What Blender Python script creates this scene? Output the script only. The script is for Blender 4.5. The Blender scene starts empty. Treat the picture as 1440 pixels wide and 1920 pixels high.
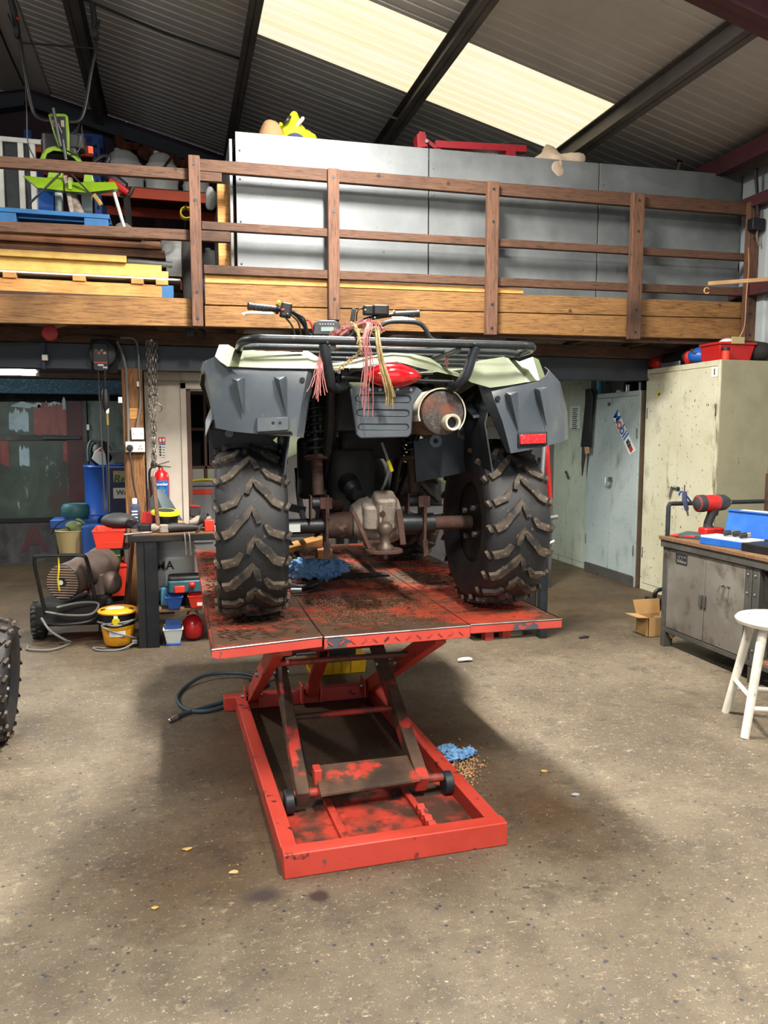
import bpy, bmesh, math, random
from mathutils import Vector, Matrix, Euler
R = random.Random(7)
PI = math.pi
SC = bpy.context.scene
COL = SC.collection

# ------------------------------------------------------------------ camera, world, exposure, lights
FPX, PITCH, YAW, CH = 1442.0, math.radians(5.75), math.radians(15.0), 1.45
cd = bpy.data.cameras.new('camera'); cam = bpy.data.objects.new('camera', cd); COL.objects.link(cam)
cd.sensor_fit = 'VERTICAL'; cd.sensor_height = 36.0; cd.lens = 36.0 * FPX / 1920.0
cd.clip_start = 0.05; cd.clip_end = 200
cam.location = (0, 0, CH); cam.rotation_euler = (PI / 2 - PITCH, 0, -YAW)
SC.camera = cam
SC.view_settings.view_transform = 'Standard'; SC.view_settings.look = 'None'
SC.view_settings.gamma = 1.0; SC.view_settings.use_curve_mapping = False
SC.view_settings.exposure = 0.68
cy = SC.cycles; cy.max_bounces = 5; cy.diffuse_bounces = 3; cy.glossy_bounces = 2; cy.transmission_bounces = 2; cy.caustics_reflective = False; cy.caustics_refractive = False
W = bpy.data.worlds.new('world'); SC.world = W; W.use_nodes = True
W.node_tree.nodes['Background'].inputs[0].default_value = (0.80, 0.90, 1.0, 1)
W.node_tree.nodes['Background'].inputs[1].default_value = 1.2

LAMPS = [(1.05, 3.95, 4.32, 270), (1.05, -0.1, 4.32, 200), (3.5, 1.3, 4.0, 60), (-1.2, -1.0, 4.4, 130), (-3.4, 4.6, 4.4, 120)]   # long batten lamps hung under the roof; last two added to brighten the left
def area(name, loc, sx, sy, watt, col, rot=(0, 0, 0)):
    d = bpy.data.lights.new(name, 'AREA'); d.shape = 'RECTANGLE'; d.size = sx; d.size_y = sy
    d.energy = watt; d.color = col
    o = bpy.data.objects.new(name, d); COL.objects.link(o); o.location = loc; o.rotation_euler = rot
    return o
for i, (x, y, z, w) in enumerate(LAMPS):
    area('batten_light', (x, y, z - 0.07), 0.16, 1.1, w, (1.0, 0.95, 0.88))
    area('added_uplight', (x, y, z + 0.06), 0.16, 1.1, w * 0.36, (0.97, 0.96, 0.93), (PI, 0, 0))  # upward light added to brighten the roof; the housings are closed on top
TUBE = area('tube_light', (-1.95, 7.6, 1.955), 1.5, 0.06, 26, (0.93, 1.0, 0.95))
area('tube_light', (2.2, 7.6, 1.955), 1.5, 0.06, 18, (0.93, 1.0, 0.95))
area('office_fill_light', (0.9, 8.0, 2.05), 0.3, 0.3, 6, (1.0, 0.85, 0.65))  # light added inside the office

# ------------------------------------------------------------------ pixel -> place helpers (a point on a plane of known depth / side / height)
_f = Vector((math.sin(YAW) * math.cos(PITCH), math.cos(YAW) * math.cos(PITCH), -math.sin(PITCH)))
_r = Vector((math.cos(YAW), -math.sin(YAW), 0)); _u = _r.cross(_f); _c = Vector((0, 0, CH))
def ray(x, y): return _f + _r * ((x - 720) / FPX) - _u * ((y - 960) / FPX)
def aty(x, y, Y): d = ray(x, y); return _c + d * (Y / d.y)
def atx(x, y, X): d = ray(x, y); return _c + d * (X / d.x)
def atz(x, y, Z): d = ray(x, y); return _c + d * ((Z - CH) / d.z)

# ------------------------------------------------------------------ materials
def lin(h):
    h = h.lstrip('#'); v = [int(h[i:i + 2], 16) / 255 for i in (0, 2, 4)]
    return tuple((a / 12.92 if a <= 0.04045 else ((a + 0.055) / 1.055) ** 2.4) for a in v) + (1,)
MATS = {}
def nodes(m):
    m.use_nodes = True; nt = m.node_tree; return nt, nt.nodes['Principled BSDF']
def noise(nt, scale, detail=6, rough=0.6, stretch=(1, 1, 1), off=(0, 0, 0), dist=0.0):
    tc = nt.nodes.new('ShaderNodeTexCoord'); mp = nt.nodes.new('ShaderNodeMapping')
    mp.inputs['Scale'].default_value = stretch; mp.inputs['Location'].default_value = off
    nt.links.new(tc.outputs['Object'], mp.inputs[0])
    n = nt.nodes.new('ShaderNodeTexNoise'); n.inputs['Scale'].default_value = scale
    n.inputs['Detail'].default_value = detail; n.inputs['Roughness'].default_value = rough
    n.inputs['Distortion'].default_value = dist
    nt.links.new(mp.outputs[0], n.inputs['Vector']); return n
def ramp(nt, src, a, b):
    r = nt.nodes.new('ShaderNodeMapRange'); r.inputs[1].default_value = a; r.inputs[2].default_value = b
    nt.links.new(src, r.inputs[0]); return r.outputs[0]
def mix(nt, fac, a, b, blend='MIX'):
    m = nt.nodes.new('ShaderNodeMix'); m.data_type = 'RGBA'; m.blend_type = blend
    for i, v in ((0, fac), (6, a), (7, b)):
        if isinstance(v, (tuple, float, int)): m.inputs[i].default_value = v
        else: nt.links.new(v, m.inputs[i])
    return m.outputs[2]
def bump(nt, bs, src, strength, dist=0.01):
    b = nt.nodes.new('ShaderNodeBump'); b.inputs['Strength'].default_value = strength; b.inputs['Distance'].default_value = dist
    nt.links.new(src, b.inputs['Height']); nt.links.new(b.outputs[0], bs.inputs['Normal'])
def mat(name, col, rough=0.6, metal=0.0, layers=(), bmp=None, spec=0.5, emit=None, coat=0.0):
    """layers: (hex, noise scale, low, high, stretch); bmp: (scale, strength, stretch)"""
    if name in MATS: return MATS[name]
    m = bpy.data.materials.new(name); nt, bs = nodes(m); MATS[name] = m
    bs.inputs['Roughness'].default_value = rough; bs.inputs['Metallic'].default_value = metal
    bs.inputs['Specular IOR Level'].default_value = spec; bs.inputs['Coat Weight'].default_value = coat
    c = lin(col)
    bs.inputs['Base Color'].default_value = c
    for k, L in enumerate(layers):
        h, s, lo, hi = L[:4]; st = L[4] if len(L) > 4 else (1, 1, 1)
        n = noise(nt, s, stretch=st, off=(k * 3.7, k * 1.3, k * 7.1))
        c = mix(nt, ramp(nt, n.outputs[0], lo, hi), c, lin(h))
    if layers: nt.links.new(c, bs.inputs['Base Color'])
    if bmp:
        n = noise(nt, bmp[0], stretch=bmp[2] if len(bmp) > 2 else (1, 1, 1)); bump(nt, bs, n.outputs[0], bmp[1])
    if emit:
        bs.inputs['Emission Color'].default_value = lin(emit[0]); bs.inputs['Emission Strength'].default_value = emit[1]
    return m
def wood(name, a, b, dark='#2a1a10', along='x', scale=1.0, bright=None):
    if name in MATS: return MATS[name]
    st = {'x': (0.6, 9, 9), 'y': (9, 0.6, 9), 'z': (9, 9, 0.6)}[along]
    m = bpy.data.materials.new(name); nt, bs = nodes(m); MATS[name] = m
    n = noise(nt, 5 * scale, 8, 0.65, st, dist=1.2); c = mix(nt, ramp(nt, n.outputs[0], 0.3, 0.72), lin(a), lin(b))
    n2 = noise(nt, 14 * scale, 6, 0.7, st); c = mix(nt, ramp(nt, n2.outputs[0], 0.50, 0.68), c, lin(dark))
    n3 = noise(nt, 1.3, 4, 0.6); c = mix(nt, ramp(nt, n3.outputs[0], 0.5, 0.8), c, lin(dark))
    v = nt.nodes.new('ShaderNodeTexVoronoi'); v.inputs['Scale'].default_value = 4.5
    tc = nt.nodes.new('ShaderNodeTexCoord'); nt.links.new(tc.outputs['Object'], v.inputs['Vector'])
    c = mix(nt, ramp(nt, v.outputs['Distance'], 0.10, 0.03), c, lin(dark))
    nt.links.new(c, bs.inputs['Base Color']); bs.inputs['Roughness'].default_value = 0.72
    bs.inputs['Specular IOR Level'].default_value = 0.3
    bump(nt, bs, n2.outputs[0], 0.35, 0.006); return m

M = {}
M['red'] = mat('red_paint', '#bb4033', 0.5, 0, [('#a5301f', 3, 0.45, 0.75), ('#3a2520', 14, 0.62, 0.68), ('#43464c', 9, 0.66, 0.69)], (60, 0.08))
M['red_dirty'] = mat('red_paint_dirty', '#b53a2b', 0.6, 0, [('#4a3328', 5, 0.42, 0.56), ('#3a2a20', 16, 0.5, 0.7)], (60, 0.15))
M['arm_dirty'] = mat('arm_dirt', '#5a4232', 0.8, 0, [('#38291f', 7, 0.4, 0.65), ('#b8382a', 6, 0.53, 0.60, (1, 1, 1.0))], (80, 0.2))
M['rubber'] = mat('tyre_rubber', '#1b1c1f', 0.6, 0, [('#302d2a', 5, 0.5, 0.75), ('#6b5a49', 60, 0.66, 0.72)], (90, 0.12))
M['lug'] = mat('tyre_lug', '#232220', 0.75, 0, [('#574b3f', 9, 0.42, 0.6), ('#857460', 45, 0.56, 0.7)], (90, 0.2))
M['plastic_grey'] = mat('grey_plastic', '#454c53', 0.32, 0, [('#535b62', 3, 0.45, 0.7), ('#7d858a', 30, 0.68, 0.74, (1, 1, 0.3)), ('#6b6f60', 4, 0.58, 0.75)], (40, 0.05))
M['green'] = mat('sage_green_plastic', '#545c41', 0.5, 0, [('#5f664b', 5, 0.45, 0.7), ('#4a5038', 18, 0.62, 0.75)], (50, 0.05))
M['black'] = mat('black_plastic', '#0e0f11', 0.5, 0, [('#1d1e21', 8, 0.45, 0.75)])
M['black_metal'] = mat('black_metal', '#14161a', 0.42, 0.25, [('#2b2826', 8, 0.5, 0.75)], (70, 0.1))
M['rack'] = mat('rack_steel', '#33383c', 0.38, 0.35, [('#20252a', 6, 0.4, 0.6), ('#6b4335', 10, 0.62, 0.68), ('#8a6a58', 16, 0.68, 0.72)], (80, 0.08))
M['rust'] = mat('rusty_iron', '#4a3127', 0.8, 0.1, [('#2b1f19', 10, 0.45, 0.68), ('#74503e', 22, 0.6, 0.75)], (90, 0.3))
M['dirty_alu'] = mat('dirty_alloy', '#958a7e', 0.7, 0.2, [('#5a4c42', 7, 0.45, 0.65), ('#b3a79a', 22, 0.6, 0.75)], (70, 0.3))
M['muffler'] = mat('muffler_end', '#4a4340', 0.75, 0.2, [('#6a615c', 60, 0.5, 0.65), ('#8a4a33', 4, 0.56, 0.68)], (160, 0.5))
M['cream_steel'] = mat('heat_cream', '#cfc8b4', 0.4, 0.2, [('#a39a86', 5, 0.5, 0.75), ('#7a4a34', 9, 0.68, 0.74)])
M['brown_can'] = mat('muffler_body', '#6b4a3a', 0.55, 0.3, [('#a89a86', 3, 0.45, 0.65)])
M['steel'] = mat('bare_steel', '#9a9c9e', 0.35, 0.8, [('#6d6c6a', 12, 0.5, 0.7)])
M['dark_steel'] = mat('dark_steel', '#23272c', 0.5, 0.3, [('#363a3e', 6, 0.45, 0.7)], (60, 0.06))
M['galv'] = mat('galvanised_sheet', '#6f7375', 0.5, 0.25, [('#7e8284', 2.2, 0.4, 0.65), ('#6b6e70', 1.1, 0.5, 0.72), ('#55585a', 24, 0.66, 0.72)], (28, 0.10))
M['galv2'] = mat('galvanised_dull', '#666a6b', 0.5, 0.2, [('#7f8485', 2.2, 0.4, 0.65), ('#585b5c', 1.1, 0.5, 0.75)], (28, 0.08))
M['purlin'] = mat('purlin_steel', '#55514d', 0.6, 0.05, [('#423f3c', 5, 0.45, 0.7)])
M['maroon'] = mat('maroon_steel', '#4a1f24', 0.6, 0.0, [('#32181d', 4, 0.45, 0.7)])
M['purple_wall'] = mat('plum_cladding', '#3a2733', 0.8, 0.0, [('#2c1e28', 1.5, 0.45, 0.7)])
M['wood'] = wood('old_timber', '#65483a', '#7b5b48', '#33231a')
M['wood_z'] = wood('old_timber_upright', '#5f4335', '#765542', '#33231c', 'z')
M['wood_dark'] = wood('dark_timber', '#523a2c', '#664a39', '#2a1d16')
M['wood_board'] = wood('fascia_board', '#75522f', '#9a7346', '#402a17')
M['wood_y'] = wood('joist_timber', '#5b4634', '#735a42', '#2f2219', 'y')
M['pine'] = wood('pine', '#c8904f', '#d9a767', '#8a5a2c')
M['foam'] = mat('yellow_foam', '#cda95e', 0.85, 0, [('#b48f48', 6, 0.45, 0.7)], (50, 0.3))
M['ply_edge'] = wood('plank_edge', '#6e4630', '#8a5c3c', '#2c1c14')
M['blue_paint'] = mat('blue_pallet_paint', '#1d5f94', 0.6, 0, [('#164a76', 5, 0.45, 0.7), ('#6b5a48', 16, 0.68, 0.74)], (60, 0.15))
M['blue_rack'] = mat('blue_rack_paint', '#1d4a9a', 0.5)
M['orange'] = mat('orange_rack_paint', '#d8532f', 0.5, 0, [('#c04526', 5, 0.5, 0.75)])
M['lime'] = mat('lime_paint', '#6f8f18', 0.4, 0, [('#5c7a14', 5, 0.5, 0.75)], coat=0.3)
M['white_plastic'] = mat('white_plastic', '#d6dad8', 0.5, 0, [('#b9b7ae', 3, 0.5, 0.75), ('#6d5a48', 5, 0.66, 0.78)])
M['white_paint'] = mat('white_paint', '#cfcfc8', 0.5, 0, [('#b3b1a8', 5, 0.5, 0.75)])
M['white'] = mat('clean_white', '#e6e6e2', 0.45)
M['partition'] = mat('partition_paint', '#c9c0b2', 0.75, 0, [('#b0a596', 2, 0.45, 0.7), ('#8a7c6c', 6, 0.66, 0.8)])
M['beam_paint'] = mat('dark_beam_paint', '#2b3138', 0.5, 0.1, [('#20252b', 3, 0.45, 0.7)])
M['blue_lit_beam'] = mat('painted_sheen_beam', '#24455c', 0.4, 0.2, [('#5a8098', 70, 0.52, 0.66)], (160, 0.5))  # bluish light and glints on the beam put into its colour
M['blue_drum'] = mat('blue_drum_paint', '#1a4a9c', 0.35, 0, [('#153c80', 3, 0.45, 0.7)])
M['yellow'] = mat('yellow_plastic', '#e8b51c', 0.4, 0, [('#c9981a', 6, 0.55, 0.8)])
M['vac_yellow'] = mat('vac_yellow', '#d9941a', 0.45, 0, [('#a8742a', 4, 0.55, 0.75)])
M['bright_yellow'] = mat('bright_yellow', '#f0dc1e', 0.5)
M['bin_red'] = mat('red_bin_plastic', '#e23a26', 0.45)
M['bin_blue'] = mat('blue_bin_plastic', '#1f4f9e', 0.45)
M['teal'] = mat('teal_toolbox', '#2f5f68', 0.5)
M['light_teal'] = mat('light_teal_case', '#4f8fae', 0.5)
M['chain'] = mat('chain_steel', '#8a847c', 0.4, 0.7, [('#4a3a30', 14, 0.5, 0.7)])
M['cab_cream'] = mat('cream_cabinet_paint', '#c2bea2', 0.5, 0, [('#cfccb4', 2, 0.4, 0.65), ('#8b8468', 3.2, 0.56, 0.8), ('#4a4434', 40, 0.635, 0.67, (1, 1, 0.6)), ('#7a7258', 9, 0.60, 0.70, (1, 1, 0.2))], (50, 0.06))
M['cab_green'] = mat('sage_cabinet_paint', '#b0b8a8', 0.5, 0, [('#bac2b2', 2, 0.4, 0.65), ('#8a9080', 4, 0.58, 0.8), ('#4a4a40', 44, 0.645, 0.68, (1, 1, 0.6)), ('#84866f', 8, 0.60, 0.72, (1, 1, 0.2))], (50, 0.06))
M['cab_grey'] = mat('grey_cabinet_paint', '#9aa6a6', 0.5, 0, [('#a6b1b0', 2, 0.4, 0.65), ('#79847f', 4, 0.56, 0.8), ('#4a4a44', 44, 0.65, 0.69, (1, 1, 0.6)), ('#6f7872', 8, 0.60, 0.72, (1, 1, 0.2))], (50, 0.06))
M['cab_side'] = mat('cabinet_side_paint', '#8f8a70', 0.6, 0, [('#7d7860', 3, 0.45, 0.7), ('#55503e', 20, 0.66, 0.74, (1, 1, 0.3))])
M['cab_brown'] = mat('brown_side', '#5a4a38', 0.65, 0, [('#463a2c', 5, 0.45, 0.7)])
M['bench_steel'] = mat('worn_bench_steel', '#77726a', 0.55, 0.35, [('#8b8880', 2.5, 0.45, 0.65), ('#4e463c', 6, 0.52, 0.7), ('#5b4636', 18, 0.64, 0.74)], (40, 0.08))
M['bench_frame'] = mat('bench_angle_iron', '#4b4a46', 0.6, 0.3, [('#5b5a55', 5, 0.45, 0.7), ('#3a2f28', 12, 0.62, 0.72)])
M['bench_top'] = wood('oily_bench_top', '#6b4f38', '#84654a', '#2c2018')
M['tool_red'] = mat('tool_red', '#b3201e', 0.42)
M['tool_grey'] = mat('tool_grey', '#2c2c2e', 0.6)
M['case_blue'] = mat('blue_case', '#1a56a8', 0.4, 0, [('#2d6abc', 5, 0.5, 0.75)])
M['card'] = mat('cardboard', '#b08a58', 0.85, 0, [('#9c7848', 5, 0.45, 0.7)])
M['rag'] = mat('blue_rag', '#76a6d2', 0.9, 0, [('#44709f', 18, 0.5, 0.68), ('#8fbbe0', 26, 0.62, 0.72)], (60, 0.3))
M['pink'] = mat('pink_twine', '#b97b78', 0.9, 0, [('#a15c5e', 20, 0.45, 0.65)])
M['straw'] = mat('straw_twine', '#b8a274', 0.9, 0, [('#98804f', 20, 0.45, 0.65)])
M['sawdust'] = mat('sawdust', '#94694e', 0.95)
M['hose'] = mat('rubber_hose', '#33444c', 0.55)
M['hose_black'] = mat('black_cable', '#141414', 0.55)
M['grey_cable'] = mat('grey_cable', '#6b6b68', 0.6)
M['olive'] = mat('olive_jerry', '#5d6a3a', 0.6)
M['beige'] = mat('beige_bucket', '#a89a6c', 0.6, 0, [('#8a7c54', 5, 0.5, 0.75)])
M['dk_green'] = mat('dark_green_box', '#1f5a38', 0.6)
M['heater_skin'] = mat('heater_skin', '#5a4c44', 0.6, 0.2, [('#463a33', 4, 0.45, 0.7), ('#7a5a4c', 3, 0.56, 0.75)])
M['lens_red'] = mat('red_lens', '#c2101c', 0.12, 0, [('#e0262c', 60, 0.5, 0.7)], coat=0.8)
M['reflector'] = mat('red_reflector', '#e0202a', 0.25, 0, [('#f24a4a', 150, 0.5, 0.62)], coat=0.5)
M['glass_dark'] = mat('dark_glass', '#10161a', 0.08)
M['lcd'] = mat('lcd_screen', '#93a9a4', 0.2)
M['ext_red'] = mat('extinguisher_red', '#b8141c', 0.3, coat=0.4)
M['ext_blue'] = mat('extinguisher_label', '#1f66ac', 0.4)
M['tube_glow'] = mat('lamp_diffuser', '#ffffff', 0.5, emit=('#f2fff8', 14))
M['batten_glow'] = mat('batten_diffuser', '#ffffff', 0.5, emit=('#fff3dc', 6))
M['hivis'] = mat('hivis_cloth', '#c9d41e', 0.7)
M['sack'] = mat('brown_sack', '#b08a62', 0.85, 0, [('#95714c', 5, 0.45, 0.7)])
M['dust_sheet'] = mat('dust_sheet', '#b8a590', 0.85, 0, [('#9a8874', 5, 0.45, 0.7)], (30, 0.3))
M['navy'] = mat('navy_cloth', '#39405c', 0.85)
M['jack_red'] = mat('jack_red', '#8a1822', 0.5, 0, [('#5a1218', 6, 0.5, 0.75)])
M['grey_bag'] = mat('grey_polythene', '#7d7870', 0.45, 0, [('#5f5a52', 4, 0.45, 0.7)], (14, 0.4))
M['clear_bag'] = mat('pale_polythene', '#a8a8a6', 0.3)
M['brass'] = mat('brass', '#a88a4c', 0.4, 0.7)
M['paper'] = mat('paper', '#d4dad6', 0.7)
M['sock_white'] = mat('socket_plastic', '#d8d4c4', 0.45)
M['cord_yellow'] = mat('yellow_strap', '#e8cf2a', 0.6)
M['soot'] = mat('sooty_dark', '#151312', 0.85, 0, [('#241f1b', 5, 0.45, 0.7)])
M['locker'] = mat('brown_locker', '#5a4034', 0.6, 0, [('#4a342a', 3, 0.45, 0.7)])
M['office_grey'] = mat('office_grey', '#8a8c8e', 0.6)
M['office_wall'] = mat('office_wall', '#a8a49a', 0.8)
M['block'] = wood('stand_block', '#5f4a34', '#7a6044', '#2c2018')
M['insul'] = mat('brown_insulation', '#5b3324', 0.95, 0, [('#7a4630', 9, 0.45, 0.7)], (30, 0.6))
M['post_wood'] = wood('post_timber_bright', '#7d5636', '#9c6f47', '#3a2418', 'z')
M['red_chip'] = mat('red_paint_chipped', '#c0463a', 0.5, 0, [('#a83a2c', 3, 0.45, 0.75), ('#474b52', 5.5, 0.595, 0.605)], (60, 0.08))
M['disc_rust'] = mat('wheel_disc_rust', '#8a6148', 0.85, 0.0, [('#5a3d2e', 10, 0.45, 0.65)], (60, .2))
M['ball'] = mat('tow_ball', '#54463c', 0.45, 0.3, [('#3d322b', 8, 0.45, 0.65)])
M['heater_slat'] = mat('heater_slat', '#8a7666', 0.6)
M['flap'] = mat('plate_plastic', '#3d444b', 0.4, 0, [('#4b5259', 6, 0.45, 0.7)])
M['stone'] = mat('stone', '#8f98a3', 0.8)
M['leaf'] = mat('dry_leaf', '#b08d4c', 0.8)

def floor_mat():
    m = bpy.data.materials.new('workshop_concrete'); nt, bs = nodes(m)
    def xyz():
        g = nt.nodes.new('ShaderNodeTexCoord'); return g.outputs['Object']
    n = noise(nt, 1.1, 8, 0.65); c = mix(nt, ramp(nt, n.outputs[0], 0.38, 0.66), lin('#564c3e'), lin('#756a59'))
    n = noise(nt, 6, 8, 0.7, off=(3, 1, 0)); c = mix(nt, ramp(nt, n.outputs[0], 0.52, 0.74), c, lin('#433d34'))
    n = noise(nt, 16, 6, 0.75, off=(9, 4, 0)); c = mix(nt, ramp(nt, n.outputs[0], 0.58, 0.74), c, lin('#948873'))
    n = noise(nt, 60, 4, 0.7, off=(5, 8, 0)); c = mix(nt, ramp(nt, n.outputs[0], 0.62, 0.70), c, lin('#bdb29c'))
    n = noise(nt, 30, 5, 0.8, (0.7, 1.5, 1), off=(15, 8, 0)); c = mix(nt, ramp(nt, n.outputs[0], 0.42, 0.36), c, lin('#4d463b')); c = mix(nt, ramp(nt, n.outputs[0], 0.60, 0.68), c, lin('#a89d86'))
    n = noise(nt, 150, 2, 0.6, off=(1, 18, 0)); c = mix(nt, ramp(nt, n.outputs[0], 0.66, 0.72), c, lin('#ada189')); c = mix(nt, ramp(nt, n.outputs[0], 0.36, 0.28), c, lin('#3f3a33'))
    # dark aggregate flecks, denser towards the front left
    v = nt.nodes.new('ShaderNodeTexVoronoi'); v.inputs['Scale'].default_value = 34; nt.links.new(xyz(), v.inputs['Vector'])
    f1 = ramp(nt, v.outputs['Distance'], 0.26, 0.16)
    sel = noise(nt, 23, 2, 0.5, off=(2, 2, 2)); f2 = ramp(nt, sel.outputs[0], 0.52, 0.60)
    mm = nt.nodes.new('ShaderNodeMath'); mm.operation = 'MULTIPLY'; nt.links.new(f1, mm.inputs[0]); nt.links.new(f2, mm.inputs[1])
    c = mix(nt, mm.outputs[0], c, lin('#2c313c'))
    # mud and oil around the lift, with its shadow lobes painted into the tint
    def blob(cx, cy, rx, ry, hexc, lo, hi, amp, c, sc=3.0, mul=False):
        mp = nt.nodes.new('ShaderNodeMapping'); mp.inputs['Location'].default_value = (-cx / rx, -cy / ry, 0); mp.inputs['Scale'].default_value = (1 / rx, 1 / ry, 0)
        nt.links.new(xyz(), mp.inputs[0]); ln = nt.nodes.new('ShaderNodeVectorMath'); ln.operation = 'LENGTH'; nt.links.new(mp.outputs[0], ln.inputs[0])
        n = noise(nt, sc, 5, 0.6, off=(cx, cy, 1)); a = nt.nodes.new('ShaderNodeMath'); a.operation = 'MULTIPLY_ADD'
        nt.links.new(n.outputs[0], a.inputs[0]); a.inputs[1].default_value = amp; nt.links.new(ln.outputs['Value'], a.inputs[2])
        return mix(nt, ramp(nt, a.outputs[0], hi, lo), c, lin(hexc), 'MULTIPLY' if mul else 'MIX')
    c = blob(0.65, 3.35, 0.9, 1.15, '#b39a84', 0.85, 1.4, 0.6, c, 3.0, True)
    c = blob(0.02, 2.55, 0.44, 0.52, '#cdbba8', 0.7, 1.5, 1.0, c, 5.0, True)  # left shadow lobe of the lift, painted in
    c = blob(1.33, 2.6, 0.35, 0.52, '#c9b39f', 0.7, 1.5, 1.0, c, 5.0, True)  # right shadow lobe of the lift, painted in
    c = blob(-1.2, 7.5, 3.0, 2.4, '#c0ab94', 0.8, 1.6, 0.6, c, 3.0, True)  # broad darker tints on the floor under the mezzanine
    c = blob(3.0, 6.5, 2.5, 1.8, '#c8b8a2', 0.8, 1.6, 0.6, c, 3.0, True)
    c = blob(0.395, 2.27, 0.035, 0.035, '#2c2119', 1.0, 1.5, 0.7, c, 30)
    c = blob(0.22, 2.32, 0.07, 0.05, '#3b3330', 0.8, 1.6, 0.9, c, 20)
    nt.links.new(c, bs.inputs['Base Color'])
    rn = noise(nt, 4, 5, 0.6); nt.links.new(ramp(nt, rn.outputs[0], 0.2, 0.9), bs.inputs['Roughness'])
    bs.inputs['Roughness'].default_value = 0.6
    r2 = nt.nodes.new('ShaderNodeMapRange'); r2.inputs[3].default_value = 0.42; r2.inputs[4].default_value = 0.8
    nt.links.new(rn.outputs[0], r2.inputs[0]); nt.links.new(r2.outputs[0], bs.inputs['Roughness'])
    b1 = noise(nt, 45, 6, 0.7); bump(nt, bs, b1.outputs[0], 0.35, 0.006)
    return m
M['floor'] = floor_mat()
def deck_mat():
    m = bpy.data.materials.new('worn_chequer_plate'); nt, bs = nodes(m)
    n = noise(nt, 2.2, 6, 0.6, (1, 1.4, 1)); k = noise(nt, 22, 5, 0.75, (0.5, 1.6, 1), off=(4, 4, 4))
    a = nt.nodes.new('ShaderNodeMath'); a.operation = 'MULTIPLY_ADD'; nt.links.new(k.outputs[0], a.inputs[0]); a.inputs[1].default_value = 0.9; nt.links.new(n.outputs[0], a.inputs[2])
    c = mix(nt, ramp(nt, a.outputs[0], 0.84, 0.97), lin('#a8402c'), lin('#523d2f'))
    n2 = noise(nt, 50, 4, 0.7, (0.6, 1.6, 1)); c = mix(nt, ramp(nt, n2.outputs[0], 0.62, 0.7), c, lin('#8f6a52'))
    n3 = noise(nt, 1.7, 4, 0.6, off=(7, 2, 5)); c = mix(nt, ramp(nt, n3.outputs[0], 0.55, 0.7), c, lin('#33261e'))
    nt.links.new(c, bs.inputs['Base Color'])
    r2 = nt.nodes.new('ShaderNodeMapRange'); r2.inputs[1].default_value = 0.4; r2.inputs[2].default_value = 0.65; r2.inputs[3].default_value = 0.6; r2.inputs[4].default_value = 0.28
    nt.links.new(n3.outputs[0], r2.inputs[0]); nt.links.new(r2.outputs[0], bs.inputs['Roughness'])
    w = nt.nodes.new('ShaderNodeTexBrick'); w.inputs['Scale'].default_value = 26; w.inputs['Mortar Size'].default_value = 0.03
    tc = nt.nodes.new('ShaderNodeTexCoord'); mp = nt.nodes.new('ShaderNodeMapping'); mp.inputs['Rotation'].default_value = (0, 0, 0.78)
    nt.links.new(tc.outputs['Object'], mp.inputs[0]); nt.links.new(mp.outputs[0], w.inputs['Vector']); bump(nt, bs, w.outputs['Fac'], 0.5, 0.003)
    return m
M['deck'] = deck_mat()
def sheet_mat(name, base, dark, emit=None):
    m = bpy.data.materials.new(name); nt, bs = nodes(m)
    n = noise(nt, 0.8, 5, 0.6); c = mix(nt, ramp(nt, n.outputs[0], 0.35, 0.7), lin(base), lin(dark))
    nt.links.new(c, bs.inputs['Base Color']); bs.inputs['Roughness'].default_value = 0.55
    if emit:
        n2 = noise(nt, 1.6, 6, 0.7, (0.35, 5, 1), off=(2, 3, 4)); e = mix(nt, ramp(nt, n2.outputs[0], 0.3, 0.7), lin('#ffe8b8'), lin('#fff8e2'))
        n3 = noise(nt, 2.0, 4, 0.6, (0.25, 7, 1), off=(5, 3, 4)); e = mix(nt, ramp(nt, n3.outputs[0], 0.58, 0.82), e, lin('#f0d491'))
        nt.links.new(e, bs.inputs['Emission Color']); bs.inputs['Emission Strength'].default_value = emit
    return m
M['sheet'] = sheet_mat('roof_liner', '#cbc8c5', '#b3afab')
M['skylight'] = sheet_mat('translucent_rooflight', '#d8cfae', '#c8b98c', 0.62)
M['wall_sheet'] = sheet_mat('wall_cladding', '#a9b0b2', '#8e9698')
def smear_mat():
    m = bpy.data.materials.new('paint_smeared_steel'); nt, bs = nodes(m)
    c = lin('#2a332c')
    for h, s, lo, hi, st, of in (('#38473a', 1.8, 0.48, 0.62, (1, 1, 1), 1), ('#1c2220', 2.4, 0.5, 0.65, (1, 1, 0.5), 4), ('#8b9aa4', 3.2, 0.62, 0.68, (1.4, 1, 0.6), 9), ('#3a2a28', 2.0, 0.60, 0.68, (1.6, 1, 0.6), 15), ('#38506a', 4.0, 0.66, 0.72, (1.2, 1, 0.6), 22)):
        n = noise(nt, s, 6, 0.65, st, (of, of, of), 0.6); c = mix(nt, ramp(nt, n.outputs[0], lo, hi), c, lin(h))
    nt.links.new(c, bs.inputs['Base Color']); bs.inputs['Roughness'].default_value = 0.5; return m
M['smear'] = smear_mat()
M['smear_pale'] = mat('smear_pale_blue', '#94a6b0', 0.5, 0, [('#6f8088', 3, 0.5, 0.7)])
M['smear_red'] = mat('smear_red', '#7a2f26', 0.5, 0, [('#5a241f', 6, 0.45, 0.7, (3, 1, 0.5)), ('#a8938a', 9, 0.66, 0.72, (3, 1, 0.5))])
M['grim_steel'] = mat('painted_shade_panel', '#3a3838', 0.7, 0.1, [('#5a5656', 4, 0.5, 0.7, (1, 1, 0.4)), ('#241f20', 6, 0.55, 0.7)])
M['plum_letter'] = mat('faded_red_letter', '#4f2629', 0.7, 0, [('#3a2a2c', 9, 0.5, 0.7)])
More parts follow.
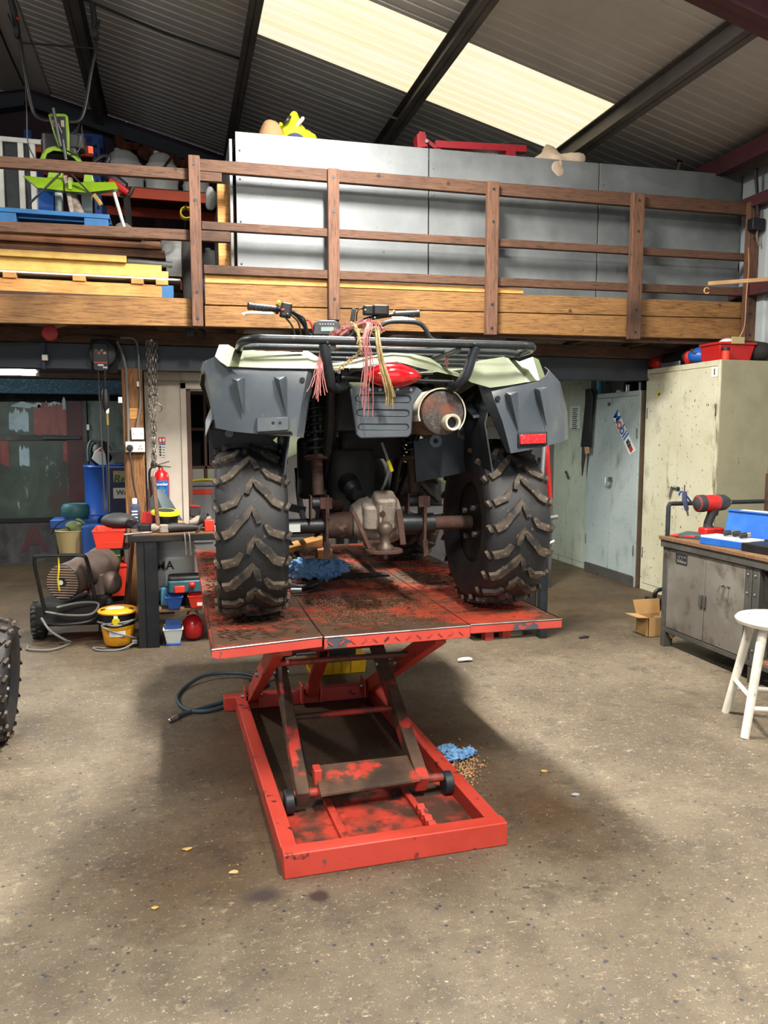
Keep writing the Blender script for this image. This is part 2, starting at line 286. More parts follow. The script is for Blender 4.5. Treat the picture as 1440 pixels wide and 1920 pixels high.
M['tank_grey'] = mat('grey_green_sheet', '#56605c', 0.6, 0.2, [('#6d7672', 3, 0.45, 0.7, (3, 1, 0.5)), ('#3a403e', 5, 0.56, 0.75)])

# ------------------------------------------------------------------ mesh helpers
def frame(d):
    d = d.normalized(); a = Vector((0, 0, 1)) if abs(d.z) < 0.95 else Vector((1, 0, 0))
    u = a.cross(d).normalized(); return u, d.cross(u)
class MB:
    def __init__(s): s.v = []; s.f = []
    def add(s, vs, fs):
        o = len(s.v); s.v += [Vector(p) for p in vs]; s.f += [tuple(i + o for i in f) for f in fs]; return s
    def box(s, c, sz, rot=None):
        h = Vector(sz) / 2; m = Euler(rot).to_matrix() if rot else None; vs = []
        for x in (-1, 1):
            for y in (-1, 1):
                for z in (-1, 1):
                    p = Vector((x * h.x, y * h.y, z * h.z)); vs.append(Vector(c) + (m @ p if m else p))
        return s.add(vs, [(0, 1, 3, 2), (4, 6, 7, 5), (0, 4, 5, 1), (2, 3, 7, 6), (0, 2, 6, 4), (1, 5, 7, 3)])
    def bb(s, x0, x1, y0, y1, z0, z1): return s.box(((x0 + x1) / 2, (y0 + y1) / 2, (z0 + z1) / 2), (abs(x1 - x0), abs(y1 - y0), abs(z1 - z0)))
    def beam(s, a, b, w, h, up=(0, 0, 1)):
        a, b = Vector(a), Vector(b); d = (b - a).normalized(); up = Vector(up)
        u = d.cross(up); u = u.normalized() if u.length > 1e-4 else Vector((1, 0, 0)); t = u.cross(d)
        vs = [p + u * (i * w / 2) + t * (j * h / 2) for p in (a, b) for i, j in ((-1, -1), (1, -1), (1, 1), (-1, 1))]
        return s.add(vs, [(3, 2, 1, 0), (4, 5, 6, 7), (0, 1, 5, 4), (1, 2, 6, 5), (2, 3, 7, 6), (3, 0, 4, 7)])
    def tube(s, pts, r, n=10, caps=True, closed=False):
        pts = [Vector(p) for p in pts]; k = len(pts); rr = r if isinstance(r, (list, tuple)) else [r] * k
        vs = []; u = None
        for i, p in enumerate(pts):
            if closed: d = pts[(i + 1) % k] - pts[i - 1]
            else: d = pts[min(i + 1, k - 1)] - pts[max(i - 1, 0)]
            d.normalize()
            if u is None: u, w = frame(d)
            else:
                u = u - d * u.dot(d)
                u = u.normalized() if u.length > 1e-5 else frame(d)[0]
                w = d.cross(u)
            for j in range(n):
                a = 2 * PI * j / n; vs.append(p + (u * math.cos(a) + w * math.sin(a)) * rr[i])
        fs = []
        for i in range(k if closed else k - 1):
            for j in range(n):
                a, b = i * n + j, i * n + (j + 1) % n; c, d2 = ((i + 1) % k) * n + (j + 1) % n, ((i + 1) % k) * n + j
                fs.append((a, b, c, d2))
        if caps and not closed: fs += [tuple(range(n - 1, -1, -1)), tuple((k - 1) * n + j for j in range(n))]
        return s.add(vs, fs)
    def cyl(s, a, b, r, r2=None, n=20): return s.tube([a, b], [r, r if r2 is None else r2], n)
    def lathe(s, prof, o=(0, 0, 0), axis=(0, 0, 1), n=28, a0=0.0, a1=2 * PI):
        o = Vector(o); ax = Vector(axis).normalized(); u, w = frame(ax); k = len(prof); full = abs(a1 - a0 - 2 * PI) < 1e-6
        m = n if full else n + 1; vs = []
        for r, h in prof:
            for j in range(m):
                a = a0 + (a1 - a0) * j / n; vs.append(o + ax * h + (u * math.cos(a) + w * math.sin(a)) * r)
        fs = []
        for i in range(k - 1):
            for j in range(n):
                q = (j + 1) % m if full else j + 1; fs.append((i * m + j, i * m + q, (i + 1) * m + q, (i + 1) * m + j))
        if full:
            if prof[0][0] > 1e-6: fs.append(tuple(range(m - 1, -1, -1)))
            if prof[-1][0] > 1e-6: fs.append(tuple((k - 1) * m + j for j in range(m)))
        return s.add(vs, fs)
    def prism(s, pts, ext):
        pts = [Vector(p) for p in pts]; e = Vector(ext); n = len(pts)
        return s.add(pts + [p + e for p in pts], [tuple(range(n - 1, -1, -1)), tuple(range(n, 2 * n))] + [(i, (i + 1) % n, n + (i + 1) % n, n + i) for i in range(n)])
    def sheet(s, rows, t=None):
        """rows of points -> grid surface; t = thickness vector for a solid sheet"""
        m = len(rows[0]); k = len(rows); vs = [Vector(p) for r in rows for p in r]
        g = lambda i, j: i * m + j
        fs = [(g(i, j), g(i, j + 1), g(i + 1, j + 1), g(i + 1, j)) for i in range(k - 1) for j in range(m - 1)]
        if t is not None:
            t = Vector(t); N = len(vs); vs += [v + t for v in vs]; fs += [tuple(N + i for i in reversed(f)) for f in fs[:]]
            bd = [g(0, j) for j in range(m)] + [g(i, m - 1) for i in range(1, k)] + [g(k - 1, j) for j in range(m - 2, -1, -1)] + [g(i, 0) for i in range(k - 2, 0, -1)]
            for i in range(len(bd)): a, b = bd[i], bd[(i + 1) % len(bd)]; fs.append((b, a, N + a, N + b))
        return s.add(vs, fs)
    def ball(s, c, r, n=16, k=10):
        r = Vector(r) if isinstance(r, (tuple, list, Vector)) else Vector((r, r, r)); c = Vector(c); vs = [c + Vector((0, 0, -r.z))]
        for i in range(1, k):
            a = PI * i / k - PI / 2
            for j in range(n): b = 2 * PI * j / n; vs.append(c + Vector((r.x * math.cos(a) * math.cos(b), r.y * math.cos(a) * math.sin(b), r.z * math.sin(a))))
        vs.append(c + Vector((0, 0, r.z))); fs = []
        for j in range(n):
            fs.append((0, 1 + (j + 1) % n, 1 + j)); e = 1 + (k - 2) * n; fs.append((e + j, e + (j + 1) % n, len(vs) - 1))
        for i in range(k - 2):
            for j in range(n): a = 1 + i * n + j; b = 1 + i * n + (j + 1) % n; fs.append((a, b, b + n, a + n))
        return s.add(vs, fs)
    def lump(s, c, r, seed=0, amp=0.3, n=18, k=12, fq=3.0):
        rr = random.Random(seed); o = len(s.v); s.ball(c, r, n, k); c = Vector(c)
        ph = [(rr.uniform(0, 6), rr.uniform(0, 6), rr.uniform(0, 6), rr.uniform(0.6, 1.6) * fq) for _ in range(4)]
        rad = max(r) if isinstance(r, (tuple, list)) else r
        for i in range(o, len(s.v)):
            d = (s.v[i] - c) / rad; f = sum(math.sin(d.x * q + a) * math.sin(d.y * q + b) * math.cos(d.z * q + e) for a, b, e, q in ph) / 2
            s.v[i] = c + (s.v[i] - c) * (1 + amp * f)
        return s
    def rbox(s, c, sz, r=0.2, n=5, rot=None):
        """rounded-corner slab: rounded rectangle in XY, extruded in Z"""
        hx, hy, hz = sz[0] / 2, sz[1] / 2, sz[2] / 2; r = min(r, hx, hy); m = Euler(rot).to_matrix() if rot else Matrix.Identity(3); pts = []
        for cx, cy, a0 in ((hx - r, hy - r, 0), (-hx + r, hy - r, PI / 2), (-hx + r, -hy + r, PI), (hx - r, -hy + r, 1.5 * PI)):
            for i in range(n + 1): a = a0 + PI / 2 * i / n; pts.append((cx + r * math.cos(a), cy + r * math.sin(a)))
        return s.prism([Vector(c) + m @ Vector((x, y, -hz)) for x, y in pts], m @ Vector((0, 0, 2 * hz)))
ORI = {}
def link(name, data): o = bpy.data.objects.new(name, data); COL.objects.link(o); return o
def mesh(name, mb, m, sharp=35):
    me = bpy.data.meshes.new(name); me.from_pydata([tuple(v) for v in mb.v], [], mb.f); me.update()
    bm = bmesh.new(); bm.from_mesh(me); bmesh.ops.recalc_face_normals(bm, faces=bm.faces); bm.to_mesh(me); bm.free()
    for p in me.polygons: p.use_smooth = True
    me.set_sharp_from_angle(angle=math.radians(sharp))
    me.materials.append(M[m] if isinstance(m, str) else m); return me
def part(parent, name, mb, m, bevel=0.0, sharp=35, label=None):
    o0 = ORI.get(parent.name if parent else None)
    if o0 is not None: mb.v = [v - o0 for v in mb.v]
    o = link(name, mesh(name, mb, m, sharp)); o.parent = parent
    if o0 is not None: ORI[o.name] = o0
    if bevel:
        b = o.modifiers.new('bevel', 'BEVEL'); b.width = bevel; b.segments = 2; b.limit_method = 'ANGLE'; b.angle_limit = math.radians(40)
    if label: o['label'] = label
    return o
def tag(o, label, cat, group=None, kind=None):
    if label: o['label'] = label
    if cat: o['category'] = cat
    if group: o['group'] = group
    if kind: o['kind'] = kind
    return o
def thing(name, label, cat, loc=(0, 0, 0), rotz=0.0, group=None, world=True):
    """an Empty at the thing's base; world=True: parts are given in world coordinates"""
    o = link(name, None); o.location = loc; o.rotation_euler = (0, 0, rotz); o.empty_display_size = 0.1
    if world and not rotz: ORI[o.name] = Vector(loc)
    return tag(o, label, cat, group)
def single(name, mb, m, label, cat, bevel=0.0, group=None, sharp=35, kind=None):
    """a thing of one mesh; origin moved to its base centre"""
    xs = [v.x for v in mb.v]; ys = [v.y for v in mb.v]; zs = [v.z for v in mb.v]
    c = Vector(((min(xs) + max(xs)) / 2, (min(ys) + max(ys)) / 2, min(zs))); mb.v = [v - c for v in mb.v]
    o = part(None, name, mb, m, bevel, sharp); o.location = c; return tag(o, label, cat, group, kind)
def struct(name, mb, m, bevel=0.0, label=None, sharp=35):
    o = part(None, name, mb, m, bevel, sharp); o['kind'] = 'structure'
    if label: o['label'] = label
    return o
def sempty(name, label=None):
    o = link(name, None); o['kind'] = 'structure'
    if label: o['label'] = label
    return o
def text(parent, s, loc, size, m, rot=(PI / 2, 0, 0), ext=0.0006, align='CENTER', bold=False, name='lettering', shear=0.0):
    cu = bpy.data.curves.new(name, 'FONT'); cu.body = s; cu.size = size; cu.extrude = ext; cu.align_x = align; cu.align_y = 'CENTER'; cu.shear = shear
    if bold: cu.offset = size * 0.018
    tmp = bpy.data.objects.new(name, cu); me = bpy.data.meshes.new_from_object(tmp); bpy.data.objects.remove(tmp); me.materials.clear()
    me.materials.append(M[m] if isinstance(m, str) else m); o = link(name, me); o.parent = parent
    o.location = Vector(loc) - (ORI.get(parent.name) or Vector((0, 0, 0))); o.rotation_euler = rot; return o
def copytree(o, parent=None):
    c = o.copy(); COL.objects.link(c); c.parent = parent
    for ch in o.children: copytree(ch, c)
    return c
def arc(c, r, a0, a1, n, ax=(1, 0, 0), ay=(0, 0, 1)):
    c, ax, ay = Vector(c), Vector(ax), Vector(ay)
    return [c + ax * (r * math.cos(a0 + (a1 - a0) * i / n)) + ay * (r * math.sin(a0 + (a1 - a0) * i / n)) for i in range(n + 1)]
def smooth(pts, n=6):
    """Catmull-Rom through the points"""
    P = [Vector(p) for p in pts]; P = [P[0] * 2 - P[1]] + P + [P[-1] * 2 - P[-2]]; out = []
    for i in range(1, len(P) - 2):
        for k in range(n):
            t = k / n; a, b, c, d = P[i - 1:i + 3]
            out.append(0.5 * ((2 * b) + (c - a) * t + (2 * a - 5 * b + 4 * c - d) * t * t + (3 * b - a - 3 * c + d) * t ** 3))
    return out + [P[-2]]

# ------------------------------------------------------------------ the shed
XW, XL, YB, YF = 4.80, -7.9, 10.0, -5.0           # right wall, left wall, gable end, front
RX, EAVE, SL = -1.55, 3.83, 0.25
def roofz(X): return EAVE + SL * (4.77 - X) if X >= RX else EAVE + SL * (4.77 - (2 * RX - X))
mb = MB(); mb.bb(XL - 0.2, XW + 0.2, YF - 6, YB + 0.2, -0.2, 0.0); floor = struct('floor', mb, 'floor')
wr = sempty('wall_right', 'pale cladding wall on the right')
for i in range(14):                                # profiled cladding sheets
    y0 = YF + i * 1.075; n = 6; rows = []
    for z in (0.0, 3.95):
        r = []
        for k in range(n):
            for dy, dx in ((0, 0), (0.13, 0), (0.14, 0.02), (0.165, 0.02)): r.append((XW + dx, y0 + k * 0.179 + dy, z))
        r.append((XW, y0 + 1.085, z))
        rows.append(r)
    part(wr, 'cladding_sheet', MB().sheet(rows, (0.006, 0, 0)), 'wall_sheet')
for z in (0.9, 2.62, 3.35): part(wr, 'sheeting_rail', MB().bb(XW - 0.10, XW - 0.01, YF, YB, z, z + 0.09), 'maroon')
struct('wall_left', MB().bb(XL - 0.1, XL, YF, YB, 0, 3.9), 'wall_sheet', label='far left wall of the shed')
gb = sempty('wall_back', 'plum coloured gable end wall')
def gable(x0, x1, z0, y0, y1):
    pts = [(x0, y0, z0), (x1, y0, z0), (x1, y0, roofz(x1))] + ([(RX, y0, roofz(RX))] if x0 < RX < x1 else []) + [(x0, y0, roofz(x0))]
    return MB().prism(pts, (0, y1 - y0, 0))
x = XL
while x < XW - 0.01:
    x2 = min(x + 1.06, XW); part(gb, 'cladding_panel', gable(x + 0.001, x2 - 0.001, 2.3, YB, YB + 0.05), 'purple_wall'); x = x2
part(gb, 'backing', gable(XL, XW, 2.2, YB + .06, YB + .1), 'purple_wall')
part(gb, 'lower_wall', MB().bb(XL, XW, YB, YB + 0.08, 0, 2.3), 'grim_steel')
for zz, m in ((4.72, 'soot'),):
    part(gb, 'sheeting_rail', MB().beam((RX, YB - 0.06, 4.74), (XW, YB - 0.06, 3.3), 0.06, 0.09), 'soot')
    part(gb, 'sheeting_rail', MB().beam((RX, YB - 0.06, 4.74), (XL, YB - 0.06, 3.3), 0.06, 0.09), 'soot')
part(gb, 'gable_rafter', MB().beam((RX, YB - 0.12, roofz(RX) - 0.19), (XW, YB - 0.12, roofz(XW) - 0.19), 0.12, 0.14), 'beam_paint')
part(gb, 'gable_rafter', MB().beam((RX, YB - 0.12, roofz(RX) - 0.19), (XL, YB - 0.12, roofz(XL) - 0.19), 0.12, 0.14), 'beam_paint')
fr = MB(); fr.bb(XL, -3.4, YF - 0.1, YF, 0, 3.9); fr.bb(3.2, XW, YF - 0.1, YF, 0, 3.9)
wf = struct('wall_front', fr, 'wall_sheet', label='front wall of the shed either side of the open doorway')
part(wf, 'header', gable(XL, XW, 3.9, YF - 0.1, YF), 'wall_sheet')
# roof: ribbed sheets one after another along the shed, translucent sheets between the purlins
ceil = sempty('ceiling', 'ribbed liner sheets of the pitched roof')
SKY0, SKY1 = 5.885, 6.945; SP = SKY1 - SKY0
def ribsheet(xa, xb, y0, y1):
    n = 9; st = (y1 - y0) / n; rows = []
    for X in (xa, xb):
        r = []
        for k in range(n):
            for dy, dz in ((0.0, 0), (0.040, 0), (0.049, 0.010), (0.066, 0.010), (0.075, 0.0)):
                r.append((X, y0 + k * st + dy * st / 0.118, roofz(X) + dz))
        r.append((X, y1 - 0.001, roofz(X))); rows.append(r)
    return MB().sheet(rows, (0, 0, 0.012))
PUR = [-0.73, 0.70, 2.12, 3.57]
ys = [SKY0 + SP * k for k in range(-10, 4)] + [YB]
for i in range(len(ys) - 1):
    y0, y1 = ys[i], ys[i + 1]
    if abs(y0 - SKY0) < 0.01 or abs(y0 - (SKY0 - 6 * SP)) < 0.01:
        part(ceil, 'roof_sheet', ribsheet(RX, 0.70, y0, y1), 'sheet'); part(ceil, 'roof_sheet', ribsheet(3.57, XW + 0.1, y0, y1), 'sheet')
        for a, b in ((0.705, 2.115), (2.125, 3.565)):
            part(ceil, 'rooflight_sheet', ribsheet(a, b, y0, y1), 'skylight', label='glowing translucent rooflight sheet')
    else: part(ceil, 'roof_sheet', ribsheet(RX, XW + 0.1, y0, y1), 'sheet')
    part(ceil, 'roof_sheet', ribsheet(XL - 0.1, RX, y0, y1), 'sheet')
def ibeam(mb, a, b, w, h, t=0.012, up=(0, 0, 1)):
    a, b = Vector(a), Vector(b); up = Vector(up).normalized()
    mb.beam(a, b, t, h, up); mb.beam(a + up * (h / 2 - t / 2), b + up * (h / 2 - t / 2), w, t, up); mb.beam(a - up * (h / 2 - t / 2), b - up * (h / 2 - t / 2), w, t, up); return mb
nr = Vector((SL, 0, 1)).normalized(); nl = Vector((-SL, 0, 1)).normalized()
for X in PUR + [4.7]:
    c = Vector((X, 0, roofz(X) - 0.004)) - nr * 0.1
    part(ceil, 'purlin', ibeam(MB(), c + Vector((0, YF, 0)), c + Vector((0, YB - 0.05, 0)), 0.10, 0.19, 0.012, nr), 'purlin')
    X2 = 2 * RX - X; c = Vector((X2, 0, roofz(X2) - 0.004)) - nl * 0.1
    part(ceil, 'purlin', ibeam(MB(), c + Vector((0, YF, 0)), c + Vector((0, YB - 0.05, 0)), 0.10, 0.19, 0.012, nl), 'purlin')
part(ceil, 'ridge_cap', MB().sheet([[(RX - 0.25, y, roofz(RX - 0.25) - 0.012), (RX, y, roofz(RX) - 0.012), (RX + 0.25, y, roofz(RX + 0.25) - 0.012)] for y in (YF, YB)], (0, 0, 0.006)), 'sheet')
for Y in (3.86, -0.8):                              # portal rafters and columns
    part(ceil, 'portal_rafter', ibeam(MB(), Vector((XW - 0.05, Y, roofz(XW) - 0.35)), Vector((RX, Y, roofz(RX) - 0.35)), 0.14, 0.26, 0.016, nr), 'maroon')
    part(ceil, 'portal_rafter', ibeam(MB(), Vector((XL + 0.05, Y, roofz(XL) - 0.35)), Vector((RX, Y, roofz(RX) - 0.35)), 0.14, 0.26, 0.016, nl), 'maroon')
for xa, xb in zip(PUR[:-1], PUR[1:]):               # anti-sag rods between purlins
    za, zb = roofz(xa) - 0.13, roofz(xb) - 0.13
    pts = [(xa + (xb - xa) * t, 7.16 + (0.05 if t in (0, 1) else 0), za + (zb - za) * t - 0.05 * math.sin(PI * t)) for t in (0, .25, .5, .75, 1)]
    part(ceil, 'sag_rod', MB().tube(pts, 0.011, 6), 'galv2' if xa > 0 else 'black_metal')
part(ceil, 'wall_plate', MB().bb(4.52, 4.68, YF, YB, 3.66, 3.80), 'maroon')
part(ceil, 'insulation_strip', MB().lump((0.4, 9.86, 4.62), (0.16, 0.05, 0.08), 1, 0.4), 'insul')
for k in range(26):
    X = -0.55 + k * 0.06 + R.uniform(-.02, .02); part(ceil, 'insulation_tuft', MB().lump((X, 9.82, roofz(X) - 0.31 - R.uniform(0, .05)), (0.055, 0.05, 0.05 + R.uniform(0, .05)), k, 0.4, 10, 7), 'insul')

# hung batten lamps
for i, (x, y, z, w) in enumerate(LAMPS):
    where = ('above the quad bike', 'above the photographer', 'by the right wall over the stool', 'left of the lift, added for light', 'over the left floor near the timber, added for light')[i]
    t = thing('batten_lamp', 'long white batten lamp hung from the roof ' + where, 'lamp', (x, y, z), group='batten lamps under the roof')
    part(t, 'housing', MB().bb(x - 0.09, x + 0.09, y - 0.6, y + 0.6, z - 0.02, z + 0.05), 'white_paint', 0.008)
    part(t, 'diffuser', MB().bb(x - 0.075, x + 0.075, y - 0.58, y + 0.58, z - 0.055, z - 0.02), 'batten_glow', 0.01)
    for s in (-0.45, 0.45): part(t, 'suspension_wire', MB().cyl((x, y + s, z + 0.05), (x, y + s, roofz(x)), 0.004, n=6), 'steel')
# ------------------------------------------------------------------ mezzanine
YM = 5.7; ZB = 2.20
mz = sempty('floor_mezzanine', 'timber mezzanine deck'); mz['kind'] = 'structure'
for k in range(24):
    y0 = YM + 0.05 + k * 0.177
    if y0 + 0.17 > YB: break
    part(mz, 'floor_board', MB().bb(XL + 4.0, XW - 0.02, y0, y0 + 0.17, 2.385, 2.41), 'wood_dark')
for k in range(15):
    X = -3.6 + k * 0.58; part(mz, 'joist', MB().bb(X, X + 0.06, YM + 0.06, YB - 0.02, 2.24, 2.385), 'wood_y')
def yline(px0, y0, px1, y1, px): return y0 + (y1 - y0) * (px - px0) / (px1 - px0)
def rail(px0, ya0, yb0, px1, ya1, yb1, Y, m, par, name, t=0.05, bev=0.004, ext=0.0):
    a, b, c, d = aty(px0, ya0, Y), aty(px0, yb0, Y), aty(px1, yb1, Y), aty(px1, ya1, Y)
    x0, x1 = (a.x + b.x) / 2 - ext, (c.x + d.x) / 2; e = (a.z - d.z) / (x1 - x0 - ext) * ext if ext else 0
    return part(par, name, MB().prism([(x0, Y, a.z + e), (x0, Y, b.z + e), (x1, Y, c.z), (x1, Y, d.z)], (0, t, 0)), m, bev)
# fascia boards of the right part, left part
rail(384, 531, 571, 1398, 567, 597, YM + 0.02, 'wood_board', mz, 'fascia_board')
rail(384, 573, 612, 1398, 598, 637, YM + 0.022, 'wood_board', mz, 'fascia_board')
rail(384, 514, 530, 982, 541, 551, YM + 0.03, 'pine', mz, 'edge_board')
rail(0, 551, 604, 360, 560, 612, YM + 0.02, 'wood_board', mz, 'fascia_board', ext=2.4)
part(mz, 'trimmer_joist', MB().bb(XL + 4, XW, YM + 0.08, YM + 0.13, 2.22, 2.385), 'wood_dark')
rl = thing('mezzanine_railing', 'brown timber guard railing along the front edge of the mezzanine', 'railing', (2.4, YM, 2.2))
for (xt0, xt1, yt, xb0, xb1, yb) in ((351, 372, 290, 362, 384, 612), (614, 635, 315, 618, 639, 600), (915, 936, 339, 912, 934, 628), (1186, 1209, 361, 1182, 1203, 636), (1406, 1424, 378, 1396, 1420, 640)):
    a, b, c, d = aty(xt0, yt, YM - 0.05), aty(xt1, yt, YM - 0.05), aty(xb1, yb, YM - 0.05), aty(xb0, yb, YM - 0.05)
    xm, w = (a.x + b.x + c.x + d.x) / 4, (b.x - a.x + c.x - d.x) / 4
    p = part(rl, 'post', MB().bb(xm - w, xm + w, YM - 0.05, YM + 0.0, (c.z + d.z) / 2, (a.z + b.z) / 2), 'wood_z', 0.005)
    for zz in (0.06, 0.30, 0.92, 1.10):
        part(p, 'bolt', MB().cyl((xm, YM - 0.053, (a.z + b.z) / 2 - zz), (xm, YM - 0.045, (a.z + b.z) / 2 - zz), 0.011, n=10), 'dark_steel')
for g in ((372, 297, 320, 1408, 379, 404), (378, 414, 430, 1404, 475, 489), (382, 496, 513, 1400, 540, 555)):
    rail(*g, YM, 'wood_dark', rl, 'rail', 0.045)
for g in ((0, 292, 311, 416, 320, 341), (0, 414, 432, 432, 434, 454)): rail(*g, YM + 0.005, 'wood_dark', rl, 'rail', 0.045, ext=2.4)
# galvanised sheet wall behind the railing
gw = thing('galvanised_screen', 'grey galvanised sheet screen standing behind the railing', 'screen', (2.6, 5.88, 2.41))
for i, (p0, p1, t0, t1, m) in enumerate(((440, 804, 246, 278, 'galv'), (805, 1124, 278, 306, 'galv2'), (1125, 1408, 306, 331, 'galv2'))):
    a, b = aty(p0, t0, 5.88), aty(p1, t1, 5.88); x0, x1 = a.x + 0.003, min(b.x - 0.003, 4.785)
    part(gw, 'sheet_panel', MB().prism([(x0, 5.88, 2.41), (x1, 5.88, 2.41), (x1, 5.88, b.z), (x0, 5.88, a.z)], (0, 0.02, 0)), m, 0.002)
    for z in (2.7, 3.0, 3.3, 3.5): part(gw, 'rivet', MB().ball((x0 + 0.03, 5.878, z), 0.008, 8, 5), 'galv2')
part(gw, 'return_panel', MB().bb(0.42, 0.44, 5.9, 8.2, 2.41, 3.58), 'galv2'); part(gw, 'top_sheet', MB().bb(0.46, 4.7, 5.9, 8.2, 3.57, 3.585), 'galv2')
part(gw, 'end_stud', MB().bb(*(lambda a, b: (a.x, b.x))(aty(407, 345, 6.0), aty(440, 345, 6.0)), 6.0, 6.07, 2.41, aty(420, 345, 6.0).z), 'pine', 0.004)

# ------------------------------------------------------------------ scissor lift
DZ = 0.75
lift = thing('scissor_lift', 'red scissor lift table with worn chequer plate deck carrying the quad bike', 'lift table', (0.68, 3.2, 0.0))
def lp(x, y, z): return atz(x, y, z)
FL, FRr, BL, BR = Vector((0.30, 2.385, 0)), Vector((1.095, 2.395, 0)), Vector((0.262, 4.03, 0)), Vector((1.04, 4.05, 0))
def railb(a, b, w, h, m='red', z=None, name='base_rail'): z = h / 2 if z is None else z; return part(lift, name, MB().beam(Vector((a.x, a.y, z)), Vector((b.x, b.y, z)), w, h), m, 0.004)
up = Vector((0, 0, 1))
railb(FL + Vector((0, .03, 0)), FRr + Vector((0, .03, 0)), 0.06, 0.085)
railb(FL + Vector((0.028, .06, 0)), BL + Vector((0.028, -.03, 0)), 0.056, 0.075)
railb(FRr + Vector((-0.028, .06, 0)), BR + Vector((-0.028, -.03, 0)), 0.056, 0.075)
railb(BL + Vector((-0.06, 0, 0)), BR, 0.06, 0.075)
part(lift, 'base_plate', MB().bb(0.36, 1.04, 2.44, 2.80, 0.004, 0.012), 'red_dirty')
part(lift, 'base_plate', MB().bb(0.36, 1.04, 2.80, 3.0, 0.003, 0.008), 'arm_dirty')
part(lift, 'stop_bar', MB().beam((0.545, 2.45, 0.02), (0.53, 2.85, 0.02), 0.03, 0.02), 'red_dirty', 0.003)
part(lift, 'stop_bar', MB().beam((0.86, 2.47, 0.02), (0.85, 2.9, 0.02), 0.025, 0.02), 'red', 0.003)
for k in range(4): part(lift, 'ratchet_tooth', MB().box((0.858, 2.53 + k * 0.045, 0.035), (0.03, 0.028, 0.03), (0.4, 0, 0)), 'red', 0.003)
YA, ZA, YT, ZT = 2.80, 0.085, 3.95, 0.665
XA = (0.425, 0.90)                                  # dirt-caked outer arms
for x in XA: part(lift, 'scissor_arm', MB().beam((x, YA - 0.03, ZA - 0.01), (x, YT, ZT), 0.05, 0.075), 'arm_dirty', 0.005)
XI = (0.345, 0.985)                                 # red arms
for x in XI: part(lift, 'scissor_arm', MB().beam((x, 3.97, 0.085), (x, 2.82, ZT), 0.045, 0.075), 'red', 0.005)
part(lift, 'roller_shaft', MB().cyl((0.362, YA, ZA), (1.03, YA, ZA), 0.017, n=14), 'red_dirty')
for x in (0.376, 1.012): part(lift, 'roller', MB().cyl((x - 0.018, YA, 0.06), (x + 0.018, YA, 0.06), 0.045, n=18), 'dark_steel', 0.004)
part(lift, 'crank_plate', MB().prism([(0.485, 2.72, 0.10), (0.885, 2.75, 0.10), (0.875, 2.90, 0.135), (0.49, 2.90, 0.135)], (0, 0, 0.012)), 'arm_dirty', 0.002)
part(lift, 'pivot_lug', MB().bb(0.475, 0.505, 2.80, 2.86, 0.11, 0.17), 'red', 0.004)
for t, r, m in ((0.30, 0.013, 'red_dirty'), (0.62, 0.016, 'red_dirty')):
    y, z = YA + (YT - YA) * t, ZA + (ZT - ZA) * t
    part(lift, 'cross_bar', MB().cyl((XA[0], y, z), (XA[1], y, z), r, n=12), m)
part(lift, 'cross_bar', MB().cyl((XI[0], 3.2, 0.48), (XI[1], 3.2, 0.48), 0.013, n=12), 'red_dirty')
for x in XI + XA: part(lift, 'pivot_bolt', MB().cyl((x - 0.035, 3.385, 0.385), (x + 0.035, 3.385, 0.385), 0.016, n=10), 'steel')
for x in XI:
    for s in (-0.036, 0.036): part(lift, 'hinge_lug', MB().bb(x + s - 0.005, x + s + 0.005, 3.93, 4.03, 0.03, 0.13), 'red', 0.003)
    part(lift, 'hinge_bolt', MB().cyl((x - 0.055, 3.98, 0.085), (x + 0.055, 3.98, 0.085), 0.011, n=10), 'steel')
ram = part(lift, 'hydraulic_ram', MB().cyl((0.66, 3.99, 0.07), (0.66, 3.62, 0.38), 0.034, n=18), 'red')
part(ram, 'piston_rod', MB().cyl((0.66, 3.62, 0.38), (0.655, 3.28, 0.68), 0.022, n=14), 'black_metal')
for s in (-.05, .05): part(lift, 'hinge_lug', MB().bb(0.66 + s - .006, 0.66 + s + .006, 3.95, 4.04, 0.02, 0.12), 'red', 0.003)
part(lift, 'release_cable', MB().tube(smooth([(0.43, 3.6, 0.5), (0.46, 3.2, 0.25), (0.47, 2.95, 0.12), (0.485, 2.83, 0.13)], 5), 0.0035, 6), 'hose_black')
for x in (0.385, 0.945):
    part(lift, 'deck_runner', MB().bb(x - 0.02, x + 0.02, 2.66, 4.6, 0.69, 0.725), 'red_dirty', 0.003)
# deck: centre plate and two side extensions, each with a folded lip
def deckpanel(x0, x1, y0a, y0b, y1, lip, name='deck_plate', zl=0.0):
    p = part(lift, name, MB().prism([(x0, y0a, DZ - 0.006 - zl), (x1, y0b, DZ - 0.006), (x1, y1, DZ - 0.006), (x0, y1, DZ - 0.006)], (0, 0, 0.006)), 'deck')
    part(p, 'front_lip', MB().prism([(x0, y0a, DZ - zl), (x1, y0b, DZ), (x1, y0b, DZ - lip), (x0, y0a, DZ - lip - zl)], (0, 0.006, 0)), 'red_chip', 0.001)
    part(p, 'bare_edge', MB().tube([(x0, y0a, DZ - zl - .001), (x1, y0b, DZ - .001)], .0028, 6), 'steel')
    return p
pL = deckpanel(0.092, 0.470, 2.535, 2.585, 4.80, 0.036, zl=0.004); pC = deckpanel(0.476, 1.026, 2.578, 2.60, 4.80, 0.044); pR = deckpanel(1.031, 1.402, 2.612, 2.607, 4.80, 0.034)
part(pL, 'side_lip', MB().bb(0.092, 0.098, 2.54, 4.80, DZ - 0.034, DZ), 'red_dirty'); part(pR, 'side_lip', MB().bb(1.396, 1.402, 2.61, 4.80, DZ - 0.034, DZ), 'red')
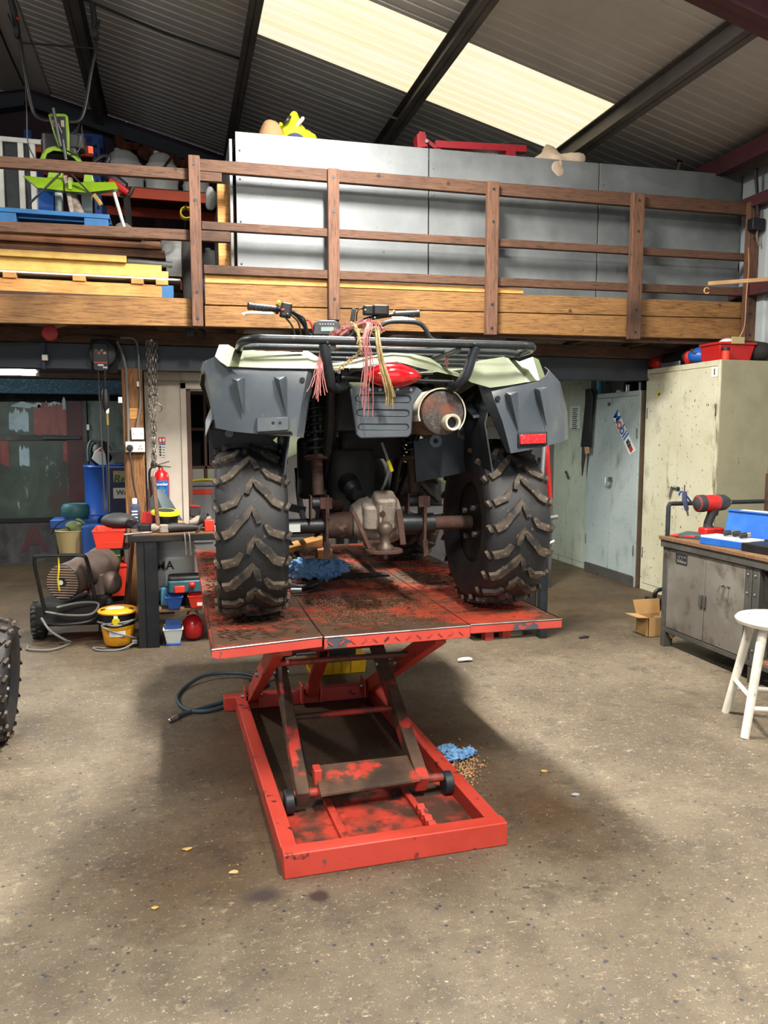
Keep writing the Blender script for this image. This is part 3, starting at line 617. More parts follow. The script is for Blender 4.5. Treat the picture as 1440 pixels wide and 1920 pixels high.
for k in range(13):
    x = 0.49 + k * 0.041; s = 1 if k % 2 else -1
    part(pC, 'tread_bar', MB().beam((x, 2.5768 + (x - .476) * .04, DZ - 0.024 - s * .007), (x + 0.016, 2.5768 + (x - .476) * .04, DZ - 0.024 + s * 0.007), 0.005, 0.006, (0, 1, 0)), 'red')
def bars(p, x0, x1, y0, y1, n):
    m = MB()
    for k in range(n):
        x, y = R.uniform(x0 + .02, x1 - .02), R.uniform(y0 + .03, y1 - .02); a = (0.785, -0.785)[k % 2]
        m.beam((x - .012 * math.cos(a), y - .012 * math.sin(a), DZ + .001), (x + .012 * math.cos(a), y + .012 * math.sin(a), DZ + .001), 0.006, 0.003)
    o = part(p, 'chequer_bars', m, 'deck'); o['kind'] = 'stuff'
bars(pL, 0.1, 0.46, 2.6, 4.7, 900); bars(pC, 0.48, 1.02, 2.62, 4.7, 1300); bars(pR, 1.04, 1.39, 2.63, 4.7, 900)
for x, y in ((1.12, 2.66), (1.20, 2.68)): part(lift, 'ramp_hook', MB().bb(x - .018, x + .018, y - .02, y + .02, DZ - .075, DZ - .02), 'red', 0.003)
part(lift, 'ramp_hook', MB().bb(0.33, 0.37, 2.62, 2.66, DZ - .07, DZ - .02), 'red', 0.003)
part(lift, 'deck_block', MB().bb(0.56, 1.0, 3.62, 3.70, DZ, DZ + .012), 'soot', 0.003)

# ------------------------------------------------------------------ tyres
def tyre(par, Rr, Wd, rim, lugs=True, rimm='rust', inner=-1, name='tyre'):
    """tyre with its axle along local X, centred on the parent's origin"""
    h = Wd / 2
    prof = [(rim, -h * 0.72), (rim + .02, -h * 0.86), (Rr * 0.80, -h * 0.98), (Rr * 0.90, -h * 0.97), (Rr * 0.955, -h * 0.84), (Rr * .985, -h * 0.55), (Rr, 0), (Rr * .985, h * 0.55), (Rr * 0.955, h * 0.84), (Rr * 0.90, h * 0.97), (Rr * 0.80, h * 0.98), (rim + .02, h * 0.86), (rim, h * 0.72)]
    ty = part(par, name, MB().lathe(prof, (0, 0, 0), (1, 0, 0), 48), 'rubber', sharp=50)
    def rad(u): q = abs(u) / h; return Rr * (1 - 0.015 * (q / .55) ** 2) if q < .55 else Rr * (0.985 - 0.03 * ((q - .55) / .29) ** 1.3)
    def strip(path, hw, s, h0=0.015):
        m = MB(); rows = [[], [], [], []]
        n = len(path)
        for i, (u, v) in enumerate(path):
            a = path[max(i - 1, 0)]; b = path[min(i + 1, n - 1)]; du, dv = b[0] - a[0], b[1] - a[1]; L = math.hypot(du, dv); nu, nv = -dv / L, du / L
            w = hw[i]
            for k, (o, hh) in enumerate(((-w, -.006), (-w * .8, h0), (w * .8, h0), (w, -.006))):
                uu, vv = (u + nu * o) * s, v + nv * o; r = rad(min(max(uu, -h * .97), h * .97)) + hh; an = vv / Rr
                rows[k].append(Vector((uu, -r * math.cos(an), r * math.sin(an))))
        g = [list(x) for x in zip(*rows)]
        m.sheet(g); m.f.append((0, 1, 2, 3)); e = len(m.v) - 4; m.f.append((e, e + 1, e + 2, e + 3)); return m
    if lugs:
        L = Wd * 0.5
        mA = {}; mBm = {}
        for s in (1, -1):
            a = strip([(.020, -.050), (.010, -.02), (-.004, .004), (-.022, -.022), (-.050, -.048), (-.075, -.080), (-L * .80, -.092)], [.010, .013, .014, .015, .016, .016, .017], s)
            e = strip([(-L * .90, -.090), (-L * .99, -.096)], [.018, .016], s, 0.012); a.add(e.v, e.f)
            b = strip([(.040, -.050), (.060, -.080), (L * .82, -.096)], [.008, .015, .016], s)
            e = strip([(L * .91, -.094), (L * .99, -.100)], [.017, .016], s, 0.012); b.add(e.v, e.f)
            mA[s] = mesh('tread_lug', a, 'lug'); mBm[s] = mesh('tread_lug', b, 'lug')
        n = 20
        for k in range(n):
            s = 1 if k % 2 else -1
            for me in (mA[s], mBm[s]):
                o = link('tread_lug', me); o.parent = ty; o.rotation_euler = (-2 * PI * k / n, 0, 0)
    else:
        m = MB()
        for k in range(20):
            for s in (1, -1):
                a = strip([(.0, .004), (-.05, -.048), (-Wd * .42, -.092)], [.013, .016, .017], s); c, q = math.cos(2 * PI * k / 20), math.sin(2 * PI * k / 20)
                a.v = [Vector((v.x, v.y * c - v.z * q, v.y * q + v.z * c)) for v in a.v]; m.add(a.v, a.f)
        o = part(ty, 'tread_lugs', m, 'lug'); o['kind'] = 'stuff'
    rp = [(rim, -h * .72), (rim * .97, -h * .6), (rim * .93, -h * .3), (rim * .93, h * .3), (rim * .97, h * .6), (rim, h * .72)]
    rm = part(par, 'rim', MB().lathe(rp, (0, 0, 0), (1, 0, 0), 32), 'black_metal')
    dx = inner * h * .55
    part(rm, 'wheel_disc', MB().lathe([(0.03, dx - .012), (.085, dx - .012), (.105, dx - .004), (rim * .93, dx - inner * .03), (rim * .93, dx - inner * .03 + .008), (.03, dx + .012)], (0, 0, 0), (1, 0, 0), 32), 'disc_rust')
    hb = part(rm, 'hub', MB().cyl((inner * .02, 0, 0), (inner * .085, 0, 0), 0.055, 0.045, 20), 'rust', 0.004)
    for k in range(4):
        a = k * PI / 2 + .6; part(rm, 'wheel_nut', MB().cyl((dx - .035, .075 * math.cos(a), .075 * math.sin(a)), (dx + .03, .075 * math.cos(a), .075 * math.sin(a)), .012, n=6), 'steel')
    return ty

# ------------------------------------------------------------------ quad bike (local frame: x right, y forward, z up from the deck, origin under the rear axle)
ARZ = -0.05; AX, AY = 0.755, 2.955; TR = 0.494; RT, WT = 0.325, 0.26
q = thing('quad_bike', 'sage green and grey quad bike seen from behind on the red lift', 'quad bike', (AX, AY, DZ), ARZ, world=False)
QM = Matrix.Translation((AX, AY, DZ)) @ Matrix.Rotation(ARZ, 4, 'Z'); QI = QM.inverted()
def ql(p): return QI @ Vector(p)
def qy(x, y, ly):
    """pixel -> bike-local point on the plane local y = ly"""
    o = QI @ _c; d = QI.to_3x3() @ ray(x, y); return o + d * ((ly - o.y) / d.y)
def wheel(name, x, y, lugs, inner, rim=0.165):
    w = link(name, None); w.parent = q; w.location = (x, y, RT + .018); tyre(w, RT, WT, rim, lugs, 'rust', inner); return w
wheel('rear_wheel', -TR, 0, True, 1); wheel('rear_wheel', TR, 0, True, -1)
wheel('front_wheel', -0.44, 1.27, False, 1); wheel('front_wheel', 0.44, 1.27, False, -1)
ZX = RT + .018
def solid(pts, th, ly=None): return MB().prism(pts, th)
def panel(name, px, lys, m, th=(0, 0.006, 0), par=None, bev=0.002):
    pts = [qy(x, y, l) for (x, y), l in zip(px, lys)]; return part(par or q, name, MB().prism(pts, th), m, bev)
# rear grey fender panels: grid surfaces (columns across, rows down) with real curvature
def fender(side, cols, name='rear_fender'):
    rows = []
    n = len(cols[0])
    for j in range(n): rows.append([qy(*c[j][:2], c[j][2]) for c in cols])
    return part(q, name, MB().sheet(rows, (0, 0.007, 0)), 'plastic_grey', 0.0, 30)
fl = fender(-1, [
    [(376, 692, .12), (381, 715, .13), (392, 752, .14), (402, 802, .16)],
    [(381, 678, -.20), (388, 706, -.24), (395, 752, -.26), (406, 803, -.27)],
    [(404, 668, -.26), (416, 703, -.275), (420, 752, -.29), (436, 809, -.30)],
    [(426, 686, -.30), (446, 704, -.305), (452, 752, -.31), (466, 812, -.32)],
    [(500, 690, -.31), (500, 704, -.32), (505, 752, -.325), (510, 816, -.335)],
    [(578, 691, -.315), (575, 705, -.33), (566, 752, -.335), (556, 819, -.34)],
    [(593, 693, -.27), (590, 708, -.29), (580, 752, -.30), (569, 821, -.32)]])
fr = fender(1, [
    [(897, 720, -.22), (905, 745, -.26), (925, 790, -.28), (951, 848, -.29)],
    [(920, 728, -.31), (926, 748, -.325), (942, 790, -.335), (958, 850, -.345)],
    [(960, 722, -.315), (962, 742, -.33), (972, 790, -.34), (985, 845, -.35)],
    [(1005, 714, -.31), (1006, 735, -.32), (1012, 785, -.33), (1020, 838, -.34)],
    [(1024, 705, -.29), (1028, 730, -.30), (1031, 782, -.31), (1032, 834, -.32)],
    [(1030, 694, -.20), (1046, 720, -.22), (1056, 770, -.24), (1056, 828, -.26)],
    [(1022, 688, .08), (1050, 716, .04), (1064, 770, .02), (1066, 822, 0.0)]])
for par, (x0, y0, x1, y1, l) in ((fl, (442, 708, 452, 776, -.325)), (fl, (521, 706, 533, 782, -.345)), (fr, (955, 735, 968, 808, -.345)), (fr, (1010, 727, 1021, 800, -.335))):
    a = qy(x0 - 9, y0, l + .012); b = qy(x0 + 17, y0 - 2, l + .012); t = qy(x0 + 3, y0 + 5, l - .032); e = qy(x1 + 5, y1 + 6, l - .004)
    o = part(par, 'pressed_rib', MB().add([a, b, t, e], [(0, 1, 2), (0, 2, 3), (1, 3, 2), (0, 3, 1)]), 'plastic_grey', 0.003)
lm = part(fl, 'reflector_mount', MB().prism([qy(481, 782, -.35), qy(542, 781, -.352), qy(542, 807, -.36), qy(481, 811, -.36)], (0, 0.03, 0)), 'plastic_grey', 0.004)
for x in (512, 525): c = qy(x, 793, -.357); part(lm, 'screw_hole', MB().cyl(c, c + Vector((0, .006, 0)), .0055, n=10), 'black')
part(fl, 'ledge', MB().prism([qy(483, 812, -.36), qy(546, 808, -.36), qy(550, 815, -.34), qy(481, 815, -.34)], (0, 0.012, 0)), 'plastic_grey', 0.003)
for p_, (x, y, l) in ((fl, (567, 712, -.336)), (fr, (934, 747, -.336))):
    c = qy(x, y, l); part(p_, 'bolt_hole', MB().cyl(c, c + Vector((0, .01, 0)), .009, n=12), 'black')
rfm = part(fr, 'reflector_mount', MB().prism([qy(972, 811, -.352), qy(1027, 809, -.345), qy(1027, 835, -.352), qy(972, 839, -.358)], (0, 0.02, 0)), 'black', 0.004)
part(rfm, 'reflector', MB().prism([qy(976, 815, -.362), qy(1024, 813, -.356), qy(1024, 831, -.362), qy(976, 833, -.366)], (0, 0.012, 0)), 'reflector', 0.002, label='red rectangular reflector')
# outer arches going forward over the wheels
for s in (-1, 1):
    rows = []
    for k in range(9):
        a = -0.25 + k * (PI * 0.80) / 8; y, z = -math.cos(a) * .40, ZX + .10 + math.sin(a) * .40
        rows.append([(s * (TR - .16), y, z - .02), (s * (TR + .02), y, z), (s * (TR + .13), y, z - .03), (s * (TR + .155), y, z - .09)])
    part(q, 'wheel_arch', MB().sheet(rows[4:], (0, 0, .006)), 'plastic_grey')
# sage green bodywork
def band(name, up, lo, l_up, l_lo, m='green', th=(0, .008, 0)):
    rows = [[qy(x, y, l_up[i] if isinstance(l_up, list) else l_up) for i, (x, y) in enumerate(up)], [qy(x, y, l_lo[i] if isinstance(l_lo, list) else l_lo) for i, (x, y) in enumerate(lo)]]
    return part(q, name, MB().sheet(rows, th), m, 0.0, 25)
band('rear_cowl', [(411, 646), (428, 646), (446, 657), (500, 655), (576, 657), (600, 672), (609, 684)], [(403, 668), (413, 678), (426, 687), (500, 690), (579, 691), (596, 691), (609, 688)], [-.18, -.17, -.13, -.13, -.15, -.22, -.28], [-.26, -.29, -.315, -.325, -.33, -.30, -.285])
band('rear_cowl', [(863, 700), (874, 686), (899, 676), (944, 669), (974, 678), (999, 669), (1010, 674)], [(866, 706), (884, 717), (919, 727), (950, 723), (985, 717), (1012, 713), (1024, 711)], [-.28, -.22, -.15, -.12, -.12, -.17, -.18], [-.285, -.30, -.33, -.325, -.32, -.31, -.28])
band('tail_cowl', [(598, 683), (640, 679), (690, 668), (735, 661), (775, 664), (806, 671), (832, 688), (866, 702)], [(606, 690), (640, 690), (676, 690), (706, 681), (745, 678), (785, 689), (828, 699), (868, 708)], [-.20, -.20, -.20, -.18, -.18, -.18, -.20, -.24], [-.29, -.30, -.33, -.34, -.34, -.33, -.31, -.29])
# top shells, tank, seat, front body, engine
def shell(name, secs, m, th=(0, 0, -.008)):
    return part(q, name, MB().sheet([[Vector(p) for p in s] for s in secs], th), m, 0.0, 30)
for s in (-1, 1):
    shell('fender_top', [[(s * .18, -.20, .93), (s * .30, -.16, .945), (s * .47, -.14, .955), (s * .60, -.12, .955), (s * .66, -.12, .92)], [(s * .18, .1, .95), (s * .30, .1, .97), (s * .47, .1, .975), (s * .60, .1, .965), (s * .67, .1, .90)], [(s * .18, .35, .93), (s * .30, .38, .93), (s * .47, .40, .90), (s * .58, .42, .85), (s * .63, .42, .78)], [(s * .18, .55, .80), (s * .28, .55, .74), (s * .45, .58, .62), (s * .55, .58, .56), (s * .60, .58, .50)]], 'green')
    shell('front_fender', [[(s * .18, .85, .62), (s * .30, .86, .58), (s * .48, .86, .50), (s * .58, .86, .42)], [(s * .18, 1.0, .88), (s * .30, 1.0, .86), (s * .48, 1.0, .80), (s * .60, 1.0, .72)], [(s * .18, 1.3, .95), (s * .30, 1.3, .93), (s * .48, 1.3, .88), (s * .62, 1.3, .80)], [(s * .18, 1.62, .84), (s * .30, 1.62, .82), (s * .48, 1.6, .76), (s * .60, 1.58, .66)]], 'green')
    part(q, 'foot_well', MB().bb(s * .30, s * .56, .50, .95, .30, .33), 'black', 0.01)
    # inner liners
    part(q, 'inner_liner', MB().sheet([[(s * .385, -.30, .56), (s * .38, -.05, .60), (s * .36, .40, .58)], [(s * .36, -.28, .74), (s * .36, 0, .82), (s * .35, .40, .74)], [(s * .40, -.24, .86), (s * .42, 0, .90), (s * .40, .36, .84)]], (s * -.006, 0, 0)), 'dark_steel')
panel('mud_guard', [(391, 803), (420, 806), (500, 815), (520, 832), (523, 860), (394, 868)], [-.10, -.10, -.10, -.10, -.08, -.08], 'dark_steel', (0, .01, 0))
panel('mud_guard', [(775, 826), (800, 820), (822, 808), (860, 806), (905, 800), (905, 880), (780, 905)], [.0] * 7, 'dark_steel', (0, .01, 0))
c = qy(430, 812, -.115); part(q, 'plug', MB().cyl(c, c + Vector((0, .02, 0)), .018, n=16), 'plastic_grey', .003)
for x, y in ((817, 827), (868, 812)): c = qy(x, y, -.01); t_ = part(q, 'liner_tab', MB().cyl(c, c + Vector((0, .012, 0)), .026, n=14), 'plastic_grey'); part(t_, 'bolt_hole', MB().cyl(c - Vector((0, .003, 0)), c, .010, n=10), 'rust')
seat = MB(); rows = []
for y, w, z in ((-.12, .16, .955), (.05, .19, .985), (.3, .18, .975), (.55, .14, .96), (.72, .11, .99)): rows.append([(-w, y, z - .12), (-w, y, z - .03), (-w * .6, y, z), (w * .6, y, z), (w, y, z - .03), (w, y, z - .12)])
part(q, 'seat', seat.sheet(rows, (0, 0, -.02)), 'black', 0.0, 60)
part(q, 'tank_cover', MB().lump((0, .92, .90), (.16, .22, .16), 3, .08), 'green', 0, 60)
part(q, 'nose', MB().lump((0, 1.45, .80), (.26, .24, .14), 4, .08), 'green', 0, 60)
part(q, 'headlight_bar', MB().bb(-.35, .35, 1.62, 1.70, .62, .74), 'black', .02)
part(q, 'engine', MB().lump((0, .62, .46), (.20, .34, .20), 5, .15), 'soot', 0, 50)
part(q, 'gearbox', MB().rbox((-.07, .22, .50), (.20, .22, .28), .05), 'soot', .01)
part(q, 'air_box', MB().rbox((0, .28, .80), (.36, .36, .18), .04), 'black', .01)
for s in (-1, 1):
    part(q, 'frame_tube', MB().tube(smooth([(s * .17, -.22, .90), (s * .17, .05, .86), (s * .17, .35, .55), (s * .16, .55, .25), (s * .16, 1.2, .25), (s * .17, 1.45, .5)], 6), .017, 8), 'black_metal')
    part(q, 'frame_tube', MB().tube([(s * .17, -.20, .88), (s * .17, .15, .55), (s * .17, .5, .3)], .014, 8), 'black_metal')
    part(q, 'front_axle_arm', MB().beam((s * .14, 1.27, .28), (s * .42, 1.27, ZX), .05, .04), 'black_metal')
for x0, x1, y0, y1, l in ((560, 665, 820, 935, .20), (640, 760, 735, 860, .14)):
    a, b = qy(x0, y0, l), qy(x1, y1, l); part(q, 'engine_casing', MB().bb(a.x, b.x, l, l + .1, b.z, a.z), 'soot', .02)
for k, (x, y, r) in enumerate(((628, 868, .012), (634, 905, .016), (615, 925, .02), (600, 908, .014), (648, 880, .018), (663, 900, .014))):
    c = qy(x, y, .18); part(q, 'casing_boss', MB().cyl(c, c + Vector((0, .05, 0)), r, n=12), 'rust' if k % 2 else 'dirty_alu', .003)
# axle, final drive, hitch
part(q, 'axle_tube', MB().cyl((-TR + .03, 0, ZX), (-.135, 0, ZX), .030, n=20), 'black_metal'); part(q, 'axle_tube', MB().cyl((TR - .03, 0, ZX), (.10, 0, ZX), .028, n=20), 'rust')
part(q, 'axle_tube', MB().cyl((.10, 0, ZX), (.24, 0, ZX), .042, n=20), 'black_metal'); part(q, 'axle_tube', MB().cyl((-.20, 0, ZX), (-.10, 0, ZX), .05, .055, n=20), 'rust')
a = qy(541, 981, -.032); part(q, 'warning_label', MB().bb(a.x + .002, a.x + .045, -.0335, -.031, ZX - .018, ZX + .012), 'paper')
fd = part(q, 'final_drive', MB().lathe([(.02, -.10), (.06, -.095), (.085, -.06), (.10, -.01), (.10, .05), (.085, .09), (.03, .10)], (.0, 0, ZX + .02), (1, 0, 0), 24), 'dirty_alu', .004)
part(fd, 'drive_nose', MB().rbox((.005, -.055, ZX + .045), (.14, .12, .10), .03, rot=(.2, 0, 0)), 'dirty_alu', .012)
part(fd, 'drive_cover', MB().rbox((.02, -.075, ZX + .06), (.085, .10, .14), .02, rot=(.35, 0, 0)), 'dirty_alu', .01)
part(fd, 'rib', MB().bb(-.012, .0, -.14, -.06, ZX + .02, ZX + .09), 'dirty_alu', .003); part(fd, 'plug', MB().cyl((.0, -.125, ZX + .06), (.0, -.145, ZX + .055), .012, n=8), 'rust')
c = qy(700, 935, -.02); part(q, 'breather_cap', MB().ball(c, .022), 'dark_steel')
c = qy(668, 925, .03); part(q, 'shaft_boot', MB().lathe([(.022, -.02), (.03, 0), (.024, .012), (.034, .024), (.027, .036), (.038, .048), (.032, .06), (.05, .10), (.045, .16)], c, (-.15, .9, .3), 20), 'black')
ball = qy(722, 992, -.19)
hp = part(q, 'hitch_plate', MB().rbox((ball.x, -.17, ball.z - .085), (.14, .12, .014), .05), 'rust', .003)
part(q, 'hitch_ball', MB().lathe([(.0, -.115), (.012, -.112), (.013, -.085), (.032, -.078), (.032, -.065), (.020, -.055), (.019, -.025), (.024, -.018), (.030, 0), (.026, .016), (.015, .027), (0, .030)], ball, (0, 0, 1), 24), 'ball', sharp=60)
for (x0, y0, x1, y1, w) in ((662, 958, 694, 1030, .016), (748, 955, 756, 1022, .024)):
    part(q, 'hitch_strap', MB().beam(qy(x0, y0, -.13), qy(x1, y1, -.16), .010, w, (1, 0, 0)), 'rust', .003)
part(q, 'hitch_arm', MB().beam((-.03, -.06, ZX - .06), (ball.x, -.15, ball.z - .09), .07, .02), 'rust', .004)
for s, x in ((-1, 613), (1, 796)):
    bk = qy(x, 975, -.04); part(q, 'shock_bracket', MB().prism([(bk.x - .006, -.06, ZX + .115), (bk.x - .006, .05, ZX + .12), (bk.x - .006, .05, ZX - .09), (bk.x - .006, -.05, ZX - .10)], (.012, 0, 0)), 'rust', .003)
    part(q, 'bracket_plate', MB().bb(bk.x - .028, bk.x + .02, -.055, -.048, ZX + .07, ZX + .115), 'rust', .003)
    part(q, 'bracket_tail', MB().beam((bk.x, -.05, ZX - .06), (bk.x + s * .005, -.055, ZX - .125), .03, .008), 'rust', .002)
part(q, 'trailing_arm', MB().tube([(-.23, .02, ZX + .10), (-.14, .10, ZX + .07), (-.05, .25, ZX + .05)], .022, 10), 'rust')
part(q, 'trailing_arm', MB().tube([(.16, .02, ZX + .10), (.12, .15, ZX + .08), (.08, .3, ZX + .06)], .022, 10), 'rust')
def shock(bx, tx, ly=.0):
    b, t = qy(*bx, ly), qy(*tx, ly + .06); d = (t - b); L = d.length; ax = d.normalized(); u, w = frame(ax)
    sh = part(q, 'shock_absorber', MB().cyl(b + ax * .03, b + ax * (L * .42), .023, n=18), 'rust', .002)
    part(sh, 'lower_eye', MB().cyl(b + Vector((-.028, 0, 0)), b + Vector((.028, 0, 0)), .022, n=16), 'dark_steel', .002)
    part(sh, 'spring_seat', MB().lathe([(.02, -.006), (.045, -.004), (.05, .004), (.045, .012), (.02, .012)], b + ax * (L * .42), ax, 20), 'rust')
    part(sh, 'damper_body', MB().cyl(b + ax * (L * .42), t, .020, n=14), 'black_metal')
    n = 7; pts = []
    for i in range(n * 14 + 1):
        a = 2 * PI * i / 14; hh = L * .44 + (L * .52) * i / (n * 14); pts.append(b + ax * hh + (u * math.cos(a) + w * math.sin(a)) * .041)
    part(sh, 'coil_spring', MB().tube(pts, .0065, 7), 'black_metal', sharp=60)
    part(sh, 'clevis', MB().bb(b.x - .036, b.x - .03, b.y - .03, b.y + .03, b.z - .06, b.z + .03).bb(b.x + .03, b.x + .036, b.y - .03, b.y + .03, b.z - .06, b.z + .03), 'rust')
shock((598, 943), (586, 745), -.03); shock((778, 938), (768, 755), .03)
part(q, 'brake_line', MB().tube(smooth([qy(716, 830, .05), qy(727, 862, .03), qy(729, 880, .02), qy(722, 905, .03), qy(716, 918, .05)], 5), .006, 8), 'grey_cable'); part(q, 'cable_tie', MB().beam(qy(728, 864, .02), qy(736, 884, .01), .006, .012), 'bright_yellow')
# tail lamp, plate, muffler
cl = qy(736, 704, -.335); pts = []
hw, ht, hb_ = .101, .045, .034
for i in range(17): t = -1 + i / 8; pts.append((cl.x + hw * t, 0, cl.z + ht * (1 - t * t) ** 0.8 - .004 + .0))
for i in range(15, 0, -1): t = -1 + i / 8; pts.append((cl.x + hw * t, 0, cl.z - hb_ * (1 - t * t) ** 0.8 - .004))
lens = MB(); rings = []
for sc, yy in ((1.0, .03), (1.0, .0), (.93, -.018), (.75, -.032), (.4, -.040)):
    rings.append([Vector((cl.x + (p[0] - cl.x) * sc, cl.y + yy, cl.z + (p[2] - cl.z) * sc)) for p in pts])
n = len(pts)
vs = [p for r_ in rings for p in r_] + [Vector((cl.x, cl.y - .042, cl.z))]; fs = [(i * n + j, i * n + (j + 1) % n, (i + 1) * n + (j + 1) % n, (i + 1) * n + j) for i in range(4) for j in range(n)]
fs += [(4 * n + j, 4 * n + (j + 1) % n, 5 * n) for j in range(n)] + [tuple(range(n))]
tl = part(q, 'tail_lamp', lens.add(vs, fs), 'lens_red', sharp=50, label='red glossy almond shaped tail lamp')
part(tl, 'rim_line', MB().tube(rings[1], .004, 6, closed=True), 'lens_red')
part(q, 'lamp_bracket', MB().cyl(qy(640, 708, -.28), qy(850, 716, -.28), .009, n=10), 'black_metal')
part(q, 'tail_frame', MB().bb(qy(640, 700, -.25).x, qy(655, 700, -.25).x, -.25, -.235, qy(640, 728, -.25).z, qy(640, 690, -.25).z), 'black_metal', .003)
pl = part(q, 'plate_flap', MB().prism([qy(656, 728, -.305), qy(668, 724, -.305), qy(780, 724, -.305), qy(793, 733, -.305), qy(775, 758, -.31), qy(772, 812, -.325), qy(766, 820, -.327), qy(676, 822, -.327), qy(668, 815, -.325)], (0, .012, 0)), 'flap', .004)
for (x0, x1, y0, y1, l) in ((667, 770, 740, 754, -.31), (669, 767, 767, 780, -.316), (672, 766, 794, 806, -.322)):
    a, b = qy(x0, y0, l), qy(x1, y1, l); r_ = (a.z - b.z) / 2; zc = (a.z + b.z) / 2
    pt = arc((b.x - r_, a.y, zc), r_, -PI / 2, PI / 2, 6) + arc((a.x + r_, a.y, zc), r_, PI / 2, 1.5 * PI, 6); part(pl, 'pressed_slot', MB().tube(pt, .0022, 6, closed=True), 'black')
for x in (692, 712, 745, 770): c = qy(x, 731, -.306); part(pl, 'screw', MB().cyl(c, c - Vector((0, .006, 0)), .006, n=8), 'steel')
part(pl, 'wire_clip', MB().tube([qy(690, 737, -.312), qy(718, 737, -.312), qy(722, 733, -.312), qy(768, 732, -.312)], .0018, 6), 'steel')
mc = qy(829, 775, -.27); me_ = qy(800, 788, .12)
mu = part(q, 'muffler', MB().cyl(mc, mc + Vector((-.03, .42, .0)), .078, n=32), 'brown_can', .006)
part(mu, 'end_cap', MB().lathe([(0, -.004), (.06, -.004), (.078, .004), (.081, .014), (.078, .02)], mc + Vector((0, -.012, 0)), (0, 1, 0), 32), 'muffler')
part(mu, 'heat_shield', MB().lathe([(.086, .0), (.091, .0), (.091, .16), (.086, .16)], mc + Vector((0, .0, .002)), (0, 1, 0), 30, -0.35, PI + .75), 'cream_steel')
tp = qy(849, 792, -.33)
part(mu, 'tail_pipe', MB().lathe([(.024, .09), (.030, .09), (.031, .0), (.028, -.006), (.021, -.004), (.021, .06)], tp, (0, 1, 0), 24), 'cream_steel'); part(mu, 'pipe_bore', MB().cyl(tp + Vector((0, .03, 0)), tp + Vector((0, .034, 0)), .021, n=16), 'black')
# rear rack
def rt(name, px, ly, r, m='rack', n=12, sm=4):
    pts = [qy(x, y, l) for (x, y), l in zip(px, ly)]; return part(q, name, MB().tube(smooth(pts, sm) if sm else pts, r, n), m, sharp=60)
zr = qy(720, 641, -.38).z
def rk(x, y, z=0.0): return Vector((x, y, zr + z))
xl, xr = qy(452, 641, -.36).x, qy(1006, 652, -.36).x
part(q, 'rack_tube', MB().tube(smooth([rk(xl, .55, -.01), rk(xl, .1, -.01), rk(xl, -.24, -.008), rk(xl + .012, -.32, -.002), rk(xl + .05, -.37), rk(xl + .12, -.38), rk(0, -.38), rk(xr - .12, -.38), rk(xr - .04, -.37), rk(xr - .004, -.33, -.002), rk(xr, -.24, -.008), rk(xr, .1, -.01), rk(xr, .55, -.01)], 5), .0145, 12), 'rack', sharp=60)
for k, y in enumerate((-.22, -.05, .13, .31, .49)): part(q, 'rack_tube', MB().tube([rk(xl + .01, y, -.012), rk(xl + .06, y, -.008), rk(xr - .06, y, -.008), rk(xr - .01, y, -.012)], .011, 10), 'rack', sharp=60)
for x in (-.22, .22): part(q, 'rack_tube', MB().tube([rk(x, -.38, -.02), rk(x, .5, -.025)], .011, 10), 'rack', sharp=60)
rt('rack_hoop', [(706, 632), (712, 614), (728, 604), (760, 603), (785, 606), (797, 616), (806, 632), (818, 641)], [-.20] * 8, .0085)
rt('rack_stay', [(607, 645), (611, 668), (617, 700), (621, 722), (628, 728), (645, 726)], [-.38, -.375, -.36, -.345, -.32, -.26], .0175)
rt('rack_stay', [(893, 650), (884, 672), (876, 698), (868, 712), (856, 725), (846, 724), (842, 716)], [-.38, -.375, -.37, -.36, -.33, -.29, -.25], .0175)
part(q, 'subframe_post', MB().tube([qy(620, 722, -.33), qy(618, 790, -.22), qy(612, 850, -.10)], .017, 10), 'black_metal')
for x, y in ((614, 643), (890, 646)): c = qy(x, y, -.395); part(q, 'weld_bead', MB().ball(c, .006, 10, 6), 'rack')
# handlebars
HB = .93
hbz = qy(640, 590, HB).z
gL0, gL1, gR0, gR1 = qy(465, 574, HB - .06), qy(521, 580, HB - .02), qy(787, 588, HB - .06), qy(738, 590, HB - .02)
part(q, 'handlebar', MB().tube(smooth([gL0, gL1, qy(552, 587, HB), qy(570, 608, HB + .03), qy(584, 630, HB + .06), qy(640, 640, HB + .06), qy(668, 620, HB + .05), qy(684, 600, HB), gR1, gR0], 5), .0115, 10), 'black_metal')
for a, b, l in ((gL0, gL1, 'l'), (gR0, gR1, 'r')):
    d = (b - a); g = part(q, 'grip', MB().lathe([(.012, 0), (.019, .001), (.019, .012), (.0165, .018), (.0175, .5 * d.length), (.0165, .92 * d.length), (.024, .95 * d.length), (.024, d.length)], a, d, 18), 'black')
    for k in range(5): part(g, 'grip_ridge', MB().lathe([(.0165, 0), (.0185, .001), (.0185, .005), (.0165, .006)], a + d * (.2 + .13 * k), d, 16), 'tool_grey')
c = qy(536, 582, HB - .03); sw = part(q, 'switch_box', MB().rbox(c, (.055, .05, .07), .012, rot=(0, .15, 0)), 'black', .006)
c2 = qy(523, 569, HB - .04); part(sw, 'yellow_button', MB().cyl(c2, c2 + Vector((0, .015, .012)), .008, n=12), 'bright_yellow'); c2 = qy(530, 581, HB - .06); part(sw, 'red_switch', MB().box(c2, (.016, .006, .010)), 'tool_red', .002)
part(sw, 'bolt', MB().ball(qy(539, 589, HB - .06), .005, 8, 6), 'steel')
part(q, 'brake_lever', MB().tube(smooth([qy(512, 588, HB - .08), qy(490, 587, HB - .09), qy(462, 587, HB - .10), qy(456, 590, HB - .10)], 4), [.007] * 12 + [.010], 8), 'white', label='pale silver brake lever')
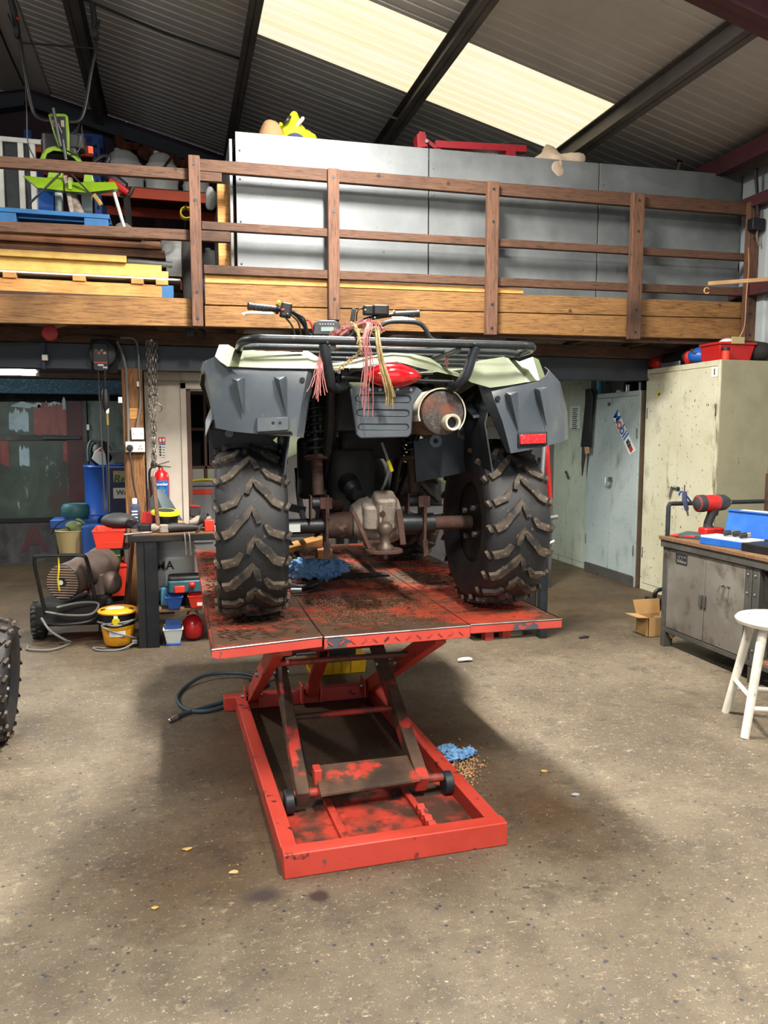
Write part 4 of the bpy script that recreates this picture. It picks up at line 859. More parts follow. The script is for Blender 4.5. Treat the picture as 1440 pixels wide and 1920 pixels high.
part(q, 'brake_lever', MB().tube(smooth([qy(735, 596, HB - .07), qy(760, 597, HB - .09), qy(778, 601, HB - .09)], 4), .007, 8), 'white')
for k, px in enumerate((((536, 596), (548, 612), (556, 640)), ((546, 590), (560, 606), (566, 640)), ((552, 585), (572, 600), (576, 640)))):
    part(q, 'control_cable', MB().tube(smooth([qy(x, y, HB - .04) for x, y in px], 5), .005, 6), 'hose_black')
c = qy(713, 582, HB - .02); rs = part(q, 'throttle_box', MB().rbox(c, (.085, .05, .05), .015), 'black', .006)
part(rs, 'clamp', MB().rbox(qy(690, 582, HB - .03), (.05, .05, .045), .01), 'black', .005); part(rs, 'bolt', MB().ball(qy(685, 582, HB - .06), .006, 8, 6), 'steel'); part(rs, 'bolt', MB().ball(qy(703, 596, HB - .06), .005, 8, 6), 'steel')
c = qy(662, 592, HB - .02); part(q, 'choke_lever', MB().beam(c + Vector((-.005, 0, -.03)), c + Vector((.005, 0, .035)), .022, .02), 'tool_grey', .004)
part(q, 'control_cable', MB().tube(smooth([qy(668, 602, HB), qy(670, 584, HB), qy(680, 577, HB), qy(690, 578, HB)], 5), .004, 6), 'hose_black')
mp = part(q, 'meter_pod', MB().prism([qy(586, 628, HB - .1), qy(589, 606, HB - .09), qy(597, 600, HB - .09), qy(628, 600, HB - .09), qy(637, 606, HB - .09), qy(642, 628, HB - .1)], (0, .05, 0)), 'dark_steel', .006)
part(mp, 'screen', MB().prism([qy(602, 621, HB - .102), qy(602, 613, HB - .1), qy(626, 613, HB - .1), qy(626, 621, HB - .102)], (0, .004, 0)), 'lcd')
for k in range(6): c = qy(600 + k * 5, 608, HB - .098); part(mp, 'indicator', MB().ball(c, .003, 6, 4), 'white')
part(q, 'ignition_key_cord', MB().tube(smooth([qy(575, 600, HB - .05), qy(580, 602, HB - .06), qy(585, 612, HB - .06), qy(587, 630, HB - .06)], 4), .005, 6), 'tool_red')

# ------------------------------------------------------------------ baler twine over the rack
def strands(name, label, m, px0, lys, n, spread0, spread1, r=.0022, seed=1, extra=()):
    rr = random.Random(seed); t = MB(); base = [qy(x, y, l) for (x, y), l in zip(px0, lys)]
    for k in range(n):
        o0 = Vector((rr.gauss(0, 1), rr.gauss(0, .7), rr.gauss(0, .4))); cut = rr.uniform(.82, 1.0); pts = []
        P = smooth(base, 5); P = P[:max(4, int(len(P) * cut))]
        for i, p in enumerate(P):
            f = i / (len(P) - 1); s = spread0 + (spread1 - spread0) * f ** 2
            pts.append(p + o0 * s + Vector((rr.uniform(-1, 1), rr.uniform(-1, 1), rr.uniform(-1, 1))) * .0012)
        t.tube([QM @ p for p in pts], r, 5)
    for e in extra:
        ex = [qy(x, y, l) for x, y, l in e[0]]
        for k in range(e[1]):
            pts = [QM @ (p + Vector((rr.gauss(0, 1), rr.gauss(0, 1), rr.gauss(0, 1))) * e[2]) for p in smooth(ex, 5)]; t.tube(pts, r, 5)
    return single(name, t, m, label, 'twine', group='bundles of baler twine on the rack')
strands('baler_twine', 'pink frayed twine bundle tied over the middle of the rack above the tail lamp', 'pink', [(640, 628), (665, 612), (690, 607), (683, 640), (688, 680), (684, 730), (680, 796)], [-.30, -.32, -.36, -.41, -.415, -.40, -.385], 14, .004, .014, .0016, 2, [([(622, 630, -.25), (650, 616, -.27), (680, 607, -.29), (700, 606, -.30), (714, 618, -.32)], 18, .008)])
strands('baler_twine', 'straw coloured twine tail hanging over the red tail lamp', 'straw', [(690, 620), (706, 618), (710, 645), (716, 680), (726, 715), (733, 745), (731, 770)], [-.30, -.36, -.405, -.41, -.41, -.39, -.38], 18, .004, .012, .0017, 3, [([(658, 606, -.33), (666, 612, -.36), (672, 630, -.405), (676, 650, -.41), (676, 664, -.40)], 14, .003), ([(672, 620, -.33), (690, 624, -.34), (704, 614, -.36), (712, 624, -.34), (700, 628, -.35)], 14, .003), ([(676, 660, -.40), (660, 672, -.38), (645, 685, -.37), (630, 696, -.37)], 5, .004)])
strands('baler_twine', 'pink tassel of twine hanging left beside the rack stay', 'pink', [(604, 650), (602, 670), (599, 700), (598, 730), (597, 752)], [-.36, -.37, -.38, -.385, -.39], 22, .002, .017, .0016, 4)
strands('baler_twine', 'short pink twine loop knotted under the right of the rack', 'pink', [(836, 664), (838, 672), (839, 680), (838, 688)], [-.24, -.24, -.24, -.24], 8, .002, .006, .0020, 5)
strands('baler_twine', 'pink twine wound along the left inner rack tube', 'pink', [(462, 652), (490, 655), (540, 657), (572, 659)], [-.20, -.20, -.19, -.19], 10, .004, .003, .0022, 6)

# ------------------------------------------------------------------ under the mezzanine, left
bm_ = sempty('trim_1', 'dark steel beam carrying the mezzanine')
part(bm_, 'web', MB().bb(-3.8, XW - .05, 6.30, 6.42, 1.955, 2.135), 'beam_paint', .004); part(bm_, 'bottom_flange', MB().bb(-3.8, XW - .05, 6.27, 6.45, 1.945, 1.957), 'beam_paint')
tp_ = sempty('trim_2', 'timber plate on the steel beam'); part(tp_, 'plate', MB().bb(-3.8, XW - .05, 6.24, 6.45, 2.137, 2.24), 'wood_dark', .004)
pt = sempty('trim_3', 'rough timber post under the beam'); part(pt, 'post_timber', MB().bb(-.395, -.245, 6.22, 6.30, 0.0, 1.953), 'post_wood', .006)
part(pt, 'wood_patch', MB().bb(-.345, -.28, 6.216, 6.22, 1.57, 1.65), 'pine')
# gate with smeared paint at the far end
gt = sempty('door_1', 'paint smeared dark steel gate at the far end'); GY = 9.4
def gp(x0, x1, y0, y1, m, name, t=.03, dy=0.0):
    a, b = aty(x0, y0, GY), aty(x1, y1, GY); return part(gt, name, MB().bb(a.x, b.x, GY + dy, GY + dy + t, b.z, a.z), m, .003)
z = lambda y: aty(60, y, GY).z
part(gt, 'door_panel', MB().bb(-3.6, -1.20, GY, GY + .03, z(816), z(754)), 'smear'); part(gt, 'door_panel', MB().bb(-3.6, -1.19, GY, GY + .03, z(972), z(826)), 'smear'); part(gt, 'door_panel', MB().bb(-3.6, -1.14, GY, GY + .03, .0, z(978)), 'grim_steel')
part(gt, 'door_rail', MB().bb(-3.6, -1.17, GY - .015, GY + .04, z(826), z(816)), 'grim_steel', .003); part(gt, 'door_rail', MB().bb(-3.6, -1.12, GY - .015, GY + .04, z(979), z(971)), 'soot', .003)
part(gt, 'door_stile', MB().bb(-1.20, -1.03, GY - .03, GY + .06, 0, 1.83), 'maroon', .004); part(gt, 'door_stile', MB().bb(-1.03, -.98, GY - .05, GY + .06, 0, 1.83), 'grim_steel', .004)
part(gt, 'bolt_latch', MB().bb(-1.45, -1.05, GY - .05, GY - .02, z(824), z(818)), 'dark_steel', .004)
rr = random.Random(5)
def smear(cx, cz, w, h, n, m, seed):
    r_ = random.Random(seed)
    for k in range(n):
        x = cx + w * (-.5 + (k + .5) / n) ; a, b = cz - h / 2 - r_.uniform(0, .15) * h, cz + h / 2 + r_.uniform(-.1, .2) * h; q_ = w / n * r_.uniform(.5, .75)
        pts = [(x - q_, a), (x + q_ * .8, a - .02), (x + q_ * 1.1, (a + b) / 2), (x + q_, b - .03), (x + q_ * .1, b), (x - q_ * .8, b - .04)]
        part(gt, 'paint_smear', MB().prism([(p[0], GY - .003 - k * .0004, p[1]) for p in pts], (0, .002, 0)), m)
smear(-1.375, 1.62, .34, .30, 9, 'smear_red', 3); smear(-1.7, 1.62, .20, .2, 7, 'smear_pale', 4); smear(-1.66, 1.22, .10, .18, 5, 'smear_pale', 6); smear(-1.9, 1.3, .16, .3, 6, 'smear_red', 16); smear(-1.225, 1.60, .035, .4, 1, 'smear_pale', 8); smear(-1.23, 1.28, .05, .22, 1, 'smear_red', 9); smear(-1.5, 1.79, .5, .05, 3, 'smear_pale', 12)
text(gt, 'A', (-1.68 + .08, GY - .004, .255), .42, 'plum_letter', bold=True, ext=.001)
text(gt, 'B', (-2.05, GY - .004, .255), .42, 'plum_letter', bold=True, ext=.001) if False else None
part(gt, 'white_switch', MB().bb(-.985, -.955, GY - .07, GY - .05, 1.50, 1.565), 'white', .003)
lt = sempty('trim_4', 'steel lintel with a painted-in bluish sheen above the gate'); part(lt, 'lintel', MB().bb(-3.8, -.45, 9.15, 9.3, 1.895, 2.055), 'blue_lit_beam', .004)
lt2 = sempty('trim_5', 'timber above the gate lintel'); part(lt2, 'batten', MB().bb(-3.8, -.45, 9.12, 9.3, 2.06, 2.12), 'wood_dark', .004)
tk = sempty('wall_infill', 'grey green corrugated sheet beside the gate')
rows = [[(-.97 + k * .05, 9.35 + (.02 if k % 2 else 0), zz) for k in range(13)] for zz in (0, 1.83)]
part(tk, 'corrugated_sheet', MB().sheet(rows, (0, .004, 0)), 'tank_grey', sharp=60)
# fluorescent tube
t = thing('fluorescent_tube_lamp', 'lit white fluorescent tube lamp hanging at the left under the mezzanine', 'lamp', (-1.95, 7.6, 2.05))
part(t, 'tube', MB().cyl((-2.7, 7.6, 2.008), (-1.2, 7.6, 2.012), .032, n=14), 'tube_glow'); part(t, 'housing', MB().bb(-2.72, -1.18, 7.57, 7.63, 2.042, 2.085), 'white_paint', .004)
for x in (-2.7, -1.2): part(t, 'end_cap', MB().bb(x - .012, x + .012, 7.57, 7.63, 1.975, 2.05), 'white')
for x in (-2.41, -1.25): part(t, 'hanger', MB().cyl((x, 7.6, 2.085), (x, 7.6, 2.24), .004, n=6), 'steel')
t = thing('fluorescent_tube_lamp', 'lit fluorescent tube lamp under the mezzanine behind the quad bike', 'lamp', (2.2, 7.6, 2.05))
part(t, 'tube', MB().cyl((1.45, 7.6, 2.01), (2.95, 7.6, 2.01), .032, n=14), 'tube_glow'); part(t, 'housing', MB().bb(1.43, 2.97, 7.57, 7.63, 2.042, 2.085), 'white_paint', .004)
for x in (1.65, 2.81): part(t, 'hanger', MB().cyl((x, 7.6, 2.085), (x, 7.6, 2.24), .004, n=6), 'steel')
t = thing('added_bulb', 'round ceiling lamp added to light the little office', 'lamp', (.9, 8.0, 2.1)); part(t, 'globe', MB().ball((.9, 8.0, 2.14), (.10, .10, .05)), 'batten_glow'); part(t, 'base', MB().cyl((.9, 8.0, 2.18), (.9, 8.0, 2.24), .06, n=16), 'white_paint')  # fixture added to go with the office light
# hose reel with air tool
rc = aty(192, 668, 6.16)
t = thing('hose_reel', 'black round retractable cable reel hanging on the dark beam', 'hose reel', (rc.x, 6.2, rc.z - .15))
part(t, 'back_plate', MB().bb(rc.x - .085, rc.x + .10, 6.21, 6.24, rc.z - .12, rc.z + .13), 'soot', .003)
part(t, 'drum', MB().lathe([(.0, 0), (.07, 0), (.095, .012), (.10, .03), (.10, .06), (.08, .08)], (rc.x, 6.13, rc.z + .02), (0, 1, 0), 28), 'tool_grey')
b = part(t, 'front_cover', MB().rbox((rc.x - .01, 6.125, rc.z - .01), (.105, .2, .014), .02, rot=(PI / 2, 0, 0)), 'black', .004)
part(b, 'red_stripe', MB().bb(rc.x - .058, rc.x + .038, 6.114, 6.118, rc.z - .055, rc.z - .045), 'tool_red'); part(b, 'label', MB().bb(rc.x - .03, rc.x + .01, 6.114, 6.118, rc.z - .075, rc.z - .062), 'paper'); part(b, 'label', MB().bb(rc.x + .005, rc.x + .035, 6.114, 6.118, rc.z - .092, rc.z - .08), 'paper')
for k, m in enumerate(('olive', 'tool_red', 'grey_bag', 'beige')): part(b, 'sticker', MB().box((rc.x - .04 + k * .02, 6.117, rc.z + .04 - (k % 2) * .02), (.016, .003, .02), (0, .4 * k, 0)), m)
part(t, 'hanging_cable', MB().tube(smooth([(rc.x - .03, 6.12, rc.z - .11), (rc.x - .028, 6.12, rc.z - .4), (rc.x - .02, 6.1, rc.z - .8), (rc.x - .02, 6.1, rc.z - 1.15)], 4), .006, 6), 'tool_grey')
a = aty(197, 690, 6.12); e = aty(200, 955, 6.12)
part(t, 'hanging_cable', MB().tube([a, aty(197, 725, 6.12)], .007, 6), 'tool_grey'); part(t, 'air_tool', MB().lathe([(.008, 0), (.014, .02), (.026, .05), (.03, .09), (.026, .14), (.02, .18)], aty(199, 775, 6.12), (0, 0, 1), 16), 'black', .002)
part(t, 'tool_label', MB().bb(aty(197, 0, 6.08).x - .004, aty(197, 0, 6.08).x + .024, 6.083, 6.088, aty(200, 755, 6.08).z, aty(200, 744, 6.08).z), 'paper')
part(t, 'nozzle', MB().lathe([(.011, 0), (.014, .01), (.014, .05)], aty(201, 775, 6.12), (0, 0, 1), 12), 'white'); part(t, 'nozzle_tip', MB().cyl(aty(202, 797, 6.12), aty(201, 775, 6.12), .009, n=10), 'brass'); part(t, 'hanging_cable', MB().tube([aty(202, 797, 6.12), aty(205, 960, 6.12)], .007, 6), 'tool_grey')
# chain
t = thing('lifting_chain', 'rusty steel lifting chain hanging in loops from the beam', 'chain', (aty(288, 640, 6.15).x, 6.15, 1.25))
def ringmesh(a, b, r):
    pts = arc((0, 0, a - b), b, 0, PI, 5) + arc((0, 0, -(a - b)), b, PI, 2 * PI, 5); return mesh('chain_link', MB().tube(pts, r, 6, closed=True), 'chain')
LK = ringmesh(.026, .013, .0042); O0 = ORI[t.name]
def chainline(x0, y0, x1, y1, Y):
    a, b = aty(x0, y0, Y), aty(x1, y1, Y); n = max(2, int((b - a).length / .038)); d = (b - a)
    for k in range(n):
        o = link('chain_link', LK); o.parent = t; o.location = a + d * ((k + .5) / n) - O0; o.rotation_euler = (0, math.atan2(-d.x, -d.z) * 1, (PI / 2 if k % 2 else 0) + R.uniform(-.3, .3))
for g in ((277, 640, 281, 772), (281, 642, 283, 755), (286, 640, 289, 760), (291, 644, 293, 750), (284, 770, 288, 870), (289, 770, 290, 862), (290, 800, 288, 872)): chainline(*g, 6.15 + R.uniform(-.02, .02))
part(t, 'shackle', MB().tube(arc(aty(296, 765, 6.13), .03, -PI / 2, PI, 8), .006, 6), 'chain'); part(t, 'hook', MB().tube(smooth([aty(288, 862, 6.15), aty(284, 873, 6.15), aty(290, 876, 6.15), aty(293, 868, 6.15)], 4), .008, 8), 'rust')
part(t, 'hanger_pin', MB().cyl((aty(284, 640, 6.15).x, 6.10, 2.15), (aty(284, 640, 6.15).x, 6.26, 2.15), .01, n=8), 'chain')
# electrics on the post
def wbox(x0, x1, y0, y1, Y, d, m, name, label, cat, bev=.004): a, b = aty(x0, y0, Y), aty(x1, y1, Y); t = thing(name, label, cat, ((a.x + b.x) / 2, Y, b.z)); part(t, 'case', MB().bb(a.x, b.x, Y, Y + d, b.z, a.z), m, bev); return t, a, b
t, a, b = wbox(246, 270, 802, 824, 6.18, .04, 'white', 'junction_box', 'white square junction box on the timber post above the socket', 'switch')
for x in (a.x + .015, b.x - .015): part(t, 'screw', MB().cyl((x, 6.177, (a.z + b.z) / 2), (x, 6.18, (a.z + b.z) / 2), .005, n=8), 'steel')
part(t, 'conduit', MB().tube(smooth([aty(257, 802, 6.19), aty(257, 795, 6.19), aty(262, 770, 6.19), aty(263, 740, 6.19), aty(261, 700, 6.19), aty(259, 660, 6.19), aty(252, 636, 6.19), aty(225, 633, 6.19)], 5), .008, 8), 'grey_cable')
t, a, b = wbox(235, 272, 828, 848, 6.17, .05, 'sock_white', 'wall_socket', 'cream double wall socket with a black plug on the timber post', 'socket')
c = aty(243, 840, 6.15); part(t, 'plug', MB().lathe([(0, -.01), (.02, -.008), (.026, .01), (.026, .03)], c, (0, 1, 0), 14), 'black'); part(t, 'cable', MB().tube(smooth([c + Vector((0, .01, -.02)), aty(246, 870, 6.15), aty(250, 905, 6.15), aty(258, 945, 6.15), aty(262, 985, 6.15)], 5), .007, 8), 'tool_grey')
part(t, 'socket_face', MB().bb(aty(258, 0, 6.167).x, aty(269, 0, 6.167).x, 6.166, 6.17, aty(260, 845, 6.167).z, aty(260, 834, 6.167).z), 'white')
for dx, dz in ((0, .012), (-.01, -.008), (.01, -.008)): cc = aty(263.5, 839, 6.164); part(t, 'pin_hole', MB().box(cc + Vector((dx, 0, dz)), (.006, .004, .006)), 'black')
part(t, 'conduit', MB().tube(smooth([aty(241, 828, 6.19), aty(240, 780, 6.19), aty(238, 720, 6.19), aty(236, 690, 6.19), aty(228, 660, 6.19), aty(219, 640, 6.19)], 5), .010, 8), 'grey_cable')
t, a, b = wbox(256, 262, 715, 725, 6.185, .02, 'sock_white', 'cable_clip_box', 'small grey clip box high on the timber post', 'box', .002)
# partition with office window
pw = sempty('wall_partition', 'off-white partition wall behind the bench')
PY = 6.55
def pbox(x0, x1, z0, z1, m='partition', name='panel', y=PY, t=.05): return part(pw, name, MB().bb(x0, x1, y, y + t, z0, z1), m, .002)
pbox(-.245, .035, 0, 1.88); pbox(-.245, .035, 1.885, 2.13, 'partition'); pbox(.04, 3.4, 1.885, 2.13, 'partition'); pbox(.85, 3.4, 0, 1.88, 'grim_steel')  # last panel coloured dark: shade behind the quad put into its colour
for x in (.035, .80): part(pw, 'frame_jamb', MB().bb(x, x + .045, PY - .02, PY + .06, 0.0, 1.87), 'partition', .003)
part(pw, 'frame_jamb_inner', MB().bb(.08, .115, PY + .02, PY + .2, 0, 1.82), 'locker', .003); part(pw, 'frame_head', MB().bb(.035, .845, PY - .02, PY + .06, 1.82, 1.87), 'partition', .003)
lk = sempty('wall_office', 'back wall of the little office'); part(lk, 'panel', MB().bb(-.2, 2.6, 8.4, 8.45, 0, 2.2), 'office_wall')
t = thing('pigeonhole_cupboard', 'brown wooden pigeonhole cupboard in the little office', 'cupboard', (.45, 7.6, 1.12))
part(t, 'carcass', MB().bb(.10, .9, 7.75, 7.78, 1.15, 1.86), 'soot')
for zz in (1.14, 1.5, 1.84): part(t, 'shelf', MB().bb(.10, .9, 7.5, 7.77, zz - .015, zz + .015), 'locker', .003)
for x in (.12, .26, .62, .88): part(t, 'divider', MB().bb(x - .013, x + .013, 7.5, 7.77, 1.011, 1.84), 'locker', .003)
d = part(t, 'door', MB().bb(.29, .60, 7.485, 7.50, 1.16, 1.49), 'locker', .003); part(d, 'knob', MB().ball((.34, 7.475, 1.33), .016, 10, 6), 'brass')
t = thing('office_counter', 'grey fronted office counter with red edging below the pigeonholes', 'counter', (.5, 7.6, 0))
part(t, 'unit_body', MB().bb(.08, 1.0, 7.3, 7.9, 0, .98), 'office_grey'); part(t, 'unit_top', MB().bb(.06, 1.02, 7.27, 7.9, .98, 1.01), 'office_grey', .004)
for x in (.1, .33): part(t, 'door', MB().bb(x, x + .20, 7.275, 7.298, .45, .93), 'office_grey', .003); part(t, 'red_edge', MB().bb(x, x + .20, 7.27, 7.298, .90, .945), 'bin_red', .003)
part(t, 'red_post', MB().bb(.345, .36, 7.2, 7.24, 0, 1.0), 'bin_red')
single('yellow_hose', MB().tube(smooth([(.12, 7.4, 1.02), (.25, 7.42, 1.03), (.38, 7.38, 1.022), (.48, 7.45, 1.03), (.3, 7.5, 1.024), (.15, 7.48, 1.02)], 5), .01, 6), 'cord_yellow', 'yellow hose lying on the office counter', 'hose')
single('splash_tile', MB().bb(.10, .9, 8.37, 8.395, 1.0, 1.2), 'partition', 'pale tiles on the office wall above the counter', 'tile') if False else None
# fire extinguisher and notice
ec = aty(303, 950, 6.45)
t = thing('fire_extinguisher', 'red powder fire extinguisher standing against the off-white partition', 'extinguisher', (ec.x, 6.45, .78))
part(t, 'cylinder', MB().lathe([(.0, .78), (.06, .785), (.066, .80), (.066, 1.10), (.055, 1.145), (.025, 1.165), (.02, 1.18)], (ec.x, 6.45, 0), (0, 0, 1), 24), 'ext_red', sharp=60)
lb = part(t, 'label', MB().lathe([(.0675, .86), (.0675, 1.085)], (ec.x, 6.45, 0), (0, 0, 1), 16, -1.05, 1.0), 'ext_blue'); lb.data.materials[0] = M['ext_blue']
text(t, 'Powder', (ec.x + .005, 6.378, 1.055), .032, 'white', bold=True)
for k in range(5): part(t, 'label_line', MB().bb(ec.x - .02, ec.x + .03 - (k % 2) * .01, 6.379, 6.381, 1.0 - k * .022, 1.006 - k * .022), 'white')
part(t, 'valve', MB().cyl((ec.x, 6.45, 1.17), (ec.x, 6.45, 1.20), .018, n=12), 'brass'); part(t, 'lever', MB().beam((ec.x - .03, 6.44, 1.205), (ec.x + .07, 6.42, 1.235), .016, .006), 'black'); part(t, 'lever', MB().beam((ec.x - .02, 6.44, 1.20), (ec.x + .08, 6.42, 1.19), .016, .006), 'black')
part(t, 'hose', MB().tube(smooth([(ec.x, 6.44, 1.195), (ec.x - .05, 6.42, 1.20), (ec.x - .085, 6.42, 1.15), (ec.x - .08, 6.43, 1.0), (ec.x - .075, 6.43, .9)], 5), .009, 8), 'black')
part(t, 'stand', MB().bb(ec.x - .08, ec.x + .08, 6.38, 6.53, .0, .78), 'soot', .005)
a, b = aty(297, 820, 6.545), aty(311, 857, 6.545)
t = thing('fire_notice', 'small red and white fire point notice on the partition', 'sign', ((a.x + b.x) / 2, 6.545, b.z)); part(t, 'board', MB().bb(a.x, b.x, 6.546, 6.549, b.z, a.z), 'sock_white'); part(t, 'red_header', MB().bb(a.x, b.x, 6.543, 6.546, a.z - .045, a.z), 'tool_red'); part(t, 'blue_band', MB().bb(a.x, b.x, 6.543, 6.546, a.z - .06, a.z - .05), 'case_blue')
for k in range(4): part(t, 'pictogram', MB().bb(a.x + .004, a.x + .02, 6.543, 6.546, a.z - .085 - k * .022, a.z - .07 - k * .022), 'dark_steel'); part(t, 'text_line', MB().bb(a.x + .028, b.x - .004, 6.543, 6.546, a.z - .082 - k * .022, a.z - .076 - k * .022), 'grey_cable')
for k in (0, 1): part(t, 'symbol', MB().bb(a.x + .008 + k * .026, a.x + .022 + k * .026, 6.541, 6.543, a.z - .036, a.z - .01), 'white')
# oil drums and bins by the gate
t = thing('oil_drum', 'blue steel drum beside the smeared gate', 'drum', (-.66, 7.75, 0))
part(t, 'shell', MB().lathe([(.0, .26), (.20, .26), (.20, .28), (.195, .30), (.195, .68), (.205, .69), (.205, .71), (.195, .72), (.195, 1.14), (.205, 1.15), (.2, 1.165), (.18, 1.16), (.0, 1.155)], (-.66, 7.75, 0), (0, 0, 1), 32), 'blue_drum', sharp=60); part(t, 'plinth', MB().bb(-.9, -.42, 7.55, 7.95, 0, .26), 'soot', .006)
t = thing('welding_mask', 'black welding helmet with a white and red face plate on the blue drum', 'mask', (-.72, 7.7, 1.16))
part(t, 'shell', MB().lump((-.70, 7.72, 1.27), (.11, .10, .12), 2, .1), 'black'); pp = [aty(x, y, 7.58) for x, y in ((172, 860), (178, 846), (190, 838), (198, 852), (200, 872), (186, 872))]
part(t, 'face_plate', MB().prism(pp, (0, .02, 0)), 'paper', .004); part(t, 'red_badge', MB().prism([aty(x, y, 7.575) for x, y in ((184, 845), (190, 838), (195, 844), (190, 847))], (0, .01, 0)), 'tool_red')
part(t, 'headband', MB().tube(smooth([aty(166, 865, 7.62), aty(165, 840, 7.65), aty(172, 826, 7.68), aty(186, 832, 7.68), aty(190, 840, 7.66)], 5), .012, 8), 'hose')
single('drip_tray', MB().prism([(-.56, 7.55, 1.18), (-.2, 7.5, 1.18), (-.2, 7.55, 1.30), (-.62, 7.6, 1.30)], (0, .3, 0)), 'tool_grey', 'dark grey drip tray resting beside the welding helmet', 'tray', .008)
t = thing('waste_bin', 'dark waste bin with two cream labels beside the timber post', 'bin', (-.42, 7.3, 0)); part(t, 'body', MB().bb(-.62, -.2, 7.3, 7.53, 0, 1.16), 'navy', .01)
a, b = aty(212, 883, 7.29), aty(242, 904, 7.29); part(t, 'label_plate', MB().bb(a.x, b.x, 7.29, 7.297, b.z, a.z), 'beige'); part(t, 'flag', MB().bb(aty(225, 0, 7.28).x, b.x, 7.285, 7.29, aty(0, 892, 7.285).z, aty(0, 885, 7.285).z), 'case_blue'); text(t, 'Recy', aty(212, 899, 7.284), .10, 'dk_green', align='LEFT', bold=True, shear=.2)
a, b = aty(212, 915, 7.29), aty(245, 934, 7.29); part(t, 'label_plate', MB().bb(a.x, b.x, 7.29, 7.297, b.z, a.z), 'sock_white'); text(t, 'WASTE', aty(218, 924, 7.284), .062, 'black', align='LEFT', bold=True)
single('wall_bracket_rod', MB().cyl(aty(147, 925, 8.6), aty(159, 890, 8.6), .012, n=8), 'paper', 'pale rod leaning in front of the gate post beside the blue drum', 'rod') if False else None
t = thing('red_floor_crate', 'big red steel crate on the floor below the bench end', 'crate', (-.62, 7.0, 0))
part(t, 'body', MB().bb(-.85, -.25, 6.75, 7.2, .09, .34), 'bin_red', .006); part(t, 'plinth', MB().bb(-.83, -.27, 6.78, 7.18, 0, .09), 'soot'); part(t, 'rim', MB().bb(-.86, -.24, 6.74, 7.21, .34, .36), 'bin_red', .004)
t = thing('green_oil_box', 'dark green oil box standing on the red crate', 'box', (-.56, 6.85, .36)); part(t, 'body', MB().bb(-.63, -.49, 6.8, 7.0, .36, .66), 'dk_green', .006); part(t, 'yellow_line', MB().bb(-.631, -.489, 6.797, 6.8, .43, .437), 'cord_yellow'); part(t, 'yellow_line', MB().bb(-.631, -.489, 6.797, 6.8, .50, .507), 'cord_yellow')
single('blue_box', MB().rbox((-.72, 6.95, .52), (.15, .2, .32), .02), 'bin_blue', 'plain blue box on the red crate next to the green box', 'box', .008)
single('grey_canister', MB().rbox((-.38, 6.9, .52), (.17, .2, .32), .04), 'grey_bag', 'grey canister on the red crate next to the timber leg', 'canister', .01)
single('leaning_batten', MB().beam((-.42, 6.0, .005), (-.33, 6.02, .80), .07, .03), 'wood_z', 'brown timber batten leaning up to the bench end', 'batten', .004)
t = thing('beige_bucket', 'beige bucket with a green cloth over the rim near the heater', 'bucket', (-.90, 7.1, 0)); part(t, 'stand', MB().bb(-1.02, -.8, 7.0, 7.22, 0, .42), 'soot', .01)
part(t, 'pail', MB().lathe([(.0, .42), (.11, .42), (.135, .62), (.14, .625), (.13, .63), (.10, .44)], (-.90, 7.1, 0), (0, 0, 1), 24), 'beige'); part(t, 'cloth', MB().lump((-.86, 7.1, .66), (.09, .09, .05), 3, .5), 'olive'); part(t, 'handle', MB().tube(arc((-.9, 7.0, .58), .15, PI * .2, PI * .95, 8), .006, 6), 'black')
single('watering_can', MB().lathe([(.0, 0), (.10, 0), (.12, .03), (.12, .10), (.10, .13), (.07, .12), (.09, .09), (0, .08)], (-.90, 7.39, .70), (0, 0, 1), 22), 'teal', 'dark green round tub on the blue tray in front of the gate', 'tub')
t = thing('blue_tray', 'blue plastic crate lid under the dark green tub', 'crate', (-.9, 7.4, 0)); part(t, 'lid', MB().bb(-1.10, -.70, 7.26, 7.52, .62, .70), 'bin_blue', .01); part(t, 'body', MB().bb(-1.05, -.75, 7.29, 7.5, 0, .62), 'soot')
# space heater
HX, HY = -.80, 5.80
t = thing('space_heater', 'wheeled brown tubular space heater with a round slatted grille', 'heater', (HX, HY, 0))
ax = Vector((.40, .91, .06)).normalized(); fc = Vector((-.79, 5.66, .43))
part(t, 'barrel', MB().lathe([(.118, 0), (.122, .01), (.122, .24), (.128, .25), (.128, .46), (.12, .47)], fc, ax, 32), 'heater_skin', sharp=60); part(t, 'outlet_cone', MB().lathe([(.128, .46), (.142, .53), (.135, .55)], fc, ax, 28), 'heater_skin')
g = part(t, 'grille', MB().lathe([(.0, .035), (.116, .03)], fc, ax, 28), 'soot'); u, w = Vector((ax.y, -ax.x, 0)).normalized(), Vector((0, 0, 1))
for k in range(13):
    hz = -.108 + k * .018; hwid = math.sqrt(max(.0002, .118 ** 2 - hz * hz)); part(g, 'slat', MB().beam(fc + w * hz - u * hwid, fc + w * hz + u * hwid, .02, .007), 'heater_slat')
part(g, 'ring', MB().tube(arc(fc, .12, 0, 2 * PI, 28, u, w)[:-1], .006, 6, closed=True), 'dark_steel'); part(g, 'hub_badge', MB().cyl(fc - ax * .012, fc, .03, n=16), 'black'); part(g, 'badge_label', MB().cyl(fc - ax * .014 - u * .01, fc - u * .01, .018, n=12), 'paper')
part(t, 'yellow_strap', MB().tube(smooth([Vector((-.80, 5.575, .62)), Vector((-.80, 5.57, .54)), Vector((-.812, 5.59, .46)), Vector((-.81, 5.62, .38))], 4), .006, 6), 'cord_yellow')
